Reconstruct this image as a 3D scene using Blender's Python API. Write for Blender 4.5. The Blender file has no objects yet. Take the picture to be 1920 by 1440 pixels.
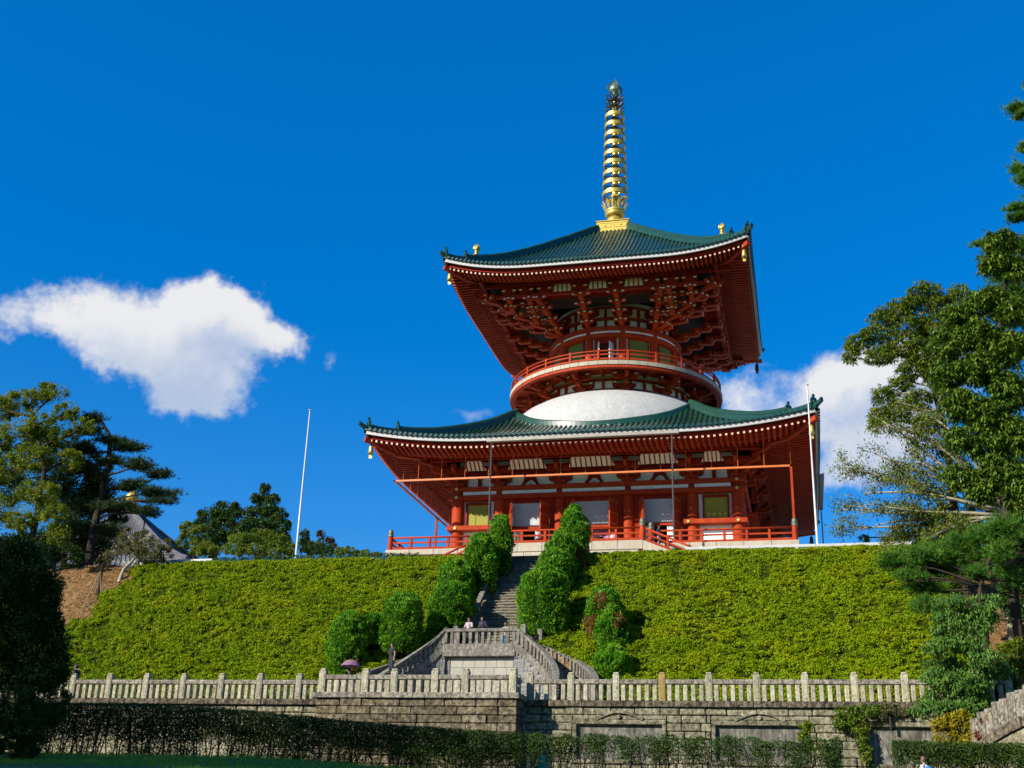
import bpy, math, random
import numpy as np
from mathutils import Vector, Matrix

PI = math.pi
rad = math.radians
random.seed(7)
RNG = np.random.default_rng(11)
SC = bpy.context.scene
COL = SC.collection

# ------------------------------------------------------------------ camera
CAM = (15.887, -104.867, -21.419)
YAW, PITCH, ROLL, FPX = -0.244342, 0.36833, 0.0321915, 2203.04
_f = Vector((math.sin(YAW) * math.cos(PITCH), math.cos(YAW) * math.cos(PITCH), math.sin(PITCH)))
_r0 = Vector((math.cos(YAW), -math.sin(YAW), 0.0))
_u0 = _r0.cross(_f)
_r = math.cos(ROLL) * _r0 + math.sin(ROLL) * _u0
_u = -math.sin(ROLL) * _r0 + math.cos(ROLL) * _u0
cd = bpy.data.cameras.new('camera')
cam = bpy.data.objects.new('camera', cd)
COL.objects.link(cam)
cd.sensor_width = 36.0
cd.lens = FPX / 1920.0 * 36.0
cd.clip_start = 0.5
cd.clip_end = 6000.0
M3 = Matrix((_r, _u, -_f)).transposed()
cam.matrix_world = Matrix.Translation(CAM) @ M3.to_4x4()
SC.camera = cam
SC.render.resolution_x, SC.render.resolution_y = 1024, 768

# ------------------------------------------------------------------ sun, sky, exposure
SUN_AZ, SUN_EL = rad(42.0), rad(28.5)          # azimuth towards the left of the facade's normal
SUN = Vector((-math.sin(SUN_AZ) * math.cos(SUN_EL), -math.cos(SUN_AZ) * math.cos(SUN_EL), math.sin(SUN_EL)))
sd = bpy.data.lights.new('sun', 'SUN')
sd.energy = 5.0
sd.angle = rad(0.55)
sd.color = (1.0, 0.93, 0.80)
so = bpy.data.objects.new('sun', sd)
COL.objects.link(so)
so.rotation_euler = (-SUN).to_track_quat('-Z', 'Y').to_euler()
so.location = (-40, -90, 60)

W = bpy.data.worlds.new('World')
SC.world = W
W.use_nodes = True
EXPO = 0.90
EF = 2.0 ** EXPO
SKY_STRENGTH = 0.10 / EF
W.cycles.sampling_method = 'MANUAL'
W.cycles.sample_map_resolution = 512
SC.cycles.max_bounces = 5
SC.cycles.diffuse_bounces = 2
SC.cycles.glossy_bounces = 2
SC.cycles.transmission_bounces = 3
SC.cycles.transparent_max_bounces = 4
SC.cycles.caustics_reflective = False
SC.cycles.caustics_refractive = False
SC.view_settings.view_transform = 'Standard'
SC.view_settings.look = 'None'
SC.view_settings.exposure = EXPO
SC.view_settings.gamma = 1.0
SC.view_settings.use_curve_mapping = False


def build_world():
    nt = W.node_tree
    nt.nodes.clear()
    N, L = nt.nodes.new, nt.links.new
    out = N('ShaderNodeOutputWorld')
    bg = N('ShaderNodeBackground')
    bg.inputs['Strength'].default_value = SKY_STRENGTH
    L(bg.outputs[0], out.inputs['Surface'])
    sky = N('ShaderNodeTexSky')
    sky.sky_type = 'NISHITA'
    sky.sun_disc = False
    sky.sun_elevation = SUN_EL
    sky.sun_rotation = math.atan2(SUN.x, SUN.y)
    sky.altitude = 200.0
    sky.air_density = 1.0
    sky.dust_density = 0.5
    sky.ozone_density = 3.0
    hs = N('ShaderNodeHueSaturation')
    hs.inputs['Saturation'].default_value = SKY_SAT
    hs.inputs['Value'].default_value = SKY_VAL
    L(sky.outputs[0], hs.inputs['Color'])
    tint = N('ShaderNodeMix')
    tint.data_type = 'RGBA'
    tint.blend_type = 'MULTIPLY'
    tint.inputs[0].default_value = 1.0
    tint.inputs[7].default_value = SKY_TINT
    L(hs.outputs[0], tint.inputs[6])
    even = N('ShaderNodeMix')                    # a polariser-deep blue: less falloff from horizon to zenith
    even.data_type = 'RGBA'
    even.inputs[0].default_value = 0.35
    kk = 1.0 / SKY_STRENGTH / EF
    even.inputs[7].default_value = (0.001 * kk, 0.20 * kk, 0.72 * kk, 1)
    L(tint.outputs[2], even.inputs[6])
    clear = even.outputs[2]
    tc = N('ShaderNodeTexCoord')
    dirv = tc.outputs['Generated']

    def math_(op, a, b=None, clamp=False):
        n = N('ShaderNodeMath')
        n.operation = op
        n.use_clamp = clamp
        for i, v in enumerate((a, b)):
            if v is None:
                continue
            if isinstance(v, (int, float)):
                n.inputs[i].default_value = v
            else:
                L(v, n.inputs[i])
        return n.outputs[0]

    def dot(v):
        n = N('ShaderNodeVectorMath')
        n.operation = 'DOT_PRODUCT'
        L(dirv, n.inputs[0])
        n.inputs[1].default_value = v
        return n.outputs['Value']

    def cloud(center, puffs, seed, soft, edge):
        """a cumulus drawn on the sky by direction: local right/up angles about its centre (degrees)"""
        c = Vector(center).normalized()
        rt = c.cross(Vector((0, 0, 1))).normalized()
        up = rt.cross(c)
        dc = dot(c)
        sx = math_('MULTIPLY', math_('DIVIDE', dot(rt), dc), 57.2958)
        sy = math_('MULTIPLY', math_('DIVIDE', dot(up), dc), 57.2958)
        cmb = N('ShaderNodeCombineXYZ')
        L(sx, cmb.inputs[0]); L(sy, cmb.inputs[1])
        cmb.inputs[2].default_value = seed
        def field(dx, dy):
            add = N('ShaderNodeVectorMath')
            add.operation = 'ADD'
            L(cmb.outputs[0], add.inputs[0])
            add.inputs[1].default_value = (dx, dy, 0)
            n1 = N('ShaderNodeTexNoise')
            n1.inputs['Scale'].default_value = 0.42
            n1.inputs['Detail'].default_value = 4.0
            n1.inputs['Roughness'].default_value = 0.60
            L(add.outputs[0], n1.inputs['Vector'])
            sep = N('ShaderNodeSeparateColor')
            L(n1.outputs['Color'], sep.inputs[0])
            wx = math_('ADD', math_('ADD', sx, dx), math_('MULTIPLY', math_('SUBTRACT', sep.outputs[0], 0.5), 2.4))
            wy = math_('ADD', math_('ADD', sy, dy), math_('MULTIPLY', math_('SUBTRACT', sep.outputs[1], 0.5), 2.4))
            tot = None
            for (px, py, rx, ry, w) in puffs:
                ex = math_('DIVIDE', math_('SUBTRACT', wx, px), rx)
                ey = math_('DIVIDE', math_('SUBTRACT', wy, py), ry)
                d2 = math_('ADD', math_('MULTIPLY', ex, ex), math_('MULTIPLY', ey, ey))
                g = math_('MULTIPLY', math_('EXPONENT', math_('MULTIPLY', d2, -1.0)), w)
                tot = g if tot is None else math_('ADD', tot, g)
            n2 = N('ShaderNodeTexNoise')
            n2.inputs['Scale'].default_value = 1.3
            n2.inputs['Detail'].default_value = 6.0
            n2.inputs['Roughness'].default_value = 0.62
            L(add.outputs[0], n2.inputs['Vector'])
            return math_('ADD', tot, math_('MULTIPLY', math_('SUBTRACT', n2.outputs['Fac'], 0.5), edge))
        f0 = field(0.0, 0.0)
        f1 = field(-0.8, 1.9)            # towards the sun
        front = math_('GREATER_THAN', dc, 0.2)
        mr = N('ShaderNodeMapRange')
        mr.interpolation_type = 'SMOOTHSTEP'
        mr.inputs['From Min'].default_value = 0.26
        mr.inputs['From Max'].default_value = 0.26 + soft
        L(f0, mr.inputs['Value'])
        alpha = math_('MULTIPLY', math_('MULTIPLY', mr.outputs[0], front), 0.97)
        lit = N('ShaderNodeMapRange')
        lit.interpolation_type = 'SMOOTHSTEP'
        lit.inputs['From Min'].default_value = 0.10
        lit.inputs['From Max'].default_value = 1.9
        L(f1, lit.inputs['Value'])
        ramp = N('ShaderNodeMix')
        ramp.data_type = 'RGBA'
        L(lit.outputs[0], ramp.inputs[0])
        k = 1.0 / SKY_STRENGTH / EF
        ramp.inputs[6].default_value = (0.86 * k, 0.86 * k, 0.87 * k, 1)
        ramp.inputs[7].default_value = (0.42 * k, 0.53 * k, 0.74 * k, 1)
        return alpha, ramp.outputs[2]

    cur = clear
    for args in CLOUDS:
        a, colr = cloud(*args)
        mx = N('ShaderNodeMix')
        mx.data_type = 'RGBA'
        L(a, mx.inputs[0]); L(cur, mx.inputs[6]); L(colr, mx.inputs[7])
        cur = mx.outputs[2]
    L(cur, bg.inputs['Color'])


def ray(px, py):
    """direction through a photo pixel (1920 x 1440)"""
    return _f + _r * ((px - 960.0) / FPX) - _u * ((py - 720.0) / FPX)


def at(px, py, Y):
    d = ray(px, py)
    return Vector(CAM) + d * ((Y - CAM[1]) / d.y)


def scale_at(P):
    """photo pixels per metre at a point"""
    return FPX / (Vector(P) - Vector(CAM)).dot(_f)


SKY_SAT, SKY_VAL, SKY_TINT = 1.46, 1.50, (1.0, 1.08, 1.19, 1)
# clouds: direction, puffs (right deg, up deg, radius x, radius y, weight), seed, softness, edge noise
CLOUDS = [
    (ray(340, 640), [(0.5, 0.3, 3.0, 1.9, 1.25), (0.5, 2.2, 1.4, 1.0, 0.80), (2.5, 2.0, 1.2, 1.0, 0.85), (-3.4, 0.7, 2.0, 1.5, 0.80), (-6.0, 0.5, 1.8, 1.2, 0.66), (-8.0, -0.2, 1.4, 0.9, 0.42),
                     (4.4, 0.8, 1.3, 0.9, 0.80), (6.9, 0.3, 0.6, 0.9, 0.38), (1.0, -1.8, 2.3, 1.4, 0.95), (1.5, -3.0, 1.6, 0.7, 0.55), (-2.2, -0.9, 2.0, 1.0, 0.66)], 5.0, 0.66, 0.72),
    (ray(1560, 740), [(-0.6, 0.6, 1.5, 1.0, 0.9), (1.3, 1.3, 1.8, 1.1, 0.95), (3.6, 1.5, 2.0, 1.2, 0.9), (-4.4, 0.5, 1.7, 1.1, 0.8), (-3.0, -1.2, 2.0, 1.2, 0.7),
                      (0.6, -1.0, 2.0, 1.2, 0.8), (3.2, -1.0, 1.8, 1.6, 0.75), (0.8, -2.4, 2.2, 1.0, 0.8), (0.3, -3.9, 1.9, 0.8, 0.85), (2.6, -3.0, 1.6, 1.2, 0.6), (5.6, 0.6, 2.0, 2.0, 0.6)], 9.0, 0.85, 0.8),
    (ray(890, 775), [(0.0, 0.0, 1.2, 0.5, 0.50)], 14.0, 0.9, 0.3),
    ((-0.7, -0.6, 0.42), [(0, 0, 5.0, 2.4, 1.1), (5, 1, 3.0, 1.6, 0.8)], 21.0, 0.6, 0.6),
]
build_world()

# ------------------------------------------------------------------ scene helpers
def sub(parent):
    return Vector(parent['_w']) if parent is not None and '_w' in parent.keys() else Vector((0, 0, 0))


def thing(name, label, cat, loc=(0, 0, 0), group=None):
    o = bpy.data.objects.new(name, None)
    COL.objects.link(o)
    o.location = loc
    o.empty_display_size = 0.3
    tag(o, label, cat, group)
    o['_w'] = tuple(loc)
    return o


def tag(o, label=None, cat=None, group=None, kind=None):
    if label: o['label'] = label
    if cat: o['category'] = cat
    if group: o['group'] = group
    if kind: o['kind'] = kind
    return o


def link(name, me, mats, parent=None, kind=None):
    o = bpy.data.objects.new(name, me)
    COL.objects.link(o)
    if parent is not None:
        o.parent = parent
        o['_w'] = tuple(parent['_w'])
    else:
        o['_w'] = (0.0, 0.0, 0.0)
    if mats is not None and not me.materials:
        for m in (mats if isinstance(mats, (list, tuple)) else [mats]):
            me.materials.append(m)
    if kind: o['kind'] = kind
    return o


def inst(name, me, parent, loc, rotz=0.0, scale=None):
    """another object on shared mesh data; loc in world coordinates"""
    o = bpy.data.objects.new(name, me)
    COL.objects.link(o)
    w = Vector(parent['_w']) if parent is not None else Vector((0, 0, 0))
    if parent is not None: o.parent = parent
    o.location = Vector(loc) - w
    o.rotation_euler = (0, 0, rotz)
    if scale: o.scale = scale
    o['_w'] = tuple(loc)
    return o


class MB:
    """collects polygons; build() links them as ONE mesh object"""
    def __init__(self):
        self.v, self.f, self.m = [], [], []

    def poly(self, pts, mi=0):
        n = len(self.v)
        self.v += [tuple(p) for p in pts]
        self.f.append(tuple(range(n, n + len(pts))))
        self.m.append(mi)
        return self

    def raw(self, verts, faces, mi=0):
        n = len(self.v)
        self.v += [tuple(p) for p in verts]
        for f in faces:
            self.f.append(tuple(i + n for i in f))
            self.m.append(mi)
        return self

    def box(self, lo, hi, mi=0, mat=None, ch=0.0):
        x0, y0, z0 = lo
        x1, y1, z1 = hi
        if ch <= 0:
            vs = [(x0, y0, z0), (x1, y0, z0), (x1, y1, z0), (x0, y1, z0), (x0, y0, z1), (x1, y0, z1), (x1, y1, z1), (x0, y1, z1)]
            fs = [(0, 3, 2, 1), (4, 5, 6, 7), (0, 1, 5, 4), (1, 2, 6, 5), (2, 3, 7, 6), (3, 0, 4, 7)]
        else:                                   # edges chamfered
            c = min(ch, (x1 - x0) * .3, (y1 - y0) * .3, (z1 - z0) * .3)
            vs, fs, idx = [], [], {}
            for ix in (0, 1):
                for iy in (0, 1):
                    for iz in (0, 1):
                        X, Y, Z = (x0, x1)[ix], (y0, y1)[iy], (z0, z1)[iz]
                        sx, sy, sz = (c, -c)[ix], (c, -c)[iy], (c, -c)[iz]
                        for k, p in enumerate(((X, Y + sy, Z + sz), (X + sx, Y, Z + sz), (X + sx, Y + sy, Z))):
                            idx[ix, iy, iz, k] = len(vs)
                            vs.append(p)
                        fs.append((idx[ix, iy, iz, 0], idx[ix, iy, iz, 1], idx[ix, iy, iz, 2]))
            for s in (0, 1):
                fs.append((idx[s, 0, 0, 0], idx[s, 1, 0, 0], idx[s, 1, 1, 0], idx[s, 0, 1, 0]))
                fs.append((idx[0, s, 0, 1], idx[1, s, 0, 1], idx[1, s, 1, 1], idx[0, s, 1, 1]))
                fs.append((idx[0, 0, s, 2], idx[1, 0, s, 2], idx[1, 1, s, 2], idx[0, 1, s, 2]))
                for t in (0, 1):
                    fs.append((idx[s, t, 0, 0], idx[s, t, 1, 0], idx[s, t, 1, 1], idx[s, t, 0, 1]))
                    fs.append((idx[s, 0, t, 0], idx[s, 1, t, 0], idx[s, 1, t, 2], idx[s, 0, t, 2]))
                    fs.append((idx[0, s, t, 1], idx[1, s, t, 1], idx[1, s, t, 2], idx[0, s, t, 2]))
        if mat is not None:
            vs = [tuple(mat @ Vector(p)) for p in vs]
        return self.raw(vs, fs, mi)

    def beam(self, p0, p1, w, h, mi=0, up=(0, 0, 1), end_mi=None):
        p0, p1 = Vector(p0), Vector(p1)
        d = (p1 - p0).normalized()
        s = d.cross(Vector(up))
        if s.length < 1e-5: s = d.cross(Vector((0, 1, 0)))
        s.normalize()
        u = s.cross(d)
        a, b = s * w / 2, u * h / 2
        vs = [p0 - a - b, p0 + a - b, p0 + a + b, p0 - a + b, p1 - a - b, p1 + a - b, p1 + a + b, p1 - a + b]
        self.raw(vs, [(0, 4, 5, 1), (1, 5, 6, 2), (2, 6, 7, 3), (3, 7, 4, 0)], mi)
        self.raw(vs, [(0, 1, 2, 3), (4, 7, 6, 5)], mi if end_mi is None else end_mi)
        return self

    def tube(self, pts, radii, n=8, mi=0, cap=True):
        pts = [Vector(p) for p in pts]
        if isinstance(radii, (int, float)): radii = [radii] * len(pts)
        rings = []
        ref = Vector((0.31, 0.17, 0.93))
        for i, p in enumerate(pts):
            d = (pts[min(i + 1, len(pts) - 1)] - pts[max(i - 1, 0)]).normalized()
            s = d.cross(ref)
            if s.length < 0.05: s = d.cross(Vector((1, 0, 0)))
            s.normalize()
            u = s.cross(d)
            rings.append([p + (s * math.cos(2 * PI * k / n) + u * math.sin(2 * PI * k / n)) * radii[i] for k in range(n)])
        vs = [q for r_ in rings for q in r_]
        fs = []
        for i in range(len(rings) - 1):
            for k in range(n):
                a, b = i * n + k, i * n + (k + 1) % n
                fs.append((a, b, b + n, a + n))
        if cap:
            fs.append(tuple(range(n - 1, -1, -1)))
            fs.append(tuple((len(rings) - 1) * n + k for k in range(n)))
        return self.raw(vs, fs, mi)

    def lathe(self, prof, n=32, c=(0, 0, 0), mi=0, a0=0.0, a1=2 * PI, close=False):
        full = abs(a1 - a0 - 2 * PI) < 1e-6
        m = n if full else n + 1
        vs, fs = [], []
        for (r_, z) in prof:
            for k in range(m):
                a = a0 + (a1 - a0) * k / n
                vs.append((c[0] + r_ * math.cos(a), c[1] + r_ * math.sin(a), c[2] + z))
        P = len(prof)
        for i in range(P if close else P - 1):
            j = (i + 1) % P
            for k in range(n):
                k2 = (k + 1) % m
                fs.append((i * m + k, i * m + k2, j * m + k2, j * m + k))
        if close and not full:
            fs.append(tuple(i * m for i in range(P - 1, -1, -1)))
            fs.append(tuple(i * m + n for i in range(P)))
        return self.raw(vs, fs, mi)

    def sweep(self, frames, prof, mi=0, cap=True):
        """frames: list of (point, side, up); prof: closed 2D polygon"""
        n = len(prof)
        vs, fs = [], []
        for (p, s, u) in frames:
            for (a, b) in prof:
                vs.append(Vector(p) + Vector(s) * a + Vector(u) * b)
        for i in range(len(frames) - 1):
            for k in range(n):
                a, b = i * n + k, i * n + (k + 1) % n
                fs.append((a, b, b + n, a + n))
        if cap:
            fs.append(tuple(range(n - 1, -1, -1)))
            fs.append(tuple((len(frames) - 1) * n + k for k in range(n)))
        return self.raw(vs, fs, mi)

    def prism(self, poly, depth_vec, mi=0):
        d = Vector(depth_vec)
        a = [Vector(p) for p in poly]
        n = len(a)
        vs = a + [p + d for p in a]
        fs = [tuple(range(n - 1, -1, -1)), tuple(range(n, 2 * n))]
        fs += [(k, (k + 1) % n, n + (k + 1) % n, n + k) for k in range(n)]
        return self.raw(vs, fs, mi)

    def mesh(self, name, off=(0, 0, 0), smooth=False):
        me = bpy.data.meshes.new(name)
        ox, oy, oz = off
        me.from_pydata([(x - ox, y - oy, z - oz) for (x, y, z) in self.v], [], self.f)
        if any(self.m): me.polygons.foreach_set('material_index', self.m)
        if smooth: me.polygons.foreach_set('use_smooth', [True] * len(me.polygons))
        me.update()
        return me

    def build(self, name, mats, parent=None, smooth=False, kind=None):
        me = self.mesh(name, sub(parent), smooth)
        o = link(name, me, mats, parent, kind)
        return o


def fast_mesh(name, V, Q, smooth=False):
    """mesh from numpy arrays of vertices and equal-sided faces"""
    V = np.asarray(V, dtype=np.float32)
    Q = np.asarray(Q, dtype=np.int32)
    me = bpy.data.meshes.new(name)
    me.vertices.add(len(V))
    me.vertices.foreach_set('co', V.ravel())
    k = Q.shape[1]
    me.loops.add(Q.size)
    me.loops.foreach_set('vertex_index', Q.ravel())
    me.polygons.add(len(Q))
    me.polygons.foreach_set('loop_start', np.arange(0, Q.size, k, dtype=np.int32))
    if smooth: me.polygons.foreach_set('use_smooth', np.ones(len(Q), dtype=bool))
    me.update(calc_edges=True)
    me.validate()
    return me


def hash3(i, j, k, s):
    h = np.sin(i * 127.1 + j * 311.7 + k * 74.7 + s * 53.3) * 43758.5453
    return h - np.floor(h)


def vnoise(P, scale=1.0, seed=0.0):
    """value noise in 0..1 at points (n,3)"""
    P = np.asarray(P, float) * scale
    i = np.floor(P)
    f = P - i
    f = f * f * (3 - 2 * f)
    r = 0
    for dx in (0, 1):
        for dy in (0, 1):
            for dz in (0, 1):
                w = (f[:, 0] if dx else 1 - f[:, 0]) * (f[:, 1] if dy else 1 - f[:, 1]) * (f[:, 2] if dz else 1 - f[:, 2])
                r = r + w * hash3(i[:, 0] + dx, i[:, 1] + dy, i[:, 2] + dz, seed)
    return r


def unit(a):
    return a / np.maximum(np.linalg.norm(a, axis=1, keepdims=True), 1e-9)


def leaf_quads(C, A, Nn, L, Wd):
    """leaf-shaped quads at C along A, facing roughly Nn"""
    n = len(C)
    A = unit(A)
    S = unit(np.cross(A, Nn))
    L = np.broadcast_to(np.asarray(L, float).reshape(-1, 1), (n, 1))
    Wd = np.broadcast_to(np.asarray(Wd, float).reshape(-1, 1), (n, 1))
    up = unit(np.cross(S, A))
    V = np.stack([C - A * L * .5, C + S * Wd * .5 + up * Wd * .15, C + A * L * .5, C - S * Wd * .5 + up * Wd * .15], 1).reshape(-1, 3)
    Q = np.arange(4 * n).reshape(-1, 4)
    return V, Q


# ------------------------------------------------------------------ materials
def material(name, cols, scale=3.0, rough=0.7, metallic=0.0, bump=0.0, bscale=None, obj_rand=0.0, stretch=(1, 1, 1), pos=(0.35, 0.65),
             spec=0.5, streak=None, speckle=None, translucent=0.0, coat=0.0, detail=4.0, alb=0.54):
    cols = [tuple(x * alb for x in c) for c in cols]
    if streak: streak = (tuple(x * alb for x in streak[0]), streak[1])
    if speckle: speckle = (tuple(x * alb for x in speckle[0]),) + tuple(speckle[1:])
    m = bpy.data.materials.new(name)
    m.use_nodes = True
    nt = m.node_tree
    N, L = nt.nodes.new, nt.links.new
    b = nt.nodes['Principled BSDF']
    b.inputs['Roughness'].default_value = rough
    b.inputs['Metallic'].default_value = metallic
    b.inputs['Specular IOR Level'].default_value = spec
    if coat:
        b.inputs['Coat Weight'].default_value = coat
        b.inputs['Coat Roughness'].default_value = 0.15
    geo = N('ShaderNodeNewGeometry')
    mp = N('ShaderNodeMapping')
    mp.inputs['Scale'].default_value = stretch
    L(geo.outputs['Position'], mp.inputs['Vector'])
    no = N('ShaderNodeTexNoise')
    no.inputs['Scale'].default_value = scale
    no.inputs['Detail'].default_value = detail
    no.inputs['Roughness'].default_value = 0.6
    L(mp.outputs[0], no.inputs['Vector'])
    rp = N('ShaderNodeValToRGB')
    els = rp.color_ramp.elements
    k = len(cols)
    els[0].position, els[1].position = pos[0], pos[1]
    els[0].color, els[1].color = (*cols[0], 1), (*cols[-1], 1)
    for i in range(1, k - 1):
        e = els.new(pos[0] + (pos[1] - pos[0]) * i / (k - 1))
        e.color = (*cols[i], 1)
    L(no.outputs['Fac'], rp.inputs['Fac'])
    c = rp.outputs['Color']

    def mixc(c, fac, col, mode='MIX'):
        mx = N('ShaderNodeMix')
        mx.data_type = 'RGBA'
        mx.blend_type = mode
        if isinstance(fac, float): mx.inputs[0].default_value = fac
        else: L(fac, mx.inputs[0])
        L(c, mx.inputs[6])
        if isinstance(col, tuple): mx.inputs[7].default_value = (*col, 1)
        else: L(col, mx.inputs[7])
        return mx.outputs[2]

    def noise_mask(scale, stretch, lo, hi, amt, detail=5.0, seed=0.0):
        mp2 = N('ShaderNodeMapping')
        mp2.inputs['Scale'].default_value = stretch
        mp2.inputs['Location'].default_value = (seed, seed * 1.7, seed * .3)
        L(geo.outputs['Position'], mp2.inputs['Vector'])
        n2 = N('ShaderNodeTexNoise')
        n2.inputs['Scale'].default_value = scale
        n2.inputs['Detail'].default_value = detail
        n2.inputs['Roughness'].default_value = 0.65
        L(mp2.outputs[0], n2.inputs['Vector'])
        mr = N('ShaderNodeMapRange')
        mr.inputs['From Min'].default_value = lo
        mr.inputs['From Max'].default_value = hi
        mr.inputs['To Max'].default_value = amt
        L(n2.outputs['Fac'], mr.inputs['Value'])
        return mr.outputs[0]
    if streak:                                   # (colour, amount): rain-washed vertical stains
        c = mixc(c, noise_mask(1.0, (6.5, 6.5, 0.7), 0.47, 0.62, streak[1]), streak[0])
    if speckle:                                  # (colour, scale, amount, lo, hi): lichen / blotches
        c = mixc(c, noise_mask(speckle[1], (1, 1, 1), speckle[3], speckle[4], speckle[2], seed=4.0), speckle[0])
    if obj_rand:
        oi = N('ShaderNodeObjectInfo')
        mr = N('ShaderNodeMapRange')
        mr.inputs['To Min'].default_value = 1.0 - obj_rand
        mr.inputs['To Max'].default_value = 1.0 + obj_rand
        L(oi.outputs['Random'], mr.inputs['Value'])
        cb = N('ShaderNodeCombineColor')
        for i in range(3): L(mr.outputs[0], cb.inputs[i])
        c = mixc(c, 1.0, cb.outputs[0], 'MULTIPLY')
    L(c, b.inputs['Base Color'])
    if bump:
        nb = N('ShaderNodeTexNoise')
        nb.inputs['Scale'].default_value = bscale or scale * 4
        nb.inputs['Detail'].default_value = 5.0
        L(mp.outputs[0], nb.inputs['Vector'])
        bp = N('ShaderNodeBump')
        bp.inputs['Strength'].default_value = bump
        bp.inputs['Distance'].default_value = 0.05
        L(nb.outputs['Fac'], bp.inputs['Height'])
        L(bp.outputs[0], b.inputs['Normal'])
    if translucent:
        out = nt.nodes['Material Output']
        tr = N('ShaderNodeBsdfTranslucent')
        L(c, tr.inputs['Color'])
        ms = N('ShaderNodeMixShader')
        ms.inputs[0].default_value = translucent
        L(b.outputs[0], ms.inputs[1]); L(tr.outputs[0], ms.inputs[2])
        L(ms.outputs[0], out.inputs['Surface'])
    return m


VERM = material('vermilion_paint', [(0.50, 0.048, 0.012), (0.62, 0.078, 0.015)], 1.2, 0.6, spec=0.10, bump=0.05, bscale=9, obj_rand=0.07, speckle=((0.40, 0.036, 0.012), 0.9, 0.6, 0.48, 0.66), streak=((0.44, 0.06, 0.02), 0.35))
VERM_DK = material('vermilion_shaded', [(0.36, 0.026, 0.012), (0.44, 0.036, 0.014)], 1.0, 0.65, spec=0.08, obj_rand=0.08)  # same vermilion paint, its colour darkened for the shade under the eaves
RAFT_END = material('rafter_end_paint', [(0.60, 0.36, 0.25), (0.68, 0.44, 0.31)], 3, 0.6, alb=0.8)
WHITE = material('white_plaster', [(0.80, 0.80, 0.79), (0.86, 0.855, 0.84)], 0.9, 0.75, bump=0.04, streak=((0.62, 0.60, 0.55), 0.35), alb=1.0)
DOMEW = material('dome_plaster', [(0.60, 0.61, 0.60), (0.68, 0.685, 0.67)], 0.8, 0.75, bump=0.05, streak=((0.46, 0.46, 0.43), 0.7), speckle=((0.52, 0.53, 0.51), 2.2, 0.7, 0.5, 0.66))
CREAM = material('cream_paint', [(0.74, 0.66, 0.48), (0.80, 0.73, 0.56)], 2.5, 0.65, alb=1.0)
EAVEW = material('white_eave_paint', [(0.56, 0.56, 0.565), (0.64, 0.64, 0.64)], 3.0, 0.6)
TILE = material('green_glazed_tile', [(0.010, 0.055, 0.034), (0.020, 0.095, 0.058)], 0.7, 0.24, spec=0.75, bump=0.06, bscale=6, obj_rand=0.16)
TILE_DK = material('green_roof_base', [(0.005, 0.026, 0.021), (0.009, 0.036, 0.028)], 2.0, 0.4, spec=0.5)
RIDGE = material('green_ridge_tile', [(0.009, 0.062, 0.038), (0.017, 0.094, 0.058)], 0.9, 0.32, spec=0.6, stretch=(1, 1, 4))
GOLD = material('gilt_bronze', [(0.80, 0.54, 0.08), (0.95, 0.72, 0.18)], 3.0, 0.42, metallic=0.6, alb=0.56)
GOLD_DK = material('dark_bronze', [(0.08, 0.07, 0.04), (0.16, 0.13, 0.06)], 3.0, 0.45, metallic=0.7)  # dark bronze tone; on the far bells it is shade put into colour
JEWEL = material('weathered_jewel_metal', [(0.16, 0.32, 0.24), (0.40, 0.52, 0.36)], 2.2, 0.3, metallic=0.6)
GREEN_SLAT = material('yellow_green_lattice_paint', [(0.50, 0.45, 0.018), (0.60, 0.53, 0.028)], 1.5, 0.6, obj_rand=0.05)
GREEN_PANE = material('green_lattice_board', [(0.20, 0.28, 0.03), (0.25, 0.33, 0.04)], 1.5, 0.6)
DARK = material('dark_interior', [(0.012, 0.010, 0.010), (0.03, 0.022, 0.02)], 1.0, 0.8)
LATT = material('pale_lattice_paint', [(0.74, 0.76, 0.78), (0.80, 0.82, 0.84)], 1.5, 0.6, alb=0.9)
PAPER = material('paper_screen', [(0.50, 0.56, 0.60), (0.60, 0.65, 0.68)], 1.5, 0.8, alb=0.8)
CLOTHP = material('purple_banner_cloth', [(0.34, 0.12, 0.36), (0.62, 0.34, 0.52), (0.78, 0.6, 0.7)], 1.4, 0.8)
TERR = material('cream_stone', [(0.56, 0.50, 0.37), (0.66, 0.60, 0.47)], 1.1, 0.75, bump=0.06, streak=((0.50, 0.37, 0.24), 0.5), obj_rand=0.05)
TERR_FLOOR = material('pale_terrace_paving', [(0.44, 0.42, 0.37), (0.52, 0.50, 0.45)], 1.2, 0.85, alb=1.0)
BRONZE = material('verdigris_bronze', [(0.16, 0.20, 0.15), (0.26, 0.27, 0.19)], 3.0, 0.5, metallic=0.4)
STONE = material('weathered_granite', [(0.22, 0.195, 0.145), (0.40, 0.37, 0.29), (0.58, 0.54, 0.43)], 7.0, 0.9, bump=0.5, bscale=18, obj_rand=0.16, spec=0.2,
                 speckle=((0.10, 0.085, 0.07), 6.0, 0.85, 0.50, 0.62), streak=((0.17, 0.13, 0.11), 0.75))
STONE_L = material('pale_granite_baluster', [(0.40, 0.37, 0.25), (0.56, 0.525, 0.37), (0.72, 0.67, 0.50)], 8.0, 0.9, bump=0.4, bscale=20, obj_rand=0.15, spec=0.2,
                   speckle=((0.20, 0.165, 0.13), 6.0, 0.75, 0.53, 0.66), streak=((0.28, 0.22, 0.17), 0.45))
STONE_D = material('dark_coping_stone', [(0.12, 0.095, 0.06), (0.22, 0.18, 0.12), (0.36, 0.31, 0.22)], 6.0, 0.92, bump=0.5, bscale=16, obj_rand=0.16, spec=0.15,
                   speckle=((0.035, 0.03, 0.025), 5.0, 0.9, 0.50, 0.60), streak=((0.045, 0.038, 0.03), 0.85))
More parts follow.
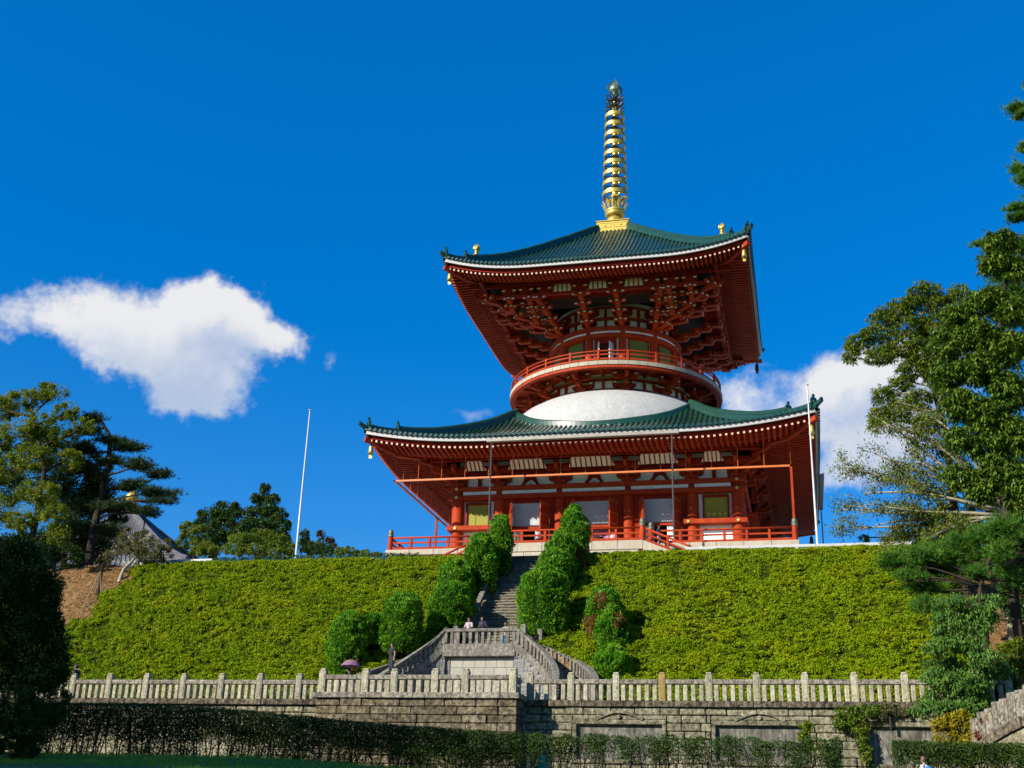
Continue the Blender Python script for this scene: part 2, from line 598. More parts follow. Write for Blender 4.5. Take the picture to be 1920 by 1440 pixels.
BLOCK = material('mossy_wall_block', [(0.17, 0.15, 0.085), (0.36, 0.335, 0.215), (0.62, 0.585, 0.43)], 5.5, 0.92, bump=0.9, bscale=11, obj_rand=0.24, spec=0.15, pos=(0.30, 0.70), detail=7.0,
                 speckle=((0.075, 0.065, 0.045), 5.0, 0.85, 0.51, 0.62), streak=((0.10, 0.085, 0.06), 0.45))
BLOCK_B = material('brown_wall_block', [(0.085, 0.066, 0.035), (0.19, 0.15, 0.085), (0.40, 0.345, 0.24)], 5.0, 0.92, bump=0.9, bscale=11, obj_rand=0.28, spec=0.15, pos=(0.30, 0.72), detail=7.0,
                   speckle=((0.045, 0.038, 0.028), 4.5, 0.9, 0.50, 0.61), streak=((0.42, 0.39, 0.32), 0.30))
MORTAR = material('wall_joint', [(0.05, 0.045, 0.035), (0.10, 0.09, 0.07)], 4.0, 0.95)
PANEL = material('grey_inset_slab', [(0.14, 0.13, 0.10), (0.26, 0.245, 0.20), (0.40, 0.38, 0.32)], 4.0, 0.8, stretch=(1, 1, 0.45), spec=0.2, detail=7.0, bump=0.15,
                 speckle=((0.06, 0.055, 0.05), 3.0, 0.7, 0.50, 0.64), streak=((0.07, 0.065, 0.055), 0.75))
SLATE = material('rough_slate_course', [(0.20, 0.20, 0.20), (0.36, 0.35, 0.33)], 2.5, 0.85, bump=0.6, bscale=8, stretch=(1, 1, 3), obj_rand=0.22)
STAIRW = material('pale_facing_stone', [(0.48, 0.46, 0.375), (0.56, 0.54, 0.45)], 1.4, 0.8, bump=0.08, obj_rand=0.05, streak=((0.50, 0.47, 0.40), 0.35))
PARAP = material('grey_stair_parapet', [(0.18, 0.165, 0.135), (0.29, 0.27, 0.225), (0.42, 0.395, 0.33)], 6.0, 0.9, bump=0.4, bscale=16, obj_rand=0.10, spec=0.2,
                 speckle=((0.11, 0.10, 0.085), 5.0, 0.7, 0.52, 0.65), streak=((0.12, 0.105, 0.085), 0.6))
STEP = material('worn_step_stone', [(0.16, 0.14, 0.095), (0.27, 0.24, 0.175), (0.38, 0.34, 0.26)], 5.0, 0.92, bump=0.4, bscale=14, obj_rand=0.18, spec=0.15)
STEEL = material('white_flagpole_paint', [(0.74, 0.76, 0.78), (0.82, 0.83, 0.84)], 2.0, 0.35)
RAILW = material('white_guard_rail', [(0.66, 0.66, 0.66), (0.76, 0.76, 0.75)], 2.0, 0.6)
ZINC = material('gutter_metal', [(0.36, 0.33, 0.26), (0.46, 0.42, 0.34)], 2.0, 0.5, metallic=0.3)
CHAIN = material('rain_chain_metal', [(0.10, 0.10, 0.105), (0.26, 0.25, 0.25)], 12.0, 0.45, metallic=0.5)
BARO = material('orange_hanging_bar', [(0.86, 0.20, 0.025), (0.92, 0.25, 0.035)], 1.0, 0.4)
EARTH = material('brown_earth', [(0.17, 0.085, 0.032), (0.30, 0.165, 0.065), (0.42, 0.26, 0.11)], 3.5, 0.95, bump=0.8, bscale=14, detail=8, spec=0.1, speckle=((0.10, 0.055, 0.025), 5.0, 0.8, 0.50, 0.62))
PAVE = material('pale_paving', [(0.36, 0.34, 0.30), (0.44, 0.42, 0.375)], 0.8, 0.9, bump=0.1, alb=1.0)
LAWN = material('lawn_soil', [(0.08, 0.16, 0.02), (0.14, 0.24, 0.03)], 0.8, 0.95, bump=0.3)
GRASS = material('grass_blades', [(0.11, 0.24, 0.018), (0.19, 0.35, 0.03)], 2.0, 0.6, spec=0.15, translucent=0.25, alb=1.0)
AZAL = material('azalea_leaf', [(0.215, 0.355, 0.002), (0.345, 0.475, 0.004), (0.49, 0.525, 0.006)], 0.55, 0.55, translucent=0.22, pos=(0.32, 0.70), spec=0.08,
                speckle=((0.22, 0.36, 0.004), 7.0, 0.8, 0.45, 0.7))
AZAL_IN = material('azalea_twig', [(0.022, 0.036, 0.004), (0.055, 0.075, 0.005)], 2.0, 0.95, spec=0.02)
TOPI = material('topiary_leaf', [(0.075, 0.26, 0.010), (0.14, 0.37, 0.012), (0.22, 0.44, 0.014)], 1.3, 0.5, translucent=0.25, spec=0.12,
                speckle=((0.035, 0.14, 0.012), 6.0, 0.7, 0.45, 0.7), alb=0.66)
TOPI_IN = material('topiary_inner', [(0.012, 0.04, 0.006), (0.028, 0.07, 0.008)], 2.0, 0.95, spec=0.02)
RUST = material('rusty_dead_leaf', [(0.22, 0.05, 0.012), (0.36, 0.11, 0.02)], 3.0, 0.7, translucent=0.2)
LEAF_Y = material('sunny_maple_leaf', [(0.10, 0.16, 0.010), (0.20, 0.265, 0.014), (0.32, 0.345, 0.02)], 0.8, 0.5, spec=0.15, translucent=0.35, speckle=((0.05, 0.085, 0.012), 5.0, 0.8, 0.45, 0.65), alb=0.85)
LEAF_D = material('dark_evergreen_leaf', [(0.030, 0.075, 0.014), (0.065, 0.13, 0.02)], 1.0, 0.42, spec=0.15, translucent=0.2, speckle=((0.09, 0.14, 0.02), 4.0, 0.7, 0.55, 0.7), alb=0.7)
LEAF_G = material('glossy_drooping_leaf', [(0.055, 0.125, 0.014), (0.12, 0.21, 0.022), (0.20, 0.29, 0.03)], 1.2, 0.38, translucent=0.2, spec=0.5, alb=0.8)
LEAF_M = material('mid_green_leaf', [(0.075, 0.14, 0.014), (0.15, 0.23, 0.02), (0.24, 0.27, 0.022)], 0.9, 0.5, spec=0.15, translucent=0.3, alb=0.8)
LEAF_P = material('pale_sparse_leaf', [(0.14, 0.15, 0.05), (0.26, 0.25, 0.10)], 1.5, 0.6, spec=0.15, translucent=0.3, alb=0.6)
LEAF_B = material('brownish_leaf', [(0.09, 0.07, 0.02), (0.18, 0.13, 0.035)], 1.5, 0.6, spec=0.15, translucent=0.3)
NEEDLE = material('pine_needle', [(0.036, 0.13, 0.012), (0.10, 0.22, 0.020)], 1.4, 0.5, spec=0.15, translucent=0.15, alb=0.75)
NEEDLE_D = material('dark_pine_needle', [(0.020, 0.050, 0.016), (0.055, 0.095, 0.022)], 1.4, 0.5, spec=0.15, translucent=0.1, alb=0.7)
CONIF = material('pale_conifer_spray', [(0.055, 0.15, 0.022), (0.15, 0.27, 0.045)], 1.6, 0.5, spec=0.15, translucent=0.25, alb=0.8)
YELLOW = material('yellow_shrub_leaf', [(0.36, 0.31, 0.015), (0.52, 0.42, 0.02)], 1.5, 0.6, spec=0.15, translucent=0.3, alb=0.6)
HEDGE = material('clipped_hedge_leaf', [(0.028, 0.058, 0.009), (0.062, 0.115, 0.015)], 1.6, 0.5, spec=0.15, translucent=0.2, alb=0.7)
BARK = material('dark_bark', [(0.040, 0.030, 0.022), (0.085, 0.065, 0.048)], 3.0, 0.95, spec=0.1, bump=0.6, bscale=10, stretch=(1, 1, 0.4))
BARK_L = material('pale_bark', [(0.36, 0.32, 0.23), (0.52, 0.47, 0.34)], 3.0, 0.9, bump=0.3)
STEMD = material('hedge_stem', [(0.035, 0.028, 0.02), (0.075, 0.06, 0.045)], 4.0, 0.95)
GREYT = material('grey_temple_tile', [(0.12, 0.118, 0.13), (0.20, 0.197, 0.215)], 1.2, 0.5, obj_rand=0.08)
BAMBOO = material('bamboo_stake', [(0.30, 0.24, 0.12), (0.42, 0.34, 0.18)], 3.0, 0.7)
LAMPM = material('dark_lamp_metal', [(0.03, 0.03, 0.035), (0.06, 0.06, 0.065)], 3.0, 0.5, metallic=0.5)
SIGNW = material('white_sign_board', [(0.72, 0.72, 0.74), (0.80, 0.80, 0.82)], 2.0, 0.6)
CONE = material('green_cone_plastic', [(0.01, 0.26, 0.12), (0.015, 0.32, 0.15)], 3.0, 0.45)
ORANGE = material('orange_stand_paint', [(0.55, 0.20, 0.03), (0.68, 0.28, 0.05)], 3.0, 0.5)


def flat(name, c, rough=0.8):
    d = tuple(x * 0.85 for x in c)
    return material(name, [d, c], 6.0, rough)

# ------------------------------------------------------------------ terrain
Z_PLAZA, Z_WALK, Y_TOP, Y_TOE = -4.0, -15.6, -30.0, -44.9
XS = -1.1                                          # axis of the stairs


def zslope(y):
    t = min(1.0, max(0.0, (y - Y_TOE) / (Y_TOP - Y_TOE)))
    return Z_WALK + (Z_PLAZA - Z_WALK) * t


def slope_at(px, py, off=0.0):
    """where the line of sight through a photo pixel meets the bank"""
    k = (Z_PLAZA - Z_WALK) / (Y_TOP - Y_TOE)
    d = ray(px, py)
    t = (Z_PLAZA + off + k * (CAM[1] - Y_TOP) - CAM[2]) / (d.z - k * d.y)
    return Vector(CAM) + d * t


def lawn_z(x, y):
    if y < -66: z = -23.0 + (y + 105.0) * (3.65 / 39.0) if y > -105 else -23.0
    elif y < -62: z = -19.35 + (y + 66.0) * (0.45 / 4.0)
    else: z = -18.9 - min(1.0, (y + 62.0) / 3.0) * 0.25
    if x > -4: z -= 0.05 * min(20.0, x + 4.0) * min(1.0, max(0.0, (y + 90) / 25))
    return z


def grid_mesh(name, xs, ys, zf, mats, kind='structure'):
    V = [(x, y, zf(x, y)) for y in ys for x in xs]
    n = len(xs)
    Q = [(j * n + i, j * n + i + 1, (j + 1) * n + i + 1, (j + 1) * n + i) for j in range(len(ys) - 1) for i in range(n - 1)]
    me = fast_mesh(name, V, Q, True)
    return link(name, me, mats, None, kind)


def bank_z(x, y):
    z = zslope(y)
    if abs(x - XS) < 2.3 and -40.5 < y < -30.3: z -= 1.1
    if abs(x - XS) < 7.6 and y < -39.0 and ((x - XS) / 7.6) ** 2 + ((y + 47.5) / 8.3) ** 2 < 1.0: z = Z_WALK - 0.02
    if x < -29 and y > -44.5 and y < -29: z += 0.25 * math.sin(x * 0.9) * math.sin(y * 0.6)
    return z


bx = sorted(set([-900, -400, -200, -120] + [-90 + 2.0 * i for i in range(31)] + [-29 + .5 * i for i in range(48)] + [-5 + .2 * i for i in range(45)] + [4 + .5 * i for i in range(44)] + [26 + 2 * i for i in range(30)] + [120, 200, 400, 900]))
by = sorted(set([-51.9, -50, -48] + [-46 + .4 * i for i in range(41)] + [-29.8, -29]))
grid_mesh('hillside', bx, by, bank_z, EARTH)
b = MB()
b.poly([(-900, -29.2, Z_PLAZA + .01), (900, -29.2, Z_PLAZA + .01), (900, 1500, Z_PLAZA + .01), (-900, 1500, Z_PLAZA + .01)])
b.build('plaza', PAVE, None, kind='structure')
b = MB()
b.box((-60, -51.7, Z_WALK - .3), (26, -45.3, Z_WALK + .015))
b.build('walkway', PAVE, None, kind='structure')
lx = sorted(set([-1500, -500, -150, -80] + [-40 + 2.0 * i for i in range(41)] + [60, 150, 500, 1500]))
ly = sorted(set([-1500, -500, -200, -130] + [-105 + 3 * i for i in range(13)] + [-66 + .8 * i for i in range(19)] + [-51.8]))
grid_mesh('lawn', lx, ly, lawn_z, LAWN)

# ------------------------------------------------------------------ retaining walls of coursed stone
def course_wall(parent, x0, x1, z0, z1, yf, h, lens, mats, seed, openings=(), keep=None, depth=0.34):
    """stones laid in courses on the plane y = yf facing -y"""
    rnd = random.Random(seed)
    rows = max(1, round((z1 - z0) / h))
    hh = (z1 - z0) / rows
    hidden = MB()
    for j in range(rows):
        zb, zt = z1 - (j + 1) * hh, z1 - j * hh
        x = x0 - (rnd.random() * .7 if j % 2 else 0)
        while x < x1 - .02:
            w = rnd.uniform(*lens)
            a, c = max(x, x0), min(x + w, x1)
            if x1 - c < .3: c = x1
            x = c
            segs = [(a, c)]
            for (ox0, ox1, oz0, oz1) in openings:
                if zt > oz0 + .05 and zb < oz1 - .05:
                    new = []
                    for (p, q) in segs:
                        if q <= ox0 or p >= ox1: new.append((p, q)); continue
                        if p < ox0 - .05: new.append((p, ox0))
                        if q > ox1 + .05: new.append((ox1, q))
                    segs = new
            for (p, q) in segs:
                if q - p < .08: continue
                g = rnd.uniform(.008, .018)
                pr = rnd.uniform(-.025, .035)
                lo, hi = (p + g, yf - pr, zb + g), (q - g, yf + depth, zt - g)
                if keep is None or keep(p, q, zb, zt):
                    MB().box(lo, hi, ch=rnd.uniform(.02, .05)).build('stone', mats, parent)
                else:
                    hidden.box(lo, hi)
    if hidden.f: hidden.build('rough_stones', mats, parent, kind='stuff')


def side_course(parent, y0, y1, z0, z1, xf, h, mats, seed):
    rnd = random.Random(seed)
    rows = max(1, round((z1 - z0) / h))
    hh = (z1 - z0) / rows
    for j in range(rows):
        zb, zt = z1 - (j + 1) * hh, z1 - j * hh
        m = y0 + (y1 - y0) * (.35 if j % 2 else .62)
        for p, q in ((y0, m), (m, y1)):
            MB().box((xf - .32, p + .012, zb + .012), (xf + rnd.uniform(-.02, .03), q - .012, zt - .012), ch=.03).build('stone', mats, parent)


def coping(parent, x0, x1, y0, y1, z0, z1, mats, L=2.0, seed=1):
    rnd = random.Random(seed)
    x = x0
    while x < x1 - .05:
        w = min(rnd.uniform(L * .8, L * 1.25), x1 - x)
        if x1 - (x + w) < .4: w = x1 - x
        MB().box((x + .006, y0 + rnd.uniform(-.015, .015), z0), (x + w - .006, y1, z1), ch=.025).build('coping_stone', mats, parent)
        x += w


ZB = -19.6
NICHES = [(6.15, 9.90), (12.2, 15.9), (18.5, 21.9)]
NZ0, NZ1 = -18.15, -16.67
wr = thing('retaining_wall', 'long mossy stone retaining wall with framed niches right of the projecting bay', 'wall', (14, -52, ZB))
course_wall(wr, 3.78, 24.5, ZB, -15.93, -52.0, .335, (.6, 1.35), BLOCK, 3, [(a - .2, c + .2, NZ0 - .1, NZ1 + .22) for a, c in NICHES],
            keep=lambda p, q, zb, zt: zt > -18.95)
MB().box((3.8, -51.72, ZB), (24.5, -51.3, -15.95)).build('wall_core', MORTAR, wr)
coping(wr, 3.79, 24.6, -52.14, -51.55, -15.925, -15.66, STONE_D, 2.4, 5)
for i, (a, c) in enumerate(NICHES):
    MB().box((a, -51.86, NZ0), (c, -51.75, NZ1)).build('inset_slab', PANEL, wr)
    fr = MB()
    fr.box((a - .19, -52.06, NZ1 + .002), (c + .19, -51.75, NZ1 + .21), ch=.03)
    fr.box((a - .19, -52.05, NZ0), (a - .002, -51.75, NZ1), ch=.03)
    fr.box((c + .002, -52.05, NZ0), (c + .19, -51.75, NZ1), ch=.03)
    fr.box((a - .25, -52.09, NZ0 - .16), (c + .25, -51.75, NZ0 - .002), ch=.03)
    fr.build('niche_frame', BLOCK, wr)
    for q in range(4):
        w = (c - a + .4) / 4
        MB().box((a - .2 + w * q + .01, -52.0 - .015 * (q % 2), NZ1 + .222), (a - .2 + w * (q + 1) - .01, -51.7, -16.275), ch=.02).build('stone', BLOCK, wr)
    # carved hood over the niche: two scrolls rising to the middle and a round boss
    m = (a + c) / 2
    cv = MB()
    fr2 = []
    for k in range(17):
        t = -1 + 2 * k / 16
        fr2.append((Vector((m + t * .95, -52.06, NZ1 + .30 + .24 * (1 - t * t) ** 1.5 - .05 * abs(t) ** 6)), Vector((0, 1, 0)), Vector((0, 0, 1))))
    cv.sweep(fr2, [(-.03, -.055), (.10, -.055), (.10, .055), (-.03, .055)])
    for s in (-1, 1): cv.tube([(m + s * .98, -52.1, NZ1 + .26), (m + s * .98, -51.9, NZ1 + .26)], .09, 10)
    cv.lathe([(0, -.1), (.06, -.1), (.11, -.04), (.12, .05)], 14, (0, 0, 0))
    nv = len(cv.v)
    cv.v[-56:] = [(m + x, -52.02 + z, NZ1 + .31 + y) for (x, y, z) in cv.v[-56:]]
    cv.build('carved_hood', BLOCK, wr)

wp = thing('retaining_wall', 'projecting bay of brown coursed stone below the stair landing', 'wall', (-1, -53.5, ZB))
course_wall(wp, -5.65, 3.78, ZB, -15.76, -53.5, .36, (.9, 2.3), BLOCK_B, 8, keep=lambda p, q, zb, zt: zt > -18.6)
side_course(wp, -53.16, -52.02, ZB, -15.76, 3.78, .36, BLOCK_B, 9)
MB().box((-5.6, -53.2, ZB), (3.45, -51.2, -15.78)).build('wall_core', MORTAR, wp)
coping(wp, -5.75, 3.88, -53.62, -53.0, -15.755, -15.50, STONE, 2.2, 6)
MB().box((3.2, -52.99, -15.755), (3.88, -51.8, -15.50), ch=.025).build('coping_stone', STONE, wp)

wl = thing('retaining_wall', 'stone retaining wall behind the dark hedge at the left', 'wall', (-20, -52, ZB))
course_wall(wl, -42.0, -5.67, ZB, -15.93, -52.0, .335, (.7, 1.5), BLOCK, 12, keep=lambda p, q, zb, zt: p > -22 and zt > -16.7)
MB().box((-42, -51.72, ZB), (-5.7, -51.3, -15.95)).build('wall_core', MORTAR, wl)
coping(wl, -42.0, -5.78, -52.14, -51.55, -15.925, -15.66, STONE_D, 2.4, 7)

# ------------------------------------------------------------------ stone balustrades on the walls
OCHRE = material('ochre_stained_post', [(0.36, 0.24, 0.07), (0.48, 0.33, 0.11)], 3.0, 0.85, bump=0.2)


def post_mesh(w, h):
    m = MB()
    m.box((-w / 2, -w / 2, 0), (w / 2, w / 2, h - .10), ch=.02)
    m.box((-w / 2 + .03, -w / 2 + .03, h - .098), (w / 2 - .03, w / 2 - .03, h), ch=.03)
    m.box((-w / 2 + .07, -w / 2 - .018, .12), (w / 2 - .07, -w / 2 - .001, h - .2))
    return m


PM = {}
def balustrade(parent, posts, y, zc, h_post, z_rail, counts, w=.30, bw=.20, ochre=None, zp=None):
    pm = post_mesh(w, h_post).mesh('post')
    pm.materials.append(STONE_L)
    bm_ = MB().box((-bw / 2, -.09, 0), (bw / 2, .09, z_rail - .215 - zc), ch=.03).mesh('baluster')
    bm_.materials.append(STONE_L)
    for i, x in enumerate(posts):
        o = inst('post', pm, parent, (x, y, zc))
        if ochre == i:
            o.data = pm.copy(); o.data.materials.clear(); o.data.materials.append(OCHRE)
            o['label'] = 'ochre stained balustrade post'
    for i in range(len(posts) - 1):
        a, c = posts[i] + w / 2, posts[i + 1] - w / 2
        MB().box((a - .01, y - .13, z_rail - .21), (c + .01, y + .13, z_rail), ch=.03).build('top_rail', STONE, parent)
        n = counts if isinstance(counts, int) else counts[i]
        for k in range(n):
            inst('baluster', bm_, parent, (a + (c - a) * (k + .5) / n, y + random.uniform(-.012, .012), zc), random.uniform(-.05, .05))


br = thing('stone_balustrade', 'pale stone balustrade along the wall top below the right half of the bank', 'balustrade', (14, -51.85, -15.66))
balustrade(br, [3.98] + [5.85 + 2.035 * k for k in range(10)], -51.85, -15.66, 1.24, -14.73, [4] + [5] * 9, ochre=3)
bl = thing('stone_balustrade', 'pale stone balustrade on the wall top left of the projecting bay', 'balustrade', (-20, -51.85, -15.66))
balustrade(bl, [-41.2 + 2.0 * k for k in range(18)] + [-5.86], -51.85, -15.66, 1.20, -14.77, [5] * 17 + [3])
bp = thing('stone_balustrade', 'stone balustrade standing on the projecting bay with tall square posts', 'balustrade', (-1, -53.3, -15.5))
balustrade(bp, [-5.42, -3.35, -1.96, -.05, 1.36, 3.53], -53.3, -15.5, 1.06, -14.72, [5, 3, 4, 3, 5], w=.33, bw=.25)
pmr = post_mesh(.28, .92).mesh('post'); pmr.materials.append(STONE_L)
inst('post', pmr, bp, (3.53, -52.5, -15.5))
MB().box((3.42, -53.13, -14.93), (3.64, -52.0, -14.74), ch=.02).build('top_rail', STONE, bp)

# ------------------------------------------------------------------ central stair
ZL = -11.62                                         # landing floor
st = thing('stone_stair', 'long straight flight of worn stone steps between the clipped shrubs', 'stair', (XS, -39.0, ZL))
NS = 34
rise, tread = (Z_PLAZA - ZL) / NS, (9.0) / NS
_s = MB().box((-1.60, .055, -.35), (1.60, tread + .12, rise - .075))
_s.box((-1.60, 0, rise - .073), (1.60, tread + .14, rise), ch=.015)
sm = _s.mesh('step')
sm.materials.append(STEP)
for i in range(NS):
    inst('step', sm, st, (XS + random.uniform(-.01, .01), -39.0 + tread * i + random.uniform(-.012, .012), ZL + rise * i))
for s in (-1, 1):
    x = XS + s * 1.76
    c = MB()
    c.beam((x, -39.2, ZL + .05), (x, -29.9, Z_PLAZA + .12), .34, .55)
    c.build('side_curb', STEP, st)
    hr = thing('stone_handrail', ('grey stone handrail up the left side of the long flight' if s < 0 else 'grey stone handrail up the right side of the long flight'), 'handrail', (x, -38.8, ZL))
    for i, (a, e) in enumerate(((-38.6, -35.4), (-35.2, -32.4), (-32.2, -29.9))):
        za, ze = ZL + .3 + (a + 39) * rise / tread, ZL + .3 + (e + 39) * rise / tread
        MB().beam((x, a, za + .85), (x, e, ze + .85), .30 if i == 0 else .2, .17).build('hand_rail', PARAP, hr)
        MB().beam((x, a, za + .40), (x, e, ze + .40), .09, .09).build('lower_rail', PARAP, hr)
        for k in range(3):
            yy = a + (e - a) * (k + .5) / 3
            zz = ZL + .25 + (yy + 39) * rise / tread
            MB().box((x - .06, yy - .06, zz), (x + .06, yy + .06, zz + .82)).build('rail_post', PARAP, hr)

# ------------------------------------------------------------------ landing
ld = thing('stair_landing', 'stone landing with balustrade and pale facing wall at the foot of the long flight', 'landing', (XS, -42, Z_WALK))
MB().box((-3.05, -42.0, -12.27), (.85, -38.95, ZL - .004)).build('floor_slab', STEP, ld)
MB().box((-3.18, -42.22, -12.29), (.93, -41.9, -11.60), ch=.04).build('front_beam', PARAP, ld)
for (x0, x1) in ((-3.18, -2.98), (.73, .93)):
    MB().box((x0 + .004, -41.898, -12.29), (x1 - .004, -40.9, -11.60), ch=.03).build('side_beam', PARAP, ld)
MB().box((-3.16, -42.18, -10.95), (.91, -41.94, -10.76), ch=.03).build('top_rail', PARAP, ld)
MB().box((.74, -41.93, -10.95), (.92, -40.95, -10.76), ch=.03).build('top_rail', PARAP, ld)
bm2 = MB().box((-.09, -.07, -11.60), (.09, .07, -10.95), ch=.015).mesh('baluster', (0, 0, 0)); bm2.materials.append(PARAP)
for k in range(12):
    inst('baluster', bm2, ld, (-3.05 + 3.86 * k / 11, -42.06, 0))
for k in range(2): inst('baluster', bm2, ld, (.83, -41.6 + .42 * k, 0))
MB().box((-2.7, -41.72, Z_WALK), (.70, -39.2, -12.3)).build('core', MORTAR, ld)
rnd = random.Random(4)
for j, (z0, z1) in enumerate(((-15.6, -14.75), (-14.75, -13.75), (-13.75, -12.85), (-12.85, -12.31))):
    x = -2.76
    while x < .74:
        w = rnd.uniform(.45, .72)
        if .76 - (x + w) < .3: w = .76 - x
        MB().box((x + .006, -41.92 + rnd.uniform(-.006, .006), z0 + .006), (x + w - .006, -41.7, z1 - .006), ch=.008).build('facing_stone', STAIRW, ld)
        x += w
    for (a, e) in ((-41.69, -40.6), (-40.59, -39.2)):
        MB().box((.69, a, z0 + .006), (.765, e, z1 - .006), ch=.008).build('facing_stone', SLATE, ld)
        MB().box((-2.77, a, z0 + .006), (-2.70, e, z1 - .006), ch=.008).build('facing_stone', SLATE, ld)
MB().box((-3.2, -41.95, Z_WALK), (-2.775, -39.2, -12.3), ch=.02).build('facing_stone', SLATE, ld)
MB().box((.77, -41.95, Z_WALK), (1.05, -39.2, -12.3), ch=.02).build('facing_stone', SLATE, ld)
for (x, y, h) in ((-3.0, -40.3, 1.3), (.95, -40.4, 1.35), (1.75, -39.7, 1.2)):
    MB().box((x - .15, y - .15, ZL), (x + .15, y + .15, ZL + h), ch=.03).build('pillar', PARAP, ld)
lan = thing('dark_stone_ornament', 'small dark carved stone standing before the pale facing wall', 'ornament', (-.62, -50.2, Z_WALK))
m = MB()
m.box((-.72, -50.35, Z_WALK), (-.52, -50.1, Z_WALK + 1.0), ch=.03)
m.lathe([(.0, 1.34), (.07, 1.30), (.10, 1.22), (.22, 1.16), (.30, 1.06), (.26, 1.0), (0, 1.0)], 12, (-.62, -50.22, Z_WALK))
m.build('ornament_stone', STONE_D, lan)

# ------------------------------------------------------------------ the two curved flights
def curved_stair(sg, label):
    w1, w2 = (3.25, 5.2) if sg > 0 else (2.45, 4.4)
    root = thing('curved_stair', label, 'stair', (XS + sg * 4.5, -46, Z_WALK))
    def inn(t, o=0.0):
        a = t * PI / 2
        return Vector((XS + sg * (1.95 + (w1 + o) * math.sin(a)), -47.5 + (5.45 + o) * math.cos(a), 0))
    def outr(t, o=0.0):
        a = t * PI / 2
        return Vector((XS + sg * (1.95 + (w2 + o) * math.sin(a)), -47.5 + (7.95 + o) * math.cos(a), 0))
    def zt(t): return ZL + (-15.45 - ZL) * t
    n = 19
    for i in range(n):
        t0, t1 = i / n, (i + 1.25) / n
        z = ZL + (Z_WALK - ZL) * (i + 1) / (n + .0)
        a, c, d, e = inn(t0), inn(t1), outr(t1), outr(t0)
        lo, hi = max(Z_WALK - .02, z - .32), z + .17
        vs = [(p.x, p.y, lo) for p in (a, c, d, e)] + [(p.x, p.y, hi) for p in (a, c, d, e)]
        MB().raw(vs, [(0, 1, 2, 3), (7, 6, 5, 4), (0, 4, 5, 1), (1, 5, 6, 2), (2, 6, 7, 3), (3, 7, 4, 0)]).build('step', STEP, root)
    for fn, name in ((inn, 'inner'), (outr, 'outer')):
        N = 26
        def frame(t, dz, o=0.0):
            p, q = fn(max(0, t - .01)), fn(min(1, t + .01))
            d = (q - p); d.z = 0; d.normalize()
            s = Vector((d.y, -d.x, 0))
            P = fn(t, o); P.z = zt(t) + dz
            return (P, s, Vector((0, 0, 1)))
        fr = [frame(i / N, 0) for i in range(N + 1)]
        MB().sweep([(p + Vector((0, 0, .88)), s, u) for p, s, u in fr], [(-.15, -.10), (.15, -.10), (.15, .08), (-.15, .08)]).build('hand_rail', PARAP, root)
        MB().sweep([(p, s, u) for p, s, u in fr], [(-.14, -.32), (.14, -.32), (.14, .17), (-.14, .17)]).build('stair_band', PARAP, root)
        arc = sum((fn((i + 1) / N) - fn(i / N)).length for i in range(N))
        nb = int(arc / .36)
        for k in range(nb):
            t = (k + .6) / nb
            P, s, u = frame(t, 0)
            w = Matrix((s, Vector((-s.y, s.x, 0)), u)).transposed().to_4x4()
            w.translation = P
            MB().box((-.07, -.09, .17), (.07, .09, .785), mat=w).build('baluster', PARAP, root)
        # wall of thin rough courses under the band
        m = MB()
        r2 = random.Random(5)
        zz = Z_WALK
        while zz < ZL - .4:
            h = r2.uniform(.13, .26)
            for i in range(N):
                if zt((i + .5) / N) - .3 < zz + h * .6: break
                o = r2.uniform(-.05, .06)
                a, c = fn(i / N, -.06 + o * .6), fn((i + 1) / N, -.06 + o * .6)
                a2, c2 = fn(i / N, .12), fn((i + 1) / N, .12)
                top = min(zz + h - .012, zt((i + .5) / N) - .3)
                vs = [(p.x, p.y, zz) for p in (a, c, c2, a2)] + [(p.x, p.y, top) for p in (a, c, c2, a2)]
                m.raw(vs, [(0, 1, 2, 3), (7, 6, 5, 4), (0, 4, 5, 1), (1, 5, 6, 2), (2, 6, 7, 3), (3, 7, 4, 0)])
            zz += h
        m.build('slate_wall', SLATE, root)
        P, s, u = frame(1.0, 0)
        MB().box((P.x - .17, P.y - .3, Z_WALK), (P.x + .17, P.y + .04, Z_WALK + 1.15), ch=.03).build('end_post', PARAP, root)
    return root


curved_stair(1, 'curved stone flight sweeping down to the right of the landing')
curved_stair(-1, 'curved stone flight sweeping down to the left of the landing')

# ------------------------------------------------------------------ the pagoda's terrace
TR = 16.32
te = thing('stone_terrace', 'cream stone terrace carrying the red pagoda', 'terrace', (0, -16, Z_PLAZA))
MB().box((-16.0, -16.0, Z_PLAZA), (16.0, 16.0, -.46)).build('base_wall', TERR, te)
MB().box((-15.9, -15.9, -.455), (15.9, 15.9, -.012)).build('floor', TERR_FLOOR, te)
n = 16
for k in range(n):
    x = -TR + 2 * TR * k / n
    for (lo, hi) in (((x + .008, -TR, -.46), (x + 2 * TR / n - .008, -15.8, 0)),
                     ((-TR, x + .008, -.46), (-15.8, x + 2 * TR / n - .008, 0)), ((15.8, x + .008, -.46), (TR, x + 2 * TR / n - .008, 0))):
        if lo[1] < -15 and -7.0 < lo[0] and hi[0] < 4.8 and hi[1] < -15: pass
        if lo[0] > -16.4 and abs(lo[0]) > 15.7 and lo[1] < -15.75 and hi[1] > -15.79: lo = (lo[0], -15.79, lo[2])
        MB().box(lo, hi, ch=.03).build('edge_slab', TERR, te)
CX0, CX1, CY = -7.0, 4.75, -17.5
for k in range(6):
    x = CX0 + (CX1 - CX0) * k / 6
    MB().box((x + .006, CY, -.70), (x + (CX1 - CX0) / 6 - .006, -TR - .004, 0), ch=.03).build('edge_slab', TERR, te)
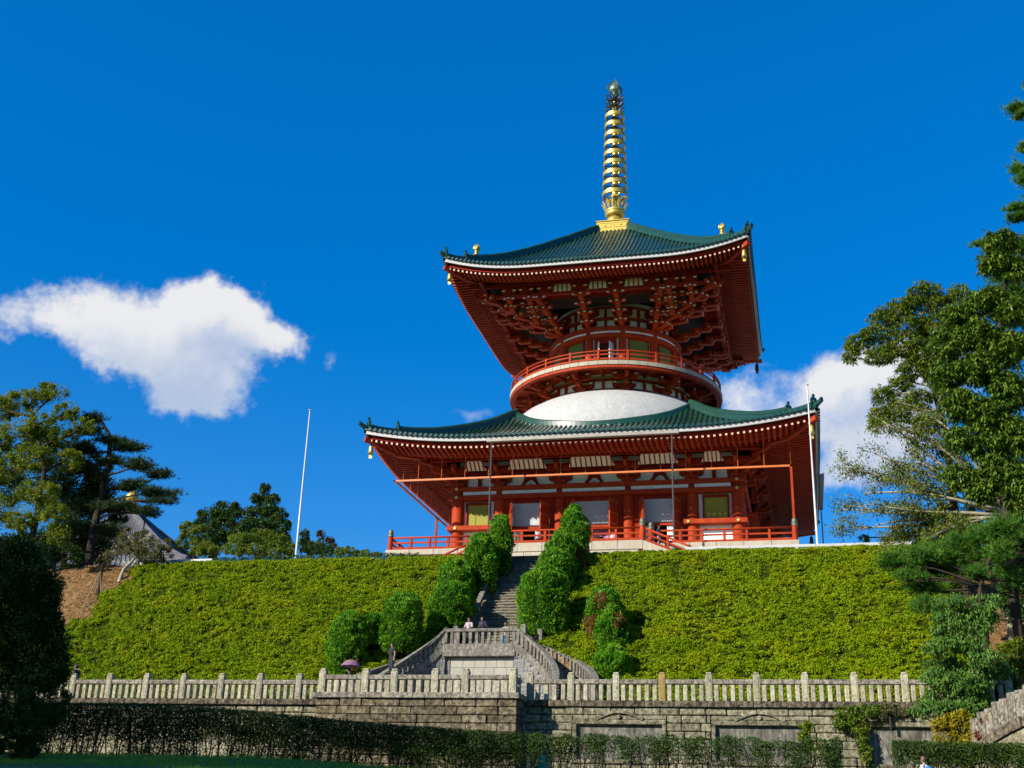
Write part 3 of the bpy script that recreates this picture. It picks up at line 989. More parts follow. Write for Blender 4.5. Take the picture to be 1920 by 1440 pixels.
for k in range(5):
    x = CX0 + .3 + (CX1 - CX0 - .6) * k / 5
    MB().box((x + .006, CY - .25, -1.28), (x + (CX1 - CX0 - .6) / 5 - .006, -16.2, -.80), ch=.03).build('lower_course', TERR, te)
MB().box((CX0 + .1, CY + .12, -.798), (CX1 - .1, -16.1, -.702)).build('shadow_joint', VERM_DK, te)
MB().box((CX0 + .1, CY + .25, Z_PLAZA), (CX1 - .1, -16.05, -1.29)).build('base_wall', TERR, te)
# flanking flights, parallel to the front
for s, xa in ((1, CX1), (-1, CX0)):
    nst, dx = 20, .46
    for i in range(nst):
        xx = xa + s * dx * i
        z = -.2 * (i + 1)
        MB().box((min(xx, xx + s * dx * 1.1), CY + .16, Z_PLAZA), (max(xx, xx + s * dx * 1.1), -TR - .006, z)).build('terrace_step', TERR, te)
    xe = xa + s * dx * nst
    MB().prism([(xa + s * .003, CY + .15, -.02), (xe, CY + .15, Z_PLAZA + .15), (xe, CY + .15, Z_PLAZA), (xa + s * .003, CY + .15, Z_PLAZA)], (0, -.15, 0)).build('stair_side_wall', TERR, te)

tr = thing('terrace_railing', 'vermilion wooden railing with bronze capped corner posts round the terrace', 'railing', (0, -16, 0))
capm = MB().lathe([(.215, 0), (.235, .02), (.235, .14), (.20, .17), (.20, .24), (.235, .27), (.235, .33), (.17, .37), (.20, .44), (.19, .52), (.10, .60), (0, .64)], 14).mesh('post_cap', smooth=True)
capm.materials.append(BRONZE)
newm = MB().lathe([(.21, 0), (.21, 1.12)], 14).mesh('corner_post', smooth=True); newm.materials.append(VERM)
pstm = MB().box((-.10, -.10, 0), (.10, .10, .93), ch=.012).mesh('rail_post'); pstm.materials.append(VERM)


def newel(x, y, z=0.0, h=1.0):
    o = inst('corner_post', newm, tr, (x, y, z))
    c = inst('post_cap', capm, None, (x, y, z + 1.12))
    c.parent = o
    c.location = (0, 0, 1.12)
    return o


def rails(p0, p1, npost, endposts=True):
    p0, p1 = Vector(p0), Vector(p1)
    MB().tube([p0 + Vector((0, 0, 1.02)), p1 + Vector((0, 0, 1.02))], .085, 8).build('hand_rail', VERM, tr, True)
    MB().beam(p0 + Vector((0, 0, .60)), p1 + Vector((0, 0, .60)), .10, .13).build('middle_rail', VERM, tr)
    MB().beam(p0 + Vector((0, 0, .12)), p1 + Vector((0, 0, .12)), .16, .20).build('foot_rail', VERM, tr)
    for k in range(npost):
        t = (k + .5) / npost if not endposts else (k + 1) / (npost + 1)
        p = p0.lerp(p1, t)
        inst('rail_post', pstm, tr, p)


E_ = 16.02
for (x, y) in ((-E_, -E_), (E_, -E_), (-E_, E_), (E_, E_)): newel(x, y)
for x in (CX0 + .2, CX1 - .05): newel(x, CY + .2)
for x in (CX0 + .45, CX1 - .3): newel(x + .75 * (1 if x > 0 else -1), -E_)
rails((-E_ + .2, -E_, 0), (CX0 - 1.0, -E_, 0), 4)
rails((CX1 + 1.0, -E_, 0), (E_ - .2, -E_, 0), 5)
rails((CX0 + .4, CY + .2, 0), (CX1 - .25, CY + .2, 0), 5)
for s in (-1, 1):
    rails((s * E_, -E_ + .2, 0), (s * E_, E_ - .2, 0), 16)
rails((-E_, E_, 0), (E_, E_, 0), 16)
for s, xa in ((1, CX1 + .1), (-1, CX0 - .1)):
    rails((xa, CY + .2, -.05), (xa + s * 8.8, CY + .2, -3.95), 4)

# ------------------------------------------------------------------ the pagoda
pg = thing('pagoda', 'huge vermilion two storey pagoda with green tiled roofs and a golden spire', 'pagoda', (0, 0, 0))
DIRS = [((1, 0), (0, -1)), ((0, 1), (1, 0)), ((-1, 0), (0, 1)), ((0, -1), (-1, 0))]      # along, outward for front, right, back, left


def S(k, x, r, z):
    (ax, ay), (ox, oy) = DIRS[k]
    return (ax * x + ox * r, ay * x + oy * r, z)


def SB(mb, k, x0, x1, r0, r1, z0, z1, mi=0, ch=0.0):
    """box on side k between lateral x0..x1, outward r0..r1"""
    (ax, ay), (ox, oy) = DIRS[k]
    M = Matrix(((ax, ox, 0, 0), (ay, oy, 0, 0), (0, 0, 1, 0), (0, 0, 0, 1)))
    return mb.box((x0, r0, z0), (x1, r1, z1), mi, M, ch)


# ---- first storey
CXS = [-11.7, -8.05, -2.87, 2.87, 8.05, 11.7]
cm = MB().lathe([(.50, 0), (.52, .8), (.52, 4.5), (.48, 6.22)], 18).mesh('column', smooth=True); cm.materials.append(VERM)
done = set()
for k in range(4):
    for x in CXS:
        p = S(k, x, 11.7, 0)
        key = (round(p[0], 1), round(p[1], 1))
        if key in done: continue
        done.add(key)
        inst('column', cm, pg, p)
for k in range(4):
    for (z0, z1, ro, ext) in ((5.12, 5.48, 12.42, 12.45), (5.85, 6.21, 12.42, 12.45)):
        e = ext if k % 2 == 0 else 11.05
        m = MB()
        SB(m, k, -e, e, 11.15, ro, z0, z1, ch=.03)
        m.build('beam', VERM, pg)
    m = MB()
    SB(m, k, -11.2, 11.2, 11.45, 12.12, 5.482, 5.848)
    m.build('wall_strip', WHITE, pg)
    for s in (-1, 1):
        a, c = sorted((s * 7.35, s * (12.45 if k % 2 == 0 else 11.05)))
        m = MB()
        SB(m, k, a, c, 11.15, 12.42, 2.47, 2.86, ch=.03)
        m.build('sill_beam', VERM, pg)
        # window bay
        w = MB()
        a, c = sorted((s * 8.5, s * 11.2))
        SB(w, k, a, c, 11.3, 11.55, .0, 5.13)
        w.build('wall_panel', WHITE, pg)
        fr = MB()
        a, c = sorted((s * 9.02, s * 10.86))
        SB(fr, k, a - .15, a, 11.56, 11.82, 2.865, 4.98); SB(fr, k, c, c + .15, 11.56, 11.82, 2.865, 4.98)
        SB(fr, k, a, c, 11.56, 11.82, 4.78, 4.98); SB(fr, k, a, c, 11.56, 11.80, 2.865, 2.96)
        f = fr.build('window', VERM_DK, pg)
        lt = MB()
        SB(lt, k, a, c, 11.56, 11.60, 2.96, 4.78)
        lt.build('board', GREEN_PANE, f)
        lt = MB()
        ns = 26
        for i in range(ns):
            x = a + (c - a) * (i + .5) / ns
            SB(lt, k, x - .026, x + .026, 11.602, 11.68, 2.96, 4.78)
        lt.build('lattice', GREEN_SLAT, f)
        for (x, z) in ((s * 7.75, 2.66), (s * 11.7, 2.66), (s * 11.7, 5.30), (s * 11.7, 6.03)):
            g = MB()
            q = [S(k, x + .13 * math.cos(j * PI / 4), 12.425, z + .13 * math.sin(j * PI / 4)) for j in range(8)]
            g.prism(q, Vector(S(k, 0, .05, 0)))
            g.build('gilt_boss', GOLD, pg)
    # door bays
    for (a, c) in ((-8.05, -2.87), (-2.87, 2.87), (2.87, 8.05)):
        d = MB()
        SB(d, k, a + .5, a + .85, 11.3, 11.9, 0, 5.12); SB(d, k, c - .85, c - .5, 11.3, 11.9, 0, 5.12)
        SB(d, k, a + .85, c - .85, 11.3, 11.9, 4.80, 5.12); SB(d, k, a + .85, c - .85, 11.2, 11.9, 0.02, .18)
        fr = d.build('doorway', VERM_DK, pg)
        t = MB()
        a2, c2 = a + .86, c - .86
        SB(t, k, a2, c2, 11.5, 11.86, 2.55, 2.78)
        t.build('transom_beam', VERM, fr)
        bk = MB()
        SB(bk, k, a2, c2, 11.62, 11.65, 2.78, 4.8)
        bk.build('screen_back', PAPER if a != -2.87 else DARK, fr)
        la = MB()
        z0, z1 = 2.79, 4.79
        step = .155
        off = -(z1 - z0)
        while off < c2 - a2:
            for sg in (1, -1):
                p0, p1 = max(0, off), min(c2 - a2, off + (z1 - z0))
                if p1 - p0 > .03:
                    q0, q1 = p0 - off, p1 - off
                    if sg == 1: A, B_ = (a2 + p0, z0 + q0), (a2 + p1, z0 + q1)
                    else: A, B_ = (a2 + p0, z1 - q0), (a2 + p1, z1 - q1)
                    la.beam(S(k, A[0], 11.72 + .012 * sg, A[1]), S(k, B_[0], 11.72 + .012 * sg, B_[1]), .03, .05, up=S(k, 0, 1, 0))
            off += step
        la.build('lattice', LATT, fr)
        for (e0, e1) in (((a2, a2 + (c2 - a2) * .34), (c2 - (c2 - a2) * .34, c2)) if a != -2.87 else ()):
            g = MB()
            SB(g, k, e0, e1, 11.66, 11.69, .2, 2.5, 0)
            o = g.build('screen', PAPER, fr)
            g = MB()
            nx, nz = 8, 9
            for i in range(nx + 1):
                x = e0 + (e1 - e0) * i / nx
                SB(g, k, x - .03, x + .03, 11.692, 11.73, .2, 2.5)
            for i in range(nz + 1):
                z = .2 + 2.3 * i / nz
                SB(g, k, e0, e1, 11.694, 11.728, z - .03, z + .03)
            g.build('screen_grid', LATT, fr)
        # open door leaves with rows of studs
        for s in (1, -1):
            hx = a + .90 if s == 1 else c - .90
            leaf = MB()
            ang = rad(68)
            dx, dr = s * math.cos(ang), math.sin(ang)
            Lw = 1.3
            p0, p1 = Vector(S(k, hx, 11.92, 2.45)), Vector(S(k, hx + dx * Lw, 11.92 + dr * Lw, 2.45))
            leaf.beam(p0, p1, .11, 4.55)
            o = leaf.build('door', VERM, pg)
            stds = MB()
            nrm = (p1 - p0).cross(Vector((0, 0, 1))).normalized()
            for zz in (.45, 1.6, 2.6, 3.5, 4.45):
                for j in range(4):
                    P = p0.lerp(p1, (j + .5) / 4)
                    for sgn in (1, -1):
                        Q = Vector((P.x, P.y, zz)) + nrm * .056 * sgn
                        e = .05
                        stds.raw([Q + Vector((0, 0, e)), Q - Vector((0, 0, e)), Q + (p1 - p0).normalized() * e, Q - (p1 - p0).normalized() * e, Q + nrm * .05 * sgn],
                                 [(0, 2, 4), (2, 1, 4), (1, 3, 4), (3, 0, 4)])
            stds.build('door_studs', GOLD, o)
    # frieze above the beams: white plaster, struts, brackets
    m = MB()
    SB(m, k, -11.75, 11.75, 11.4, 11.6, 6.2, 8.6)
    m.build('frieze_panel', WHITE, pg)
    for i in range(5):
        xm = (CXS[i] + CXS[i + 1]) / 2
        s_ = MB()
        if i in (0, 4):
            SB(s_, k, xm - .14, xm + .14, 11.605, 11.85, 6.212, 7.05)
        else:
            for s in (-1, 1):                      # frog-leg strut
                pr = [(0.12, .95), (.42, .95), (.60, .45), (.95, .0), (.62, .0), (.40, .38), (.12, .62)]
                s_.prism([S(k, xm + s * u, 11.62, 6.212 + v) for (u, v) in pr][::s], Vector(S(k, 0, .2, 0)))
            SB(s_, k, xm - .13, xm + .13, 11.62, 11.82, 6.83, 7.16)
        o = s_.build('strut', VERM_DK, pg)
        bb = MB()
        SB(bb, k, xm - .3, xm + .3, 11.6, 12.0, 7.06 if i in (0, 4) else 7.165, 7.32, ch=.06)
        bb.build('bearing_block', VERM_DK, o)
        if i not in (0, 4):
            e = MB()
            e.prism([S(k, xm + .2 * math.cos(j * PI / 4), 11.62, 6.42 + .2 * math.sin(j * PI / 4)) for j in range(8)], Vector(S(k, 0, .06, 0)))
            e.build('emblem', PAPER, o)
    for (z0, z1, r0, r1, e) in ((7.32, 7.62, 11.62, 12.1, 12.0), (7.58, 7.80, 12.6, 12.95, 12.9), (8.02, 8.34, 13.75, 14.1, 14.1)):
        m = MB()
        SB(m, k, -e, e, r0, r1, z0, z1)
        m.build('purlin', VERM_DK, pg)
    # ribbed cream ceiling between wall and outer purlin
    for i in range(5):
        x0, x1 = CXS[i] + .95, CXS[i + 1] - .95
        if i == 0: x0 += -.1
        c = MB()
        q = [S(k, x0, 12.96, 7.42), S(k, x1, 12.96, 7.42), S(k, x1 - .35, 13.74, 8.02), S(k, x0 + .35, 13.74, 8.02)]
        c.poly(q)
        c.poly([(p[0], p[1], p[2] + .05) for p in q][::-1])
        o = c.build('ribbed_ceiling', CREAM, pg)
        nr = max(4, round((x1 - x0) / .46))
        rb = MB().beam(S(k, 0, 12.97, 7.385), S(k, 0, 13.73, 7.985), .09, .10).mesh('rib')
        rb.materials.append(VERM_DK)
        for j in range(nr + 1):
            x = x0 + .2 + (x1 - x0 - .4) * j / nr
            inst('rib', rb, o, S(k, x, 0, 0))


def arm_poly(L, h):
    """side view of a bracket arm with rounded under-ends"""
    return [(-L / 2, h), (-L / 2, h * .55), (-L / 2 + .08, h * .25), (-L / 2 + .3, 0), (L / 2 - .3, 0), (L / 2 - .08, h * .25), (L / 2, h * .55), (L / 2, h)]


def block_m(w, h):
    return [(-w / 2, h * .4), (-w / 2, h), (w / 2, h), (w / 2, h * .4), (w / 2 * .72, 0), (-w / 2 * .72, 0)]


def bracket(name, parent, P, out, z, steps, step_r, step_z, arm_len, aw=.26, ah=.36, thick=1.0, mats=None, lat=True):
    """stepped bracket: from point P (x, y) stepping along `out`; arms across it, blocks on the arms"""
    mats = mats or [VERM, CREAM]
    o_ = Vector((out[0], out[1], 0)).normalized()
    a_ = Vector((-o_.y, o_.x, 0))
    P = Vector((P[0], P[1], 0))
    big = MB()
    big.prism([P + a_ * x - o_ * .5 + Vector((0, 0, z + y)) for (x, y) in block_m(1.05 * thick, .42)], o_ * 1.0)
    root = big.build(name, mats, parent)
    zz = z + .42
    for s in range(steps):
        c = P + o_ * (step_r * s)
        nose = MB()
        L0 = -.4 if s else -.4
        L1 = step_r + .42
        pl = [(L0, 0), (L1 - .35, 0), (L1 - .1, .10), (L1, ah * .55), (L1, ah), (L0, ah)]
        nose.prism([c + o_ * u + Vector((0, 0, zz + v)) - a_ * aw / 2 for (u, v) in pl], a_ * aw)
        nose.build('bracket_arm', mats, root)
        if lat:
            for cc, ln in ((c, arm_len + .25 * s),):
                m = MB()
                m.prism([cc + a_ * u + Vector((0, 0, zz + v + .005)) - o_ * (aw / 2 + .003) for (u, v) in arm_poly(ln, ah)], o_ * (aw + .006))
                m.build('bracket_arm', mats, root)
                b2 = MB()
                for u in (-ln / 2 + .22, ln / 2 - .22):
                    b2.prism([cc + a_ * (u + x) - o_ * .19 + Vector((0, 0, zz + ah + .008 + y)) for (x, y) in block_m(.42, .24)], o_ * .38)
                    b2.prism([cc + a_ * (u + x) + o_ * .192 + Vector((0, 0, zz + ah + .03 + y)) for (x, y) in block_m(.30, .16)], o_ * .012, 1)
                b2.build('bearing_blocks', mats, root)
        b3 = MB()
        cc = c + o_ * step_r
        b3.prism([cc + a_ * x - o_ * .21 + Vector((0, 0, zz + ah + .004 + y)) for (x, y) in block_m(.46, .25)], o_ * .42)
        b3.build('bearing_block', mats, root)
        zz += step_z
    return root, zz


for k in range(4):
    for i, x in enumerate(CXS):
        if i in (0, 5):
            if k % 2: continue
            sx = -1 if i == 0 else 1
            p = S(k, x, 11.7, 0)
            o1 = Vector(S(k, sx, 1, 0))
            bracket('corner_bracket', pg, p, o1, 6.21, 3, 1.15, .60, 1.5, lat=False, thick=1.1)
            bracket('bracket_set', pg, p, S(k, 0, 1, 0), 6.21, 2, .98, .62, 1.6)
            bracket('bracket_set', pg, p, S(k, sx, 0, 0), 6.212, 2, .98, .62, 1.6, thick=.99)
            continue
        bracket('bracket_set', pg, S(k, x, 11.7, 0), S(k, 0, 1, 0), 6.21, 2, .98, .62, 2.0)
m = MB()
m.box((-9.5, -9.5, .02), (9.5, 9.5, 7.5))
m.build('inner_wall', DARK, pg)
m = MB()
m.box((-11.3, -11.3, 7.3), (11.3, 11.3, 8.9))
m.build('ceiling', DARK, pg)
sh = thing('purple_curtain', 'purple and pink ceremonial curtain hung across the middle doorway', 'curtain', (0, -11.05, 2.5))
m = MB()
for i in range(60):
    x0, x1 = -1.95 + 3.9 * i / 60, -1.95 + 3.9 * (i + 1) / 60
    f = lambda x: -11.06 + .05 * math.sin(x * 11)
    g = lambda x: 1.75 + .18 * math.sin(x * 3.2) ** 2
    m.poly([(x0, f(x0), g(x0)), (x1, f(x1), g(x1)), (x1, f(x1), 2.52), (x0, f(x0), 2.52)])
    m.poly([(x0, f(x0) + .02, 2.52), (x1, f(x1) + .02, 2.52), (x1, f(x1) + .02, g(x1)), (x0, f(x0) + .02, g(x0))])
m.build('curtain_cloth', CLOTHP, sh)


# ---- square roofs
class Roof:
    def __init__(s, a, zmid, rise, prof, R_in, name, tile_dx, tile_r):
        s.a, s.zmid, s.rise, s.prof, s.R_in, s.name, s.dx, s.tr = a, zmid, rise, prof, R_in, name, tile_dx, tile_r

    def lift(s, x, r):
        u = max(0.0, (abs(x) / s.a - .38) / .62)
        w = max(0.0, 1 - (s.a - r) / (s.a * .62))
        return s.rise * u ** 2.3 * w ** 1.3

    def P(s, r):
        t = (s.a - r)
        pr = s.prof
        for i in range(len(pr) - 1):
            if pr[i + 1][0] <= r <= pr[i][0]:
                f = (pr[i][0] - r) / (pr[i][0] - pr[i + 1][0])
                p0 = pr[max(i - 1, 0)][1]; p1 = pr[i][1]; p2 = pr[i + 1][1]; p3 = pr[min(i + 2, len(pr) - 1)][1]
                return p1 + .5 * f * (p2 - p0 + f * (2 * p0 - 5 * p1 + 4 * p2 - p3 + f * (3 * (p1 - p2) + p3 - p0)))
        return pr[-1][1] if r < pr[-1][0] else pr[0][1] - (r - pr[0][0]) * .3

    def z(s, x, r): return s.P(r) + s.lift(x, r)

    def rin(s, x):
        if s.R_in[0] == 'square': return max(abs(x), s.R_in[1])
        return max(abs(x), math.sqrt(max(0, s.R_in[1] ** 2 - x * x)))

    def eave(s, k, r, dz, N=44, lim=None):
        """frames following the eave at distance r, height offset dz"""
        out = []
        for i in range(N + 1):
            u = -1 + 2 * i / N
            x = (lim or r) * u
            out.append((Vector(S(k, x, r, s.zmid + s.lift(x, s.a) + dz)), Vector(S(k, 0, 1, 0)), Vector((0, 0, 1))))
        return out

    def build(s, soffit):
        a = s.a
        root = None
        for k in range(4):
            n, mrows = 36, 16
            V, Q = [], []
            for j in range(mrows + 1):
                for i in range(n + 1):
                    u = -1 + 2 * i / n
                    xe = a * u
                    ri = s.rin(xe) if s.R_in[0] != 'square' else s.R_in[1]
                    if s.R_in[0] == 'square':
                        r = a + (ri - a) * j / mrows
                        x = u * r
                    else:
                        xi = u * s.R_in[1] * .7071
                        rI = math.sqrt(s.R_in[1] ** 2 - xi * xi)
                        t = j / mrows
                        r = a + (rI - a) * t
                        x = xe + (xi - xe) * t
                    V.append(S(k, x, r, s.z(x, r) - .02))
            for j in range(mrows):
                for i in range(n):
                    p = j * (n + 1) + i
                    Q.append((p, p + 1, p + n + 2, p + n + 1))
            m = MB().raw(V, Q)
            if k == 0:
                root = m.build(s.name, TILE_DK, pg, True)
            else:
                m.build('roof_slope', TILE_DK, root, True)
        s.root = root
        for k in range(4):
            nrow = int(2 * (a - .15) / s.dx)
            joined = MB()
            for i in range(nrow + 1):
                x = -(a - .15) + 2 * (a - .15) * i / nrow
                ri = s.rin(x) + (.25 if abs(x) > s.rin(x) - .3 else .05)
                L = a + .12 - ri
                if L < .15: continue
                m = MB() if k == 0 else joined
                segs = 7
                prof = [(-s.tr, 0), (-s.tr * .7, s.tr * .75), (0, s.tr * 1.05), (s.tr * .7, s.tr * .75), (s.tr, 0)]
                (ax, ay), (ox, oy) = DIRS[k]
                fr = []
                for q in range(segs + 1):
                    r = a + .12 - L * q / segs
                    fr.append((Vector(S(k, x, r, s.z(x, min(r, a)) - (.02 if r > a else 0) + .0)), Vector((ax, ay, 0)), Vector((0, 0, 1))))
                m.sweep(fr, prof)
                e = fr[0][0]
                m.prism([e + Vector((ax, ay, 0)) * s.tr * 1.12 * math.cos(j * PI / 4) + Vector((0, 0, s.tr * .28 + s.tr * 1.0 * math.sin(j * PI / 4))) for j in range(8)], Vector((ox, oy, 0)) * .05)
                if k == 0: m.build('tile_row', TILE, root)
            if k: joined.build('tile_rows', TILE, root, kind='stuff')
            # pan tiles at the edge, white board, red board
            for nm, r, dz, w, h, mt in (('eave_tiles', a + .06, -.12, .16, .13, TILE), ('eave_board', a - .04, -.42, .18, .30, EAVEW), ('eave_beam', a - .40, -.70, .16, .30, VERM_DK)):
                MB().sweep(s.eave(k, r, dz), [(-w, 0), (0, 0), (0, h), (-w, h)]).build(nm, mt, root)
        # hips
        for q in range(4):
            sx, sy = ((-1, -1), (1, -1), (1, 1), (-1, 1))[q]
            def hip(r): return Vector((sx * r, sy * r, s.z(r, r)))
            side = Vector((sx, -sy, 0)).normalized() if sx * sy > 0 else Vector((sx, -sy, 0)).normalized()
            r_in = s.R_in[1] if s.R_in[0] == 'square' else s.R_in[1] * .7071
            r1, r2 = a * .875, a * .975
            fr = [(hip(r_in + (r1 - r_in) * i / 16), side, Vector((0, 0, 1))) for i in range(17)]
            MB().sweep(fr, [(-.26, -.05), (.26, -.05), (.26, .62), (.16, .74), (0, .80), (-.16, .74), (-.26, .62)]).build('hip_ridge', RIDGE, root)
            MB().sweep([(p + Vector((0, 0, .42)), s_, u) for p, s_, u in fr], [(-.30, 0), (.30, 0), (.30, .06), (-.30, .06)]).build('ridge_cornice', RIDGE, root)
            fr = [(hip(r1 + .1 + (r2 - r1) * i / 6), side, Vector((0, 0, 1))) for i in range(7)]
            MB().sweep(fr, [(-.22, -.05), (.22, -.05), (.22, .44), (0, .56), (-.22, .44)]).build('lower_ridge', RIDGE, root)
            fr = [(hip(r2 + (a * 1.018 - r2) * i / 4) + Vector((0, 0, .03 * i * i * .6)), side, Vector((0, 0, 1))) for i in range(5)]
            MB().sweep(fr, [(-.16, -.05), (.16, -.05), (.14, .22), (0, .30), (-.14, .22)]).build('corner_tile', RIDGE, root)
            for rr, hh in ((r1 + .05, 1.0), (r2 + .12, .95)):
                p = hip(rr)
                d = Vector((sx, sy, 0)).normalized()
                t = Vector((-d.y, d.x, 0))
                pts = [(-.36, -.1), (-.46, .25), (-.34, .45), (-.36, .72), (-.22, .88), (-.08, .84), (-.12, 1.08), (0, 1.20), (.12, 1.08), (.08, .84), (.22, .88), (.36, .72), (.34, .45), (.46, .25), (.36, -.1)]
                o = MB()
                o.prism([p + t * x * .85 + Vector((0, 0, y * hh)) for x, y in pts], d * .16)
                o.lathe([(0, .0), (.16, .02), (.2, .1)], 8, (0, 0, 0))
                for i in range(24):
                    v = o.v[-24 + i]
                    o.v[-24 + i] = tuple(p + d * (.28 - v[2]) + t * v[0] + Vector((0, 0, .45 * hh + v[1])))
                o.build('ridge_end_tile', RIDGE, root)
        # soffit: boards, two tiers of rafters
        r_wall, z_wall, r_mid, z_mid, z_edge = soffit
        def zs(x, r):
            lf = s.lift(x, min(a, r + 1.5))
            if r > r_mid: z = z_mid + .16 + (z_edge - z_mid - .16) * (r - r_mid) / (a - .25 - r_mid)
            else: z = z_wall + (z_mid - z_wall) * (r - r_wall) / (r_mid - r_wall)
            return z + lf
        for k in range(4):
            bd = MB()
            n = 30
            for (ra, rb, dz) in ((r_wall - .9, r_mid + .05, .20), (r_mid - .1, a - .26, .16)):
                for i in range(n):
                    for j in range(3):
                        q = []
                        for (ii, jj) in ((i, j), (i + 1, j), (i + 1, j + 1), (i, j + 1)):
                            r = ra + (rb - ra) * jj / 3
                            x = r * (-1 + 2 * ii / n)
                            q.append(S(k, x, r, zs(x, r) + dz))
                        bd.poly(q)
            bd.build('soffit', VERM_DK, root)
            nr = int(2 * (a - .6) / (s.dx * 1.02))
            jn = MB()
            for i in range(nr + 1):
                x = -(a - .6) + 2 * (a - .6) * i / nr
                for nm, ra, rb, w, h in (('rafter', max(r_wall - .4, abs(x) + .1), r_mid + .25, .17, .23), ('flying_rafter', max(r_mid - .2, abs(x) + .1), a - .34, .16, .19)):
                    if rb - ra < .12: continue
                    m = MB() if k == 0 else jn
                    p0, p1 = S(k, x, ra, zs(x, ra) + .06), S(k, x, rb, zs(x, rb) + .04)
                    m.beam(p0, p1, w, h, 0, end_mi=1)
                    if k == 0: m.build(nm, [VERM, RAFT_END if nm == 'flying_rafter' else CREAM], root)
            jn.build('rafters', [VERM, RAFT_END], root, kind='stuff')
            MB().sweep([(Vector(S(k, x, r_mid + .12, zs(x, r_mid) + .17)), Vector(S(k, 0, 1, 0)), Vector((0, 0, 1))) for x in [(-1 + 2 * i / 40) * (r_mid + .1) for i in range(41)]],
                       [(-.08, 0), (.08, 0), (.08, .14), (-.08, .14)]).build('rafter_fascia', VERM, root)
        for q in range(4):
            sx, sy = ((-1, -1), (1, -1), (1, 1), (-1, 1))[q]
            m = MB()
            pts = [Vector((sx * r, sy * r, zs(r, r) - .02)) for r in (r_wall - .6, r_mid, a - .75, a - .12)]
            for i in range(3):
                m.beam(pts[i], pts[i + 1] + (pts[i + 1] - pts[i]) * .01, .36, .50 - .06 * i)
            m.build('hip_rafter', [VERM], root)
        s.zs = zs
        return root


low = Roof(18.23, 8.72, 1.12, [(18.23, 8.72), (16.0, 9.42), (13.5, 10.40), (11.1, 11.62), (9.5, 12.65), (7.6, 14.1)], ('circle', 11.05), 'lower_roof', .44, .135)
r_low = low.build((13.9, 8.15, 16.0, 7.62, 7.86))
up = Roof(13.68, 26.38, 1.30, [(13.68, 26.38), (11.5, 27.62), (9.0, 29.28), (6.5, 31.25), (4.0, 33.35), (2.6, 34.65), (1.6, 35.55)], ('square', 1.6), 'upper_roof', .392, .12)
r_up = up.build((10.3, 25.98, 11.95, 25.42, 25.42))

# band where the lower roof meets the dome
for k in range(4):
    fr = []
    for i in range(41):
        a = rad(-45 + 90 * i / 40)
        x, r = 11.05 * math.sin(a), 11.05 * math.cos(a)
        d = Vector(S(k, math.sin(a), math.cos(a), 0))
        fr.append((Vector(S(k, x, r, low.z(x, r))), d, Vector((0, 0, 1))))
    MB().sweep(fr, [(-.35, -.3), (.22, -.3), (.22, .34), (.10, .46), (-.12, .46), (-.35, .30)]).build('roof_collar', RIDGE, r_low)

# gilt jewels standing on the hips of the upper roof
for (sx, sy) in ((-1, -1), (1, -1), (1, 1), (-1, 1)):
    r = 11.25
    p = Vector((sx * r, sy * r, up.z(r, r) + .75))
    m = MB().lathe([(.20, 0), (.22, .1), (.12, .14), (.12, .22), (.22, .26), (.08, .30), (.20, .40), (.28, .58), (.24, .76), (.12, .92), (.02, 1.08), (0, 1.1)], 14, p)
    for j in range(4):
        a = j * PI / 2 + .4
        d = Vector((math.cos(a), math.sin(a), 0))
        m.prism([p + d * u + Vector((0, 0, v)) for u, v in ((.25, .42), (.34, .62), (.28, .86), (.08, 1.16), (.20, .8))], Vector((-d.y, d.x, 0)) * .03)
    m.build('ridge_jewel', GOLD, r_up, True)

# ---- white dome
prof = [(11.3, 11.2), (11.25, 12.0), (11.05, 12.9), (10.6, 13.8), (9.9, 14.7), (9.1, 15.4), (8.2, 15.95), (7.4, 16.27), (7.0, 16.35)]
m = MB().lathe(prof, 72)
dome = m.build('white_dome', DOMEW, pg, True)

# ---- balcony ring
def ringbox(name, r0, r1, z0, z1, mat, parent, n=96, mi=0):
    return MB().lathe([(r0, z0), (r1, z0), (r1, z1), (r0, z1)], n, close=True).build(name, mat, parent)


ringbox('balcony_wall', 6.6, 7.1, 16.3, 18.0, WHITE, pg)
ringbox('wall_foot_ring', 7.0, 7.5, 16.28, 16.40, VERM, pg)
ringbox('balcony_beam', 9.6, 10.06, 17.40, 17.662, VERM, pg)
ringbox('balcony_soffit', 7.0, 9.79, 17.90, 17.99, VERM, pg)
ringbox('balcony_floor', 6.0, 9.8, 17.992, 18.03, CREAM, pg)
ringbox('wall_ring', 7.05, 7.35, 17.22, 17.40, VERM, pg)
for i in range(72):
    a0, a1 = 2 * PI * i / 72 + .0016, 2 * PI * (i + 1) / 72 - .0016
    MB().lathe([(9.81, 17.665), (10.12, 17.665), (10.12, 18.03), (9.81, 18.03)], 2, a0=a0, a1=a1, close=True).build('edge_block', TERR, pg)
jm = MB().box((7.1, -.13, 17.68), (9.6, .13, 17.895)).mesh('joist'); jm.materials.append(VERM)
jm2 = MB().box((7.08, -.11, 16.42), (7.30, .11, 17.22)).mesh('wall_strut'); jm2.materials.append(VERM)
for i in range(24):
    a = 2 * PI * i / 24
    inst('joist', jm, pg, (0, 0, 0), a)
    if i % 2 == 0: inst('wall_strut', jm2, pg, (0, 0, 0), a)
for i in range(12):
    a = 2 * PI * (i + .5) / 12
    d = (math.cos(a), math.sin(a))
    bracket('balcony_bracket', pg, (d[0] * 7.2, d[1] * 7.2), d, 16.12, 2, .98, .50, 2.1, aw=.30, ah=.36, thick=.8)
rl = ringbox('balcony_rail', 9.88, 9.98, 18.16, 18.32, VERM, pg)
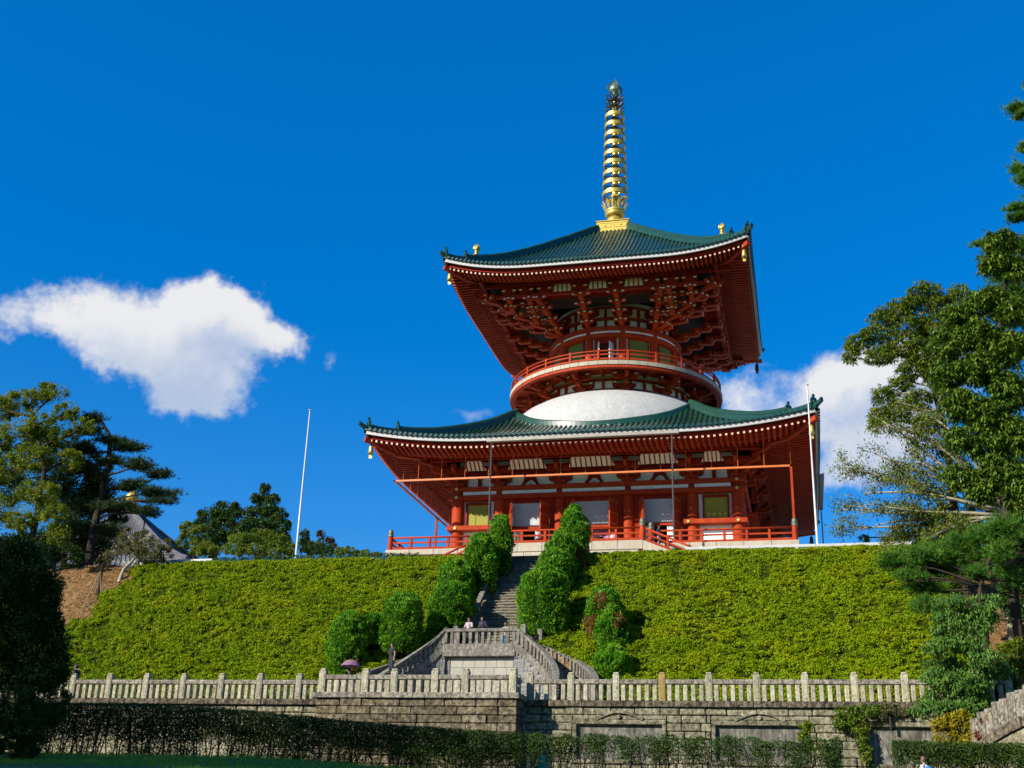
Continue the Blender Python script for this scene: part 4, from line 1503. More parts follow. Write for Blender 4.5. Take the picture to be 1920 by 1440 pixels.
MB().lathe([(9.85, 18.95), (9.93, 18.90), (10.01, 18.95), (10.01, 19.03), (9.93, 19.08), (9.85, 19.03)], 96, close=True).build('hand_rail', VERM, rl)
ringbox('middle_rail', 9.89, 9.97, 18.62, 18.73, VERM, rl)
pm_ = MB().box((9.82, -.10, 18.03), (10.03, .10, 19.10), ch=.012).mesh('rail_post'); pm_.materials.append(VERM)
for i in range(24): inst('rail_post', pm_, rl, (0, 0, 0), 2 * PI * (i + .0) / 24 - PI / 2)

# ---- drum
ringbox('drum_wall', 5.4, 5.85, 18.0, 25.6, WHITE, pg)
dc = MB().lathe([(.36, 18.02), (.38, 20), (.35, 22.6)], 12, (6.0, 0, 0)).mesh('drum_column', smooth=True); dc.materials.append(VERM)
for i in range(12): inst('drum_column', dc, pg, (0, 0, 0), rad(15 + 30 * i))
for nm, r0, r1, z0, z1 in (('ring_beam', 5.6, 6.36, 21.98, 22.33), ('ring_beam', 5.6, 6.42, 22.55, 22.98), ('ring_beam', 5.6, 6.05, 23.78, 24.05), ('ring_beam', 5.6, 6.05, 24.95, 25.15), ('sill_ring', 5.6, 6.30, 18.9, 19.2)):
    ringbox(nm, r0, r1, z0, z1, VERM, pg)
ringbox('ring_strip', 5.86, 6.26, 22.332, 22.548, WHITE, pg)
stm = MB().box((5.8, -.11, 22.98), (6.02, .11, 25.0)).mesh('drum_strut'); stm.materials.append(VERM_DK)
for i in range(12): inst('drum_strut', stm, pg, (0, 0, 0), rad(30 * i))
for i in range(12):
    ac = rad(-90 + 30 * i)
    a0, a1 = ac - rad(8.6), ac + rad(8.6)
    if i % 3:
        o = MB().lathe([(5.86, 19.2), (5.96, 19.2), (5.96, 21.9), (5.86, 21.9)], 6, a0=a0, a1=a1, close=True).build('window', GREEN_PANE, pg)
        fr = MB()
        for (p, q, z0, z1) in ((a0 - rad(1.4), a0 - .001, 19.2, 21.97), (a1 + .001, a1 + rad(1.4), 19.2, 21.97)):
            fr.lathe([(5.86, z0), (6.06, z0), (6.06, z1), (5.86, z1)], 2, a0=p, a1=q, close=True)
        fr.lathe([(5.86, 21.78), (6.05, 21.78), (6.05, 21.97), (5.86, 21.97)], 6, a0=a0, a1=a1, close=True)
        fr.build('frame', VERM_DK, o)
        sl = MB()
        for j in range(20):
            a = a0 + (a1 - a0) * (j + .5) / 20
            sl.lathe([(5.962, 19.22), (6.0, 19.22), (6.0, 21.77), (5.962, 21.77)], 1, a0=a - .004, a1=a + .004, close=True)
        sl.build('lattice', GREEN_PANE, o)
    else:
        o = MB().lathe([(5.86, 18.05), (5.90, 18.05), (5.90, 21.5), (5.86, 21.5)], 6, a0=a0, a1=a1, close=True).build('doorway', DARK, pg)
        fr = MB()
        for (p, q, z0, z1) in ((a0 - rad(1.2), a0 + rad(1.0), 18.03, 21.97), (a1 - rad(1.0), a1 + rad(1.2), 18.03, 21.97)):
            fr.lathe([(5.87, z0), (6.12, z0), (6.12, z1), (5.87, z1)], 2, a0=p, a1=q, close=True)
        fr.lathe([(5.91, 21.4), (6.10, 21.4), (6.10, 21.97), (5.91, 21.97)], 6, a0=a0 + rad(1.02), a1=a1 - rad(1.02), close=True)
        fr.build('frame', VERM_DK, o)
        for s in (-1, 1):
            c = ac + s * rad(7.0)
            d = Vector((math.cos(c), math.sin(c), 0))
            t = Vector((-d.y, d.x, 0)) * -s
            p0 = d * 6.0
            p1 = p0 + d * .75 + t * .35
            MB().beam((p0.x, p0.y, 19.7), (p1.x, p1.y, 19.7), .08, 3.2).build('door', PAPER, o)
        gl = MB()
        for j in range(9):
            a = ac - rad(5.5) + rad(11) * j / 8
            gl.lathe([(5.91, 18.1), (5.95, 18.1), (5.95, 21.38), (5.91, 21.38)], 1, a0=a - .004, a1=a + .004, close=True)
        gl.build('lattice', VERM_DK, o)

# ---- bracketing of the upper eaves: arms stepping out to a square of purlins
def upper_arm(p, d, reach, z0, z1, n, parent, wide=1.6):
    """stepped arm from the drum out to the purlins, with cross arms and blocks"""
    d = Vector((d[0], d[1], 0)).normalized()
    t = Vector((-d.y, d.x, 0))
    p = Vector((p[0], p[1], 0))
    root = None
    for i in range(n):
        f0, f1 = i / n, (i + 1) / n
        zz = z0 + (z1 - z0) * f0
        u1 = reach * f1 + .28
        u0 = max(-.3, reach * f0 - .55)
        h = (z1 - z0) / n
        m = MB()
        pl = [(u0, h * .98), (u0, .04), (u1 - .42, 0), (u1 - .12, h * .22), (u1, h * .55), (u1, h * .98)]
        m.prism([p + d * u + Vector((0, 0, zz + v)) - t * .22 for u, v in pl], t * .44)
        if root is None: root = m.build('eave_bracket', [VERM, CREAM], parent)
        else: m.build('bracket_arm', [VERM, CREAM], root)
        c = p + d * (reach * f1)
        m = MB()
        w = wide * (.8 + .1 * i)
        m.prism([c + t * u + Vector((0, 0, zz + h * .5 + v * 1.0)) - d * .14 for u, v in arm_poly(w, h * .48)], d * .28)
        for u in (-w / 2 + .2, w / 2 - .2):
            m.prism([c + t * (u + x) + Vector((0, 0, zz + h * .99 + y)) - d * .18 for x, y in block_m(.40, .2)], d * .36)
            m.prism([c + t * (u + x) + Vector((0, 0, zz + h * .56 + y)) + d * .142 for x, y in block_m(.26, .11)], d * .012, 1)
        m.build('cross_arm', [VERM, CREAM], root)
        # pale painted end of the arm
        e = MB()
        e.prism([p + d * (u1 + .002) + t * x + Vector((0, 0, zz + h * .58 + y)) for x, y in block_m(.24, h * .3)], d * .01, 0)
        e.build('arm_end', CREAM, root)
    return root


for i in range(12):                                 # arms lying on the drum wall above each column, two rows
    a = rad(15 + 30 * i)
    d = Vector((math.cos(a), math.sin(a), 0)); t = Vector((-d.y, d.x, 0))
    for z, w in ((23.02, 1.45), (24.07, 1.9)):
        m = MB()
        m.prism([d * 5.86 + t * u + Vector((0, 0, z + .14 + v)) for u, v in arm_poly(w, .36)], d * .30)
        for u in (-w / 2 + .2, w / 2 - .2): m.prism([d * 5.86 + t * (u + x) + Vector((0, 0, z + .505 + y)) for x, y in block_m(.36, .2)], d * .34)
        m.prism([d * 5.86 + t * x + Vector((0, 0, z + y)) for x, y in block_m(.7, .14)], d * .36)
        m.build('wall_arm', VERM_DK, pg)
RP = 10.25                                          # half width of the square of outer purlins
for k in range(4):
    for sx in (-1, 1):
        x = sx * 6.1 * math.sin(rad(15)); r = 6.1 * math.cos(rad(15))
        upper_arm(S(k, x, r, 0), S(k, 0, 1, 0), RP - r, 22.98, 24.66, 4, pg)
        x = sx * 6.1 * math.sin(rad(45)); r = 6.1 * math.cos(rad(45))
        upper_arm(S(k, x, r, 0), S(k, sx * .22, 1, 0), RP - r, 22.98, 24.66, 4, pg)
    x = 6.1 * math.sin(rad(45))
    upper_arm(S(k, x, x, 0), S(k, 1, 1, 0), (RP - x) * 1.4142, 22.98, 24.68, 5, pg, 1.5)
    for (z0, z1, r, e) in ((24.66, 24.93, RP, RP + 1.0), (25.62, 25.95, RP + .35, RP + 1.6)):
        m = MB()
        e2 = e if k % 2 == 0 else e - .02
        SB(m, k, -e2, e2, r - .16, r + .16, z0 + .002 * (k % 2), z1 + .002 * (k % 2))
        m.build('purlin', VERM_DK, pg)
    for sx in (-1, 1):                              # shorter arms and tie beams filling the corners
        for xx, rr in ((6.35, 6.5), (8.25, 8.35)):
            upper_arm(S(k, sx * xx, rr, 0), S(k, 0, 1, 0), RP - rr, 23.25 + (rr - 6) * .32, 24.66, 3 if rr < 7 else 2, pg, 1.3)
        for rr, zz in ((7.0, 23.62), (8.1, 24.02), (9.2, 24.40)):
            m = MB()
            a_, b_ = sorted((sx * 4.9, sx * (rr - .2)))
            SB(m, k, a_, b_, rr - .13, rr + .13, zz, zz + .22)
            for u in np.arange(a_ + .3, b_ - .2, .75):
                m.prism([S(k, u + x, rr + .135, zz + .03 + y) for x, y in block_m(.34, .15)], Vector(S(k, 0, .012, 0)), 1)
                m.prism([S(k, u + x, rr - .13, zz - .22 + y) for x, y in block_m(.42, .21)], Vector(S(k, 0, .26, 0)))
            m.build('tie_beam', [VERM, CREAM], pg)
    # cream ribbed panels between the two outer purlins, open lattice ceiling further in
    for xa in (-3.25, 0, 3.25):
        x0, x1 = xa - .95, xa + .95
        c = MB()
        q = [S(k, x0, RP + .17, 24.92), S(k, x1, RP + .17, 24.92), S(k, x1 - .3, RP + .2, 25.66), S(k, x0 + .3, RP + .2, 25.66)]
        c.poly(q); c.poly([Vector(p) - Vector(S(k, 0, .03, 0)) for p in q][::-1])
        o = c.build('ribbed_panel', CREAM, pg)
        rb = MB().beam(S(k, 0, RP + .19, 24.92), S(k, 0, RP + .22, 25.66), .10, .08, up=S(k, 0, 1, 0)).mesh('rib'); rb.materials.append(VERM_DK)
        for j in range(5): inst('rib', rb, o, S(k, x0 + .1 + 1.7 * j / 4, 0, 0))
    for xa in (-8.2, -6.6, -4.9, -1.63, 1.63, 4.9, 6.6, 8.2):
        m = MB()
        m.prism([S(k, xa + u, RP + .02, 24.935 + v * 1.5) for u, v in arm_poly(1.5, .42)], Vector(S(k, 0, .3, 0)))
        o = m.build('bracket_arm', VERM_DK, pg)
        m = MB()
        for u in (-.5, .5): m.prism([S(k, xa + u + x, RP + .325, 25.2 + y) for x, y in block_m(.3, .14)], Vector(S(k, 0, .012, 0)))
        m.build('pale_block_face', CREAM, o)
    m = MB()
    for i in range(60):
        x = -8.8 + 17.6 * i / 59
        m.beam(S(k, x, 8.9, 24.84), S(k, x, RP - .17, 24.92), .06, .08)
    for j in range(9):
        r = 8.9 + 1.15 * j / 8
        z = 24.84 + .08 * (r - 8.9) / 1.2 + .05
        m.beam(S(k, -8.8, r, z), S(k, 8.8, r, z), .06, .06)
    m.build('lattice_ceiling', VERM_DK, pg)
    m = MB()
    q = [S(k, -6.0, 5.8, 25.3), S(k, 6.0, 5.8, 25.3), S(k, 10.2, 10.2, 25.75), S(k, -10.2, 10.2, 25.75)]
    m.poly(q)
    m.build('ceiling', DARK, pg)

# ---- golden spire
sp = MB().box((-1.62, -1.62, 35.0), (1.62, 1.62, 36.62), ch=.04).build('spire', GOLD, pg)
for k in range(4):
    for x0, x1 in ((-1.5, -.08), (.08, 1.5)):
        m = MB()
        SB(m, k, x0, x1, 1.623, 1.66, 35.92, 36.0); SB(m, k, x0, x1, 1.623, 1.66, 36.42, 36.50)
        SB(m, k, x0, x0 + .08, 1.623, 1.66, 36.0, 36.42); SB(m, k, x1 - .08, x1, 1.623, 1.66, 36.0, 36.42)
        c = S(k, (x0 + x1) / 2, 1.62, 36.21)
        m.prism([Vector(c) + Vector(S(k, .13 * math.cos(j * PI / 4), 0, .13 * math.sin(j * PI / 4))) for j in range(8)], Vector(S(k, 0, .06, 0)))
        m.build('panel_moulding', GOLD, sp)
m = MB()
m.box((-1.70, -1.70, 36.62), (1.70, 1.70, 36.74), ch=.03)
m.build('base_cornice', GOLD, sp)
MB().lathe([(.98, 36.74), (.96, 37.1), (.86, 37.45), (.70, 37.75), (.60, 37.85)], 24).build('bowl', GOLD, sp, True)
MB().lathe([(.60, 37.85), (.95, 37.97), (1.02, 38.2), (.86, 38.27), (.98, 38.37), (1.04, 38.55), (.6, 38.65), (.36, 38.65)], 24).build('lotus_base', GOLD, sp, True)
pet = MB()
pl = [(0, 0), (.17, .35), (.20, .75), (.10, 1.0), (0, 1.1), (-.10, 1.0), (-.20, .75), (-.17, .35)]
vs = []
for (x, v) in pl:
    vs.append((.92 + .42 * (v / 1.1) ** 1.6 + (.05 if v > .95 else 0), x, 38.5 + v * .95))
pet.raw(vs, [tuple(range(8))])
pet.raw([(a + .04, b_, c) for a, b_, c in vs], [tuple(range(7, -1, -1))])
pet.raw(vs + [(a + .04, b_, c) for a, b_, c in vs], [(k, (k + 1) % 8, 8 + (k + 1) % 8, 8 + k) for k in range(8)])
pme = pet.mesh('petal'); pme.materials.append(GOLD)
for i in range(12): inst('petal', pme, sp, (0, 0, 0), 2 * PI * i / 12)
MB().lathe([(.36, 38.5), (.36, 41), (.30, 50.5), (.14, 52.8)], 14).build('shaft', GOLD, sp, True)
for i in range(9):
    f = i / 8
    z = 40.22 + (49.66 - 40.22) * f
    R_ = 1.31 + (1.03 - 1.31) * f
    MB().lathe([(R_ - .10, z), (R_, z + .03), (R_, z + .43), (R_ - .10, z + .46)], 36, close=True).build('ring', GOLD, sp)
    m = MB()
    for j in range(6):
        a = j * PI / 3 + .26
        d = Vector((math.cos(a), math.sin(a), 0))
        m.beam(d * .3 + Vector((0, 0, z + .12)), d * (R_ - .05) + Vector((0, 0, z + .12)), .07, .10)
    m.lathe([(.33, z - .05), (.39, z), (.39, z + .22), (.33, z + .27)], 14)
    m.build('ring_spokes', GOLD_DK if i else GOLD, sp)
# water-flame: tiers of open loops
for tier, (z, L, R_) in enumerate(((50.35, .95, 1.02), (51.15, .85, .95), (51.9, .85, .98))):
    m = MB()
    for j in range(10):
        a = 2 * PI * j / 10 + tier * .3
        d = Vector((math.cos(a), math.sin(a), 0))
        t = Vector((-d.y, d.x, 0))
        pts = []
        for q in range(13):
            u = 2 * PI * q / 12
            s_ = .5 - .5 * math.cos(u)
            pts.append(d * (.25 + (R_ - .25) * s_ ** .8) + t * (.17 * math.sin(u)) + Vector((0, 0, z + L * .75 * s_ - .1 * s_ ** 3)))
        m.tube(pts, .055, 5, cap=False)
    m.lathe([(.14, z - .15), (.42, z + .02), (.48, z + .12), (.2, z + .16), (.30, z + .35), (.24, z + .55), (.1, z + .62)], 14)
    m.build('flame_tier', GOLD_DK, sp, False)
MB().lathe([(0.1, 52.55), (.30, 52.7), (.20, 52.85), (.50, 53.0), (.62, 53.3), (.52, 53.7), (.28, 54.05), (.10, 54.35), (0, 54.6)], 18).build('jewel', JEWEL, sp, True)
m = MB()
for j in range(4):
    a = j * PI / 2 + .5
    d = Vector((math.cos(a), math.sin(a), 0))
    m.prism([d * u + Vector((0, 0, v)) for u, v in ((.55, 52.95), (.84, 53.2), (.90, 53.6), (.60, 54.05), (.20, 54.5), (.06, 54.75), (.3, 54.1), (.62, 53.65))], Vector((-d.y, d.x, 0)) * .05)
m.build('jewel_flame', JEWEL, sp)

# ---- gutter, rain chains, hanging bar, wind bells
m = MB()
m.box((-7.55, -18.72, 8.02), (7.75, -18.36, 8.28), ch=.02)
m.build('gutter', ZINC, r_low)
m = MB()
m.box((18.36, -5.5, 8.02), (18.72, 5.5, 8.28), ch=.02)
m.build('gutter', ZINC, r_low)
for (x, y, lab) in ((-7.15, -18.54, 'long rain chain hanging from the left end of the gutter'), (7.2, -18.54, 'long rain chain hanging from the right end of the gutter'), (18.54, 5.2, 'dark rain chain hanging off the right hand eave')):
    o = thing('rain_chain', lab, 'rain chain', (x, y, 8.0))
    m = MB()
    z = 8.0
    while z > -.2:
        m.lathe([(.025, z - .19), (.04, z - .17), (.095, z), (.08, z - .01), (.03, z - .15)], 8, (x, y, 0))
        m.lathe([(.02, z - .24), (.02, z + .02)], 5, (x, y, 0))
        z -= .235
    m.build('chain_cups', CHAIN, o)
hb = thing('hanging_bar', 'slim orange bar hung on thin rods under the lower eaves', 'bar', (0, -16, 5.8))
HB = 16.0
for k in range(4):
    m = MB()
    SB(m, k, -HB - .08, HB + .08, HB - .08, HB + .08, 5.80 + .001 * k, 5.94 + .001 * k)
    m.build('bar', BARO, hb)
    rm = MB()
    rm.tube([S(k, 0, HB, 5.94), S(k, 0, HB, 7.72)], .022, 5)
    me = rm.mesh('hanger'); me.materials.append(BARO)
    for i in range(17):
        x = -HB + 2 * HB * i / 16
        inst('hanger', me, hb, S(k, x, 0, 0))
for (x, y) in ((HB, -HB), (HB, HB), (-HB, HB), (-HB, -4.0), (-HB, 5.0)):
    m = MB().box((x - .09, y - .09, 0), (x + .09, y + .09, 5.775)).build('support_post', VERM, hb)
bell_prof = [(0, 0), (.10, -.02), (.16, -.12), (.19, -.45), (.24, -.75), (.215, -.75), (.16, -.4), (0, -.1)]
for (rf, a, zc, nm) in ((up, 13.68, None, 'upper'), (low, 18.23, None, 'lower')):
    for (sx, sy, w) in ((-1, -1, 'front left'), (1, -1, 'front right'), (1, 1, 'far right'), (-1, 1, 'far left')):
        r = a - .55
        z = rf.zs(r, r) - .33
        o = thing('wind_bell', f'gilt wind bell hanging from the {w} corner of the {nm} roof', 'bell', (sx * r, sy * r, z), group='wind bells at the roof corners')
        MB().tube([(sx * r, sy * r, z + .2), (sx * r, sy * r, z - .02)], .03, 5).build('hook', GOLD_DK, o)
        MB().lathe(bell_prof, 12, (sx * r, sy * r, z)).build('bell', GOLD if sy < 0 else GOLD_DK, o, True)  # far gilt bells carry their shade in a darker colour
        MB().box((sx * r - .13, sy * r - .012, z - 1.12), (sx * r + .13, sy * r + .012, z - .80)).build('clapper_plate', GOLD if sy < 0 else GOLD_DK, o)

# ------------------------------------------------------------------ bank cover: a carpet of low azaleas
def mound(P):
    """height of the azalea carpet above the bank (m)"""
    a = vnoise(P * np.array([1.0, 1.0, 0.0]), 0.9, 1.0)
    b2 = vnoise(P * np.array([1.0, 2.4, 0.0]), 1.7, 2.0)
    c = vnoise(P * np.array([1.0, 2.2, 0.0]), 4.0, 3.0)
    return 0.15 + 0.10 * a + 0.22 * b2 + 0.24 * c


def bank_n(y): return -15.6 + 11.6 * np.clip((y - Y_TOE) / (Y_TOP - Y_TOE), 0, 1)


X_L, X_R = -29.6, 25.0
def left_edge(y): return X_L + 0.45 * np.sin(y * 1.7) + 0.3 * np.sin(y * 4.1)


def azalea_ok(x, y):
    m = np.abs(x - XS) > 2.45
    m |= y < -41.5
    inside = ((x - XS) / 7.75) ** 2 + ((y + 47.5) / 8.35) ** 2 < 1.0
    m &= ~(inside & (y < -38.8))
    m &= x > left_edge(y)
    m &= ~((np.abs(x - XS) < 2.45) & (y > -41.5))
    return m


NV = np.array([0.0, -(11.6 / 14.9), 1.0]); NV /= np.linalg.norm(NV)
gx = np.arange(X_L - .4, X_R, .2)
gy = np.arange(Y_TOE - .4, Y_TOP + .55, .2)
GX, GY = np.meshgrid(gx, gy)
P0 = np.stack([GX.ravel(), GY.ravel(), bank_n(GY.ravel())], 1)
hh = mound(P0)
ok = azalea_ok(P0[:, 0], P0[:, 1])
edge = np.clip((P0[:, 1] - (Y_TOE - .4)) / .5, 0, 1) * np.clip((Y_TOP + .5 - P0[:, 1]) / 1.2, 0, 1) * np.clip((P0[:, 0] - left_edge(P0[:, 1])) / .5, 0, 1)
V = P0 + NV * ((hh - .10) * edge)[:, None]
nx = len(gx)
I = np.arange(len(P0)).reshape(GX.shape)
Q = np.stack([I[:-1, :-1].ravel(), I[:-1, 1:].ravel(), I[1:, 1:].ravel(), I[1:, :-1].ravel()], 1)
Q = Q[ok[Q].all(1)]
Vi, Qi = V, Q
n = 1050000
px_ = RNG.uniform(X_L - .4, X_R, n); py_ = RNG.uniform(Y_TOE - .3, Y_TOP + .5, n)
k = azalea_ok(px_, py_)
px_, py_ = px_[k], py_[k]
B = np.stack([px_, py_, bank_n(py_)], 1)
h = mound(B)
e = np.clip((py_ - (Y_TOE - .3)) / .4, 0, 1) * np.clip((Y_TOP + .5 - py_) / 1.2, .15, 1) * np.clip((px_ - left_edge(py_)) / .5, .15, 1)
n = len(B)
# fewer leaves in the hollows: that is where twigs and shade show
keep = RNG.random(n) < np.clip((h - .37) * 11.0, .03, 1)
B, h, e = B[keep], h[keep], e[keep]
n = len(B)
C = B + NV * ((h + RNG.uniform(-.10, .05, n)) * e)[:, None]
A = np.stack([RNG.normal(0, .8, n), RNG.normal(-.35, .6, n), RNG.uniform(.1, 1.0, n)], 1)
Nn = NV + RNG.normal(0, .45, (n, 3))
A = unit(A); Sd = unit(np.cross(A, Nn)) * RNG.uniform(.025, .040, (n, 1)); Ln = RNG.uniform(.075, .14, (n, 1))
Vl = np.stack([C - A * Ln * .3 - Sd, C - A * Ln * .3 + Sd, C + A * Ln * .7], 1).reshape(-1, 3)
Ql = np.arange(3 * n).reshape(-1, 3)
Qi = np.concatenate([Qi[:, [0, 1, 2]], Qi[:, [0, 2, 3]]])
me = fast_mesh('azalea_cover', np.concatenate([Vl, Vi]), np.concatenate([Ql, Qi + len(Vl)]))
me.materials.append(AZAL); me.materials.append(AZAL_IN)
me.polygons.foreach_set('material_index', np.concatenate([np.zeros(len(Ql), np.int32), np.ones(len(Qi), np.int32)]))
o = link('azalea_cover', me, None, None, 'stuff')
tag(o, 'carpet of low clipped yellow green azaleas covering the bank', 'ground cover')


# ------------------------------------------------------------------ clipped shrubs
def bullet(t, fat):
    """radius (0..1) of a clipped bullet at height t"""
    t = np.asarray(t, float)
    top = np.sqrt(np.clip(1 - ((t - fat) / (1 - fat)) ** 2, 0, 1))
    low_ = .80 + .20 * np.sin(np.clip(t / fat, 0, 1) * PI / 2)
    return np.where(t > fat, top, low_)


def topiary(label, base, height, radius, fat=.42, n=9500, rust=0, mat=None, lean=0.0, group='clipped evergreens beside the stairs', leaf=(.09, .19), skirt=.0, trunk=.12):
    root = thing('clipped_shrub', label, 'shrub', base, group)
    base = np.array(base)
    z0 = skirt
    t = RNG.random(n) ** .85
    a = RNG.uniform(0, 2 * PI, n)
    rr = bullet(t, fat)
    D = np.stack([np.cos(a), np.sin(a), np.zeros(n)], 1)
    P = base + D * (rr * radius)[:, None] + np.stack([lean * t, 0 * t, z0 + t * (height - z0)], 1)
    lump = vnoise(P, 2.2, base[0]) - .5 + .6 * (vnoise(P, 5.0, base[0] + 3) - .5)
    P = P + D * (lump * .42 * min(1.0, radius) + RNG.uniform(-.12, .06, n))[:, None]
    P[:, 2] += lump * .12
    nz = np.where(t > fat, (t - fat) / (1 - fat), -.15)
    Nn = unit(D * (1.1 - np.clip(nz, 0, 1))[:, None] + np.array([0, 0, 1.0]) * nz[:, None] + RNG.normal(0, .25, (n, 3)))
    A = Nn * .75 + np.array([0, 0, .75]) + RNG.normal(0, .45, (n, 3))
    side = np.cross(A, RNG.normal(0, 1, (n, 3)))
    keep = (lump + .5) * 1.7 > RNG.random(n) * .8 + .08
    V, Q = leaf_quads(P[keep], A[keep], unit(side[keep]) + Nn[keep] * 1.1, RNG.uniform(leaf[0], leaf[1], n)[keep], RNG.uniform(.045, .09, n)[keep])
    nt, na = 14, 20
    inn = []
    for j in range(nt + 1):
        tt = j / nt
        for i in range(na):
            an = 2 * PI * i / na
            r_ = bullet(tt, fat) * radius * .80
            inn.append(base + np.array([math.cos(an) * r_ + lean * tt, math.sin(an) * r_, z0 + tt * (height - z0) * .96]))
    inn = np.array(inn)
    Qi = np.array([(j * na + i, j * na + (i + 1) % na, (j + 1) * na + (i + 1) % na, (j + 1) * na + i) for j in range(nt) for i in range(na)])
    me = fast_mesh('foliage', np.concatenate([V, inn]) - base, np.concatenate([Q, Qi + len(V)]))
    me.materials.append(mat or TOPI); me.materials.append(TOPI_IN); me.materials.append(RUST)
    mi = np.concatenate([np.zeros(len(Q), np.int32), np.ones(len(Qi), np.int32)])
    if rust:
        ctr = P[keep]
        for (dx, dz, rs) in rust:
            m = (np.abs(ctr[:, 0] - base[0] - dx) < rs) & (np.abs(ctr[:, 2] - base[2] - dz) < rs * 1.5) & (ctr[:, 1] < base[1] + .2)
            m &= RNG.random(len(ctr)) < .75
            mi[:len(Q)][m] = 2
    me.polygons.foreach_set('material_index', mi)
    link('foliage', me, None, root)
    MB().tube([tuple(base - np.array([0, 0, .5])), tuple(base + np.array([.02, 0, height * .3])), tuple(base + np.array([lean * .5, 0, height * .5]))], [trunk, trunk * .9, trunk * .7], 8).build('trunk', BARK, root)
    return root


def shrub_at(label, px, ytop, ybot, wpx, X=None, **kw):
    """stands where the line of sight through its foot meets the bank"""
    p = slope_at(px, ybot)
    s_ = scale_at(p)
    h = (ybot - ytop) / s_ / .93
    topiary(label, (p.x, p.y, p.z - .1), h, wpx / 2 / s_, **kw)


shrub_at('clipped shrub at the very top left of the stone steps', 936, 966, 1078, 47, fat=.40)
shrub_at('big rounded shrub second from the top on the left of the steps', 899, 1002, 1112, 62, fat=.45)
shrub_at('low clipped shrub set back on the slope left of the steps', 853, 1052, 1135, 70, fat=.45)
shrub_at('broad egg shaped shrub at the foot of the steps, left side', 843, 1091, 1192, 86, fat=.45, n=13000)
shrub_at('tall pointed shrub at the very top right of the stone steps', 1076, 950, 1060, 56, fat=.38)
shrub_at('rounded shrub just below the pointed one right of the steps', 1050, 1000, 1096, 60, fat=.42)
shrub_at('slim clipped shrub halfway down the right side of the steps', 1035, 1030, 1130, 66, fat=.42)
shrub_at('huge dense shrub at the foot of the steps, right side', 1018, 1062, 1192, 98, fat=.45, n=16000)
shrub_at('small clump with rusty dead twigs at the crest right of the steps', 1082, 1015, 1075, 44, fat=.42, rust=[(.3, .6, .7)], n=4500)
shrub_at('clipped shrub with rusty dead patches, upper of the three right of the curved stair', 1134, 1100, 1205, 70, fat=.42, rust=[(-.1, 2.3, .35), (-.6, .7, .55)])
shrub_at('clipped shrub in the middle of the three right of the curved stair', 1148, 1138, 1226, 58, fat=.42, rust=[(.5, 1.8, .3)])
shrub_at('lowest clipped shrub beside the curved stair right of the landing', 1149, 1212, 1278, 66, fat=.42)
shrub_at('large rounded shrub at the lower left end of the curved stair', 648, 1150, 1266, 76, fat=.42, n=12500, rust=[(.7, .5, .28)])
shrub_at('small mop headed shrub on a thin stem between two larger ones', 698, 1153, 1246, 62, fat=.62, skirt=1.15, n=8000)
shrub_at('clipped shrub left of the landing casting shade on the slope', 750, 1116, 1246, 78, fat=.50, skirt=.7, n=12000)


# ------------------------------------------------------------------ trees
def crown_mesh(name, blobs, n, leaf, mat, droop=0.0, sub_n=9, sub_r=.36, flat_=1.0, shell=.55, upb=.6, width=.42, stray=.22):
    """leaves gathered in small clumps on and in each blob: (centre, radius xyz)"""
    vol = np.array([b_[1][0] * b_[1][1] * b_[1][2] for b_ in blobs]) ** .67
    cnt = np.maximum(30, (n * vol / vol.sum()).astype(int))
    Cs, Ns = [], []
    for (c, r), m in zip(blobs, cnt):
        c, r = np.array(c), np.array(r)
        d = unit(RNG.normal(0, 1, (sub_n, 3)))
        sc_ = c + d * r * RNG.uniform(shell, 1.0, (sub_n, 1))
        sr = sub_r * r.mean() * RNG.uniform(.6, 1.25, sub_n)
        w = RNG.integers(0, sub_n, m)
        off = unit(RNG.normal(0, 1, (m, 3))) * (RNG.random((m, 1)) ** .45)
        p = sc_[w] + off * sr[w][:, None] * np.array([1, 1, flat_])
        st = RNG.random(m) < stray
        p[st] = (c + unit(RNG.normal(0, 1, (m, 3))) * r * (RNG.random((m, 1)) ** .4) * 1.12)[st]
        Cs.append(p); Ns.append(unit(off + d[w] * .5))
    C, O = np.concatenate(Cs), np.concatenate(Ns)
    m = len(C)
    A = O * .7 + RNG.normal(0, .5, (m, 3)) + np.array([0, 0, -droop])
    Nn = np.array([0, 0, upb]) + O * .5 + RNG.normal(0, .4, (m, 3))
    V, Q = leaf_quads(C, A, Nn, RNG.uniform(leaf * .65, leaf * 1.3, m), RNG.uniform(leaf * .65, leaf * 1.3, m) * width)
    return V, Q


def add_leaves(parent, V, Q, mat, name='crown'):
    w = np.array(parent['_w'])
    me = fast_mesh(name, V - w, Q)
    me.materials.append(mat)
    return link(name, me, None, parent)


def limb(mb, p0, p1, r0, r1, bend=.12, n=6, seg=7, rnd=random):
    p0, p1 = Vector(p0), Vector(p1)
    L = (p1 - p0).length
    pts = []
    o1 = Vector((rnd.uniform(-1, 1), rnd.uniform(-1, 1), rnd.uniform(-.5, 1))) * L * bend
    o2 = Vector((rnd.uniform(-1, 1), rnd.uniform(-1, 1), rnd.uniform(-.5, 1))) * L * bend
    for i in range(n + 1):
        t = i / n
        w = math.sin(PI * t)
        pts.append(p0.lerp(p1, t) + o1 * w * (1 - t) + o2 * w * t)
    mb.tube(pts, [r0 + (r1 - r0) * i / n for i in range(n + 1)], seg)
    return pts


def px_blobs(lst, s_depth=.9):
    """(px, py, Y, radius px x, radius px y) -> blobs in metres at depth Y"""
    out = []
    for (x, y, Y, rx, ry) in lst:
        c = at(x, y, Y)
        k = 1 / scale_at(c)
        out.append((tuple(c), (rx * k, (rx + ry) / 2 * k * s_depth, ry * k)))
    return out


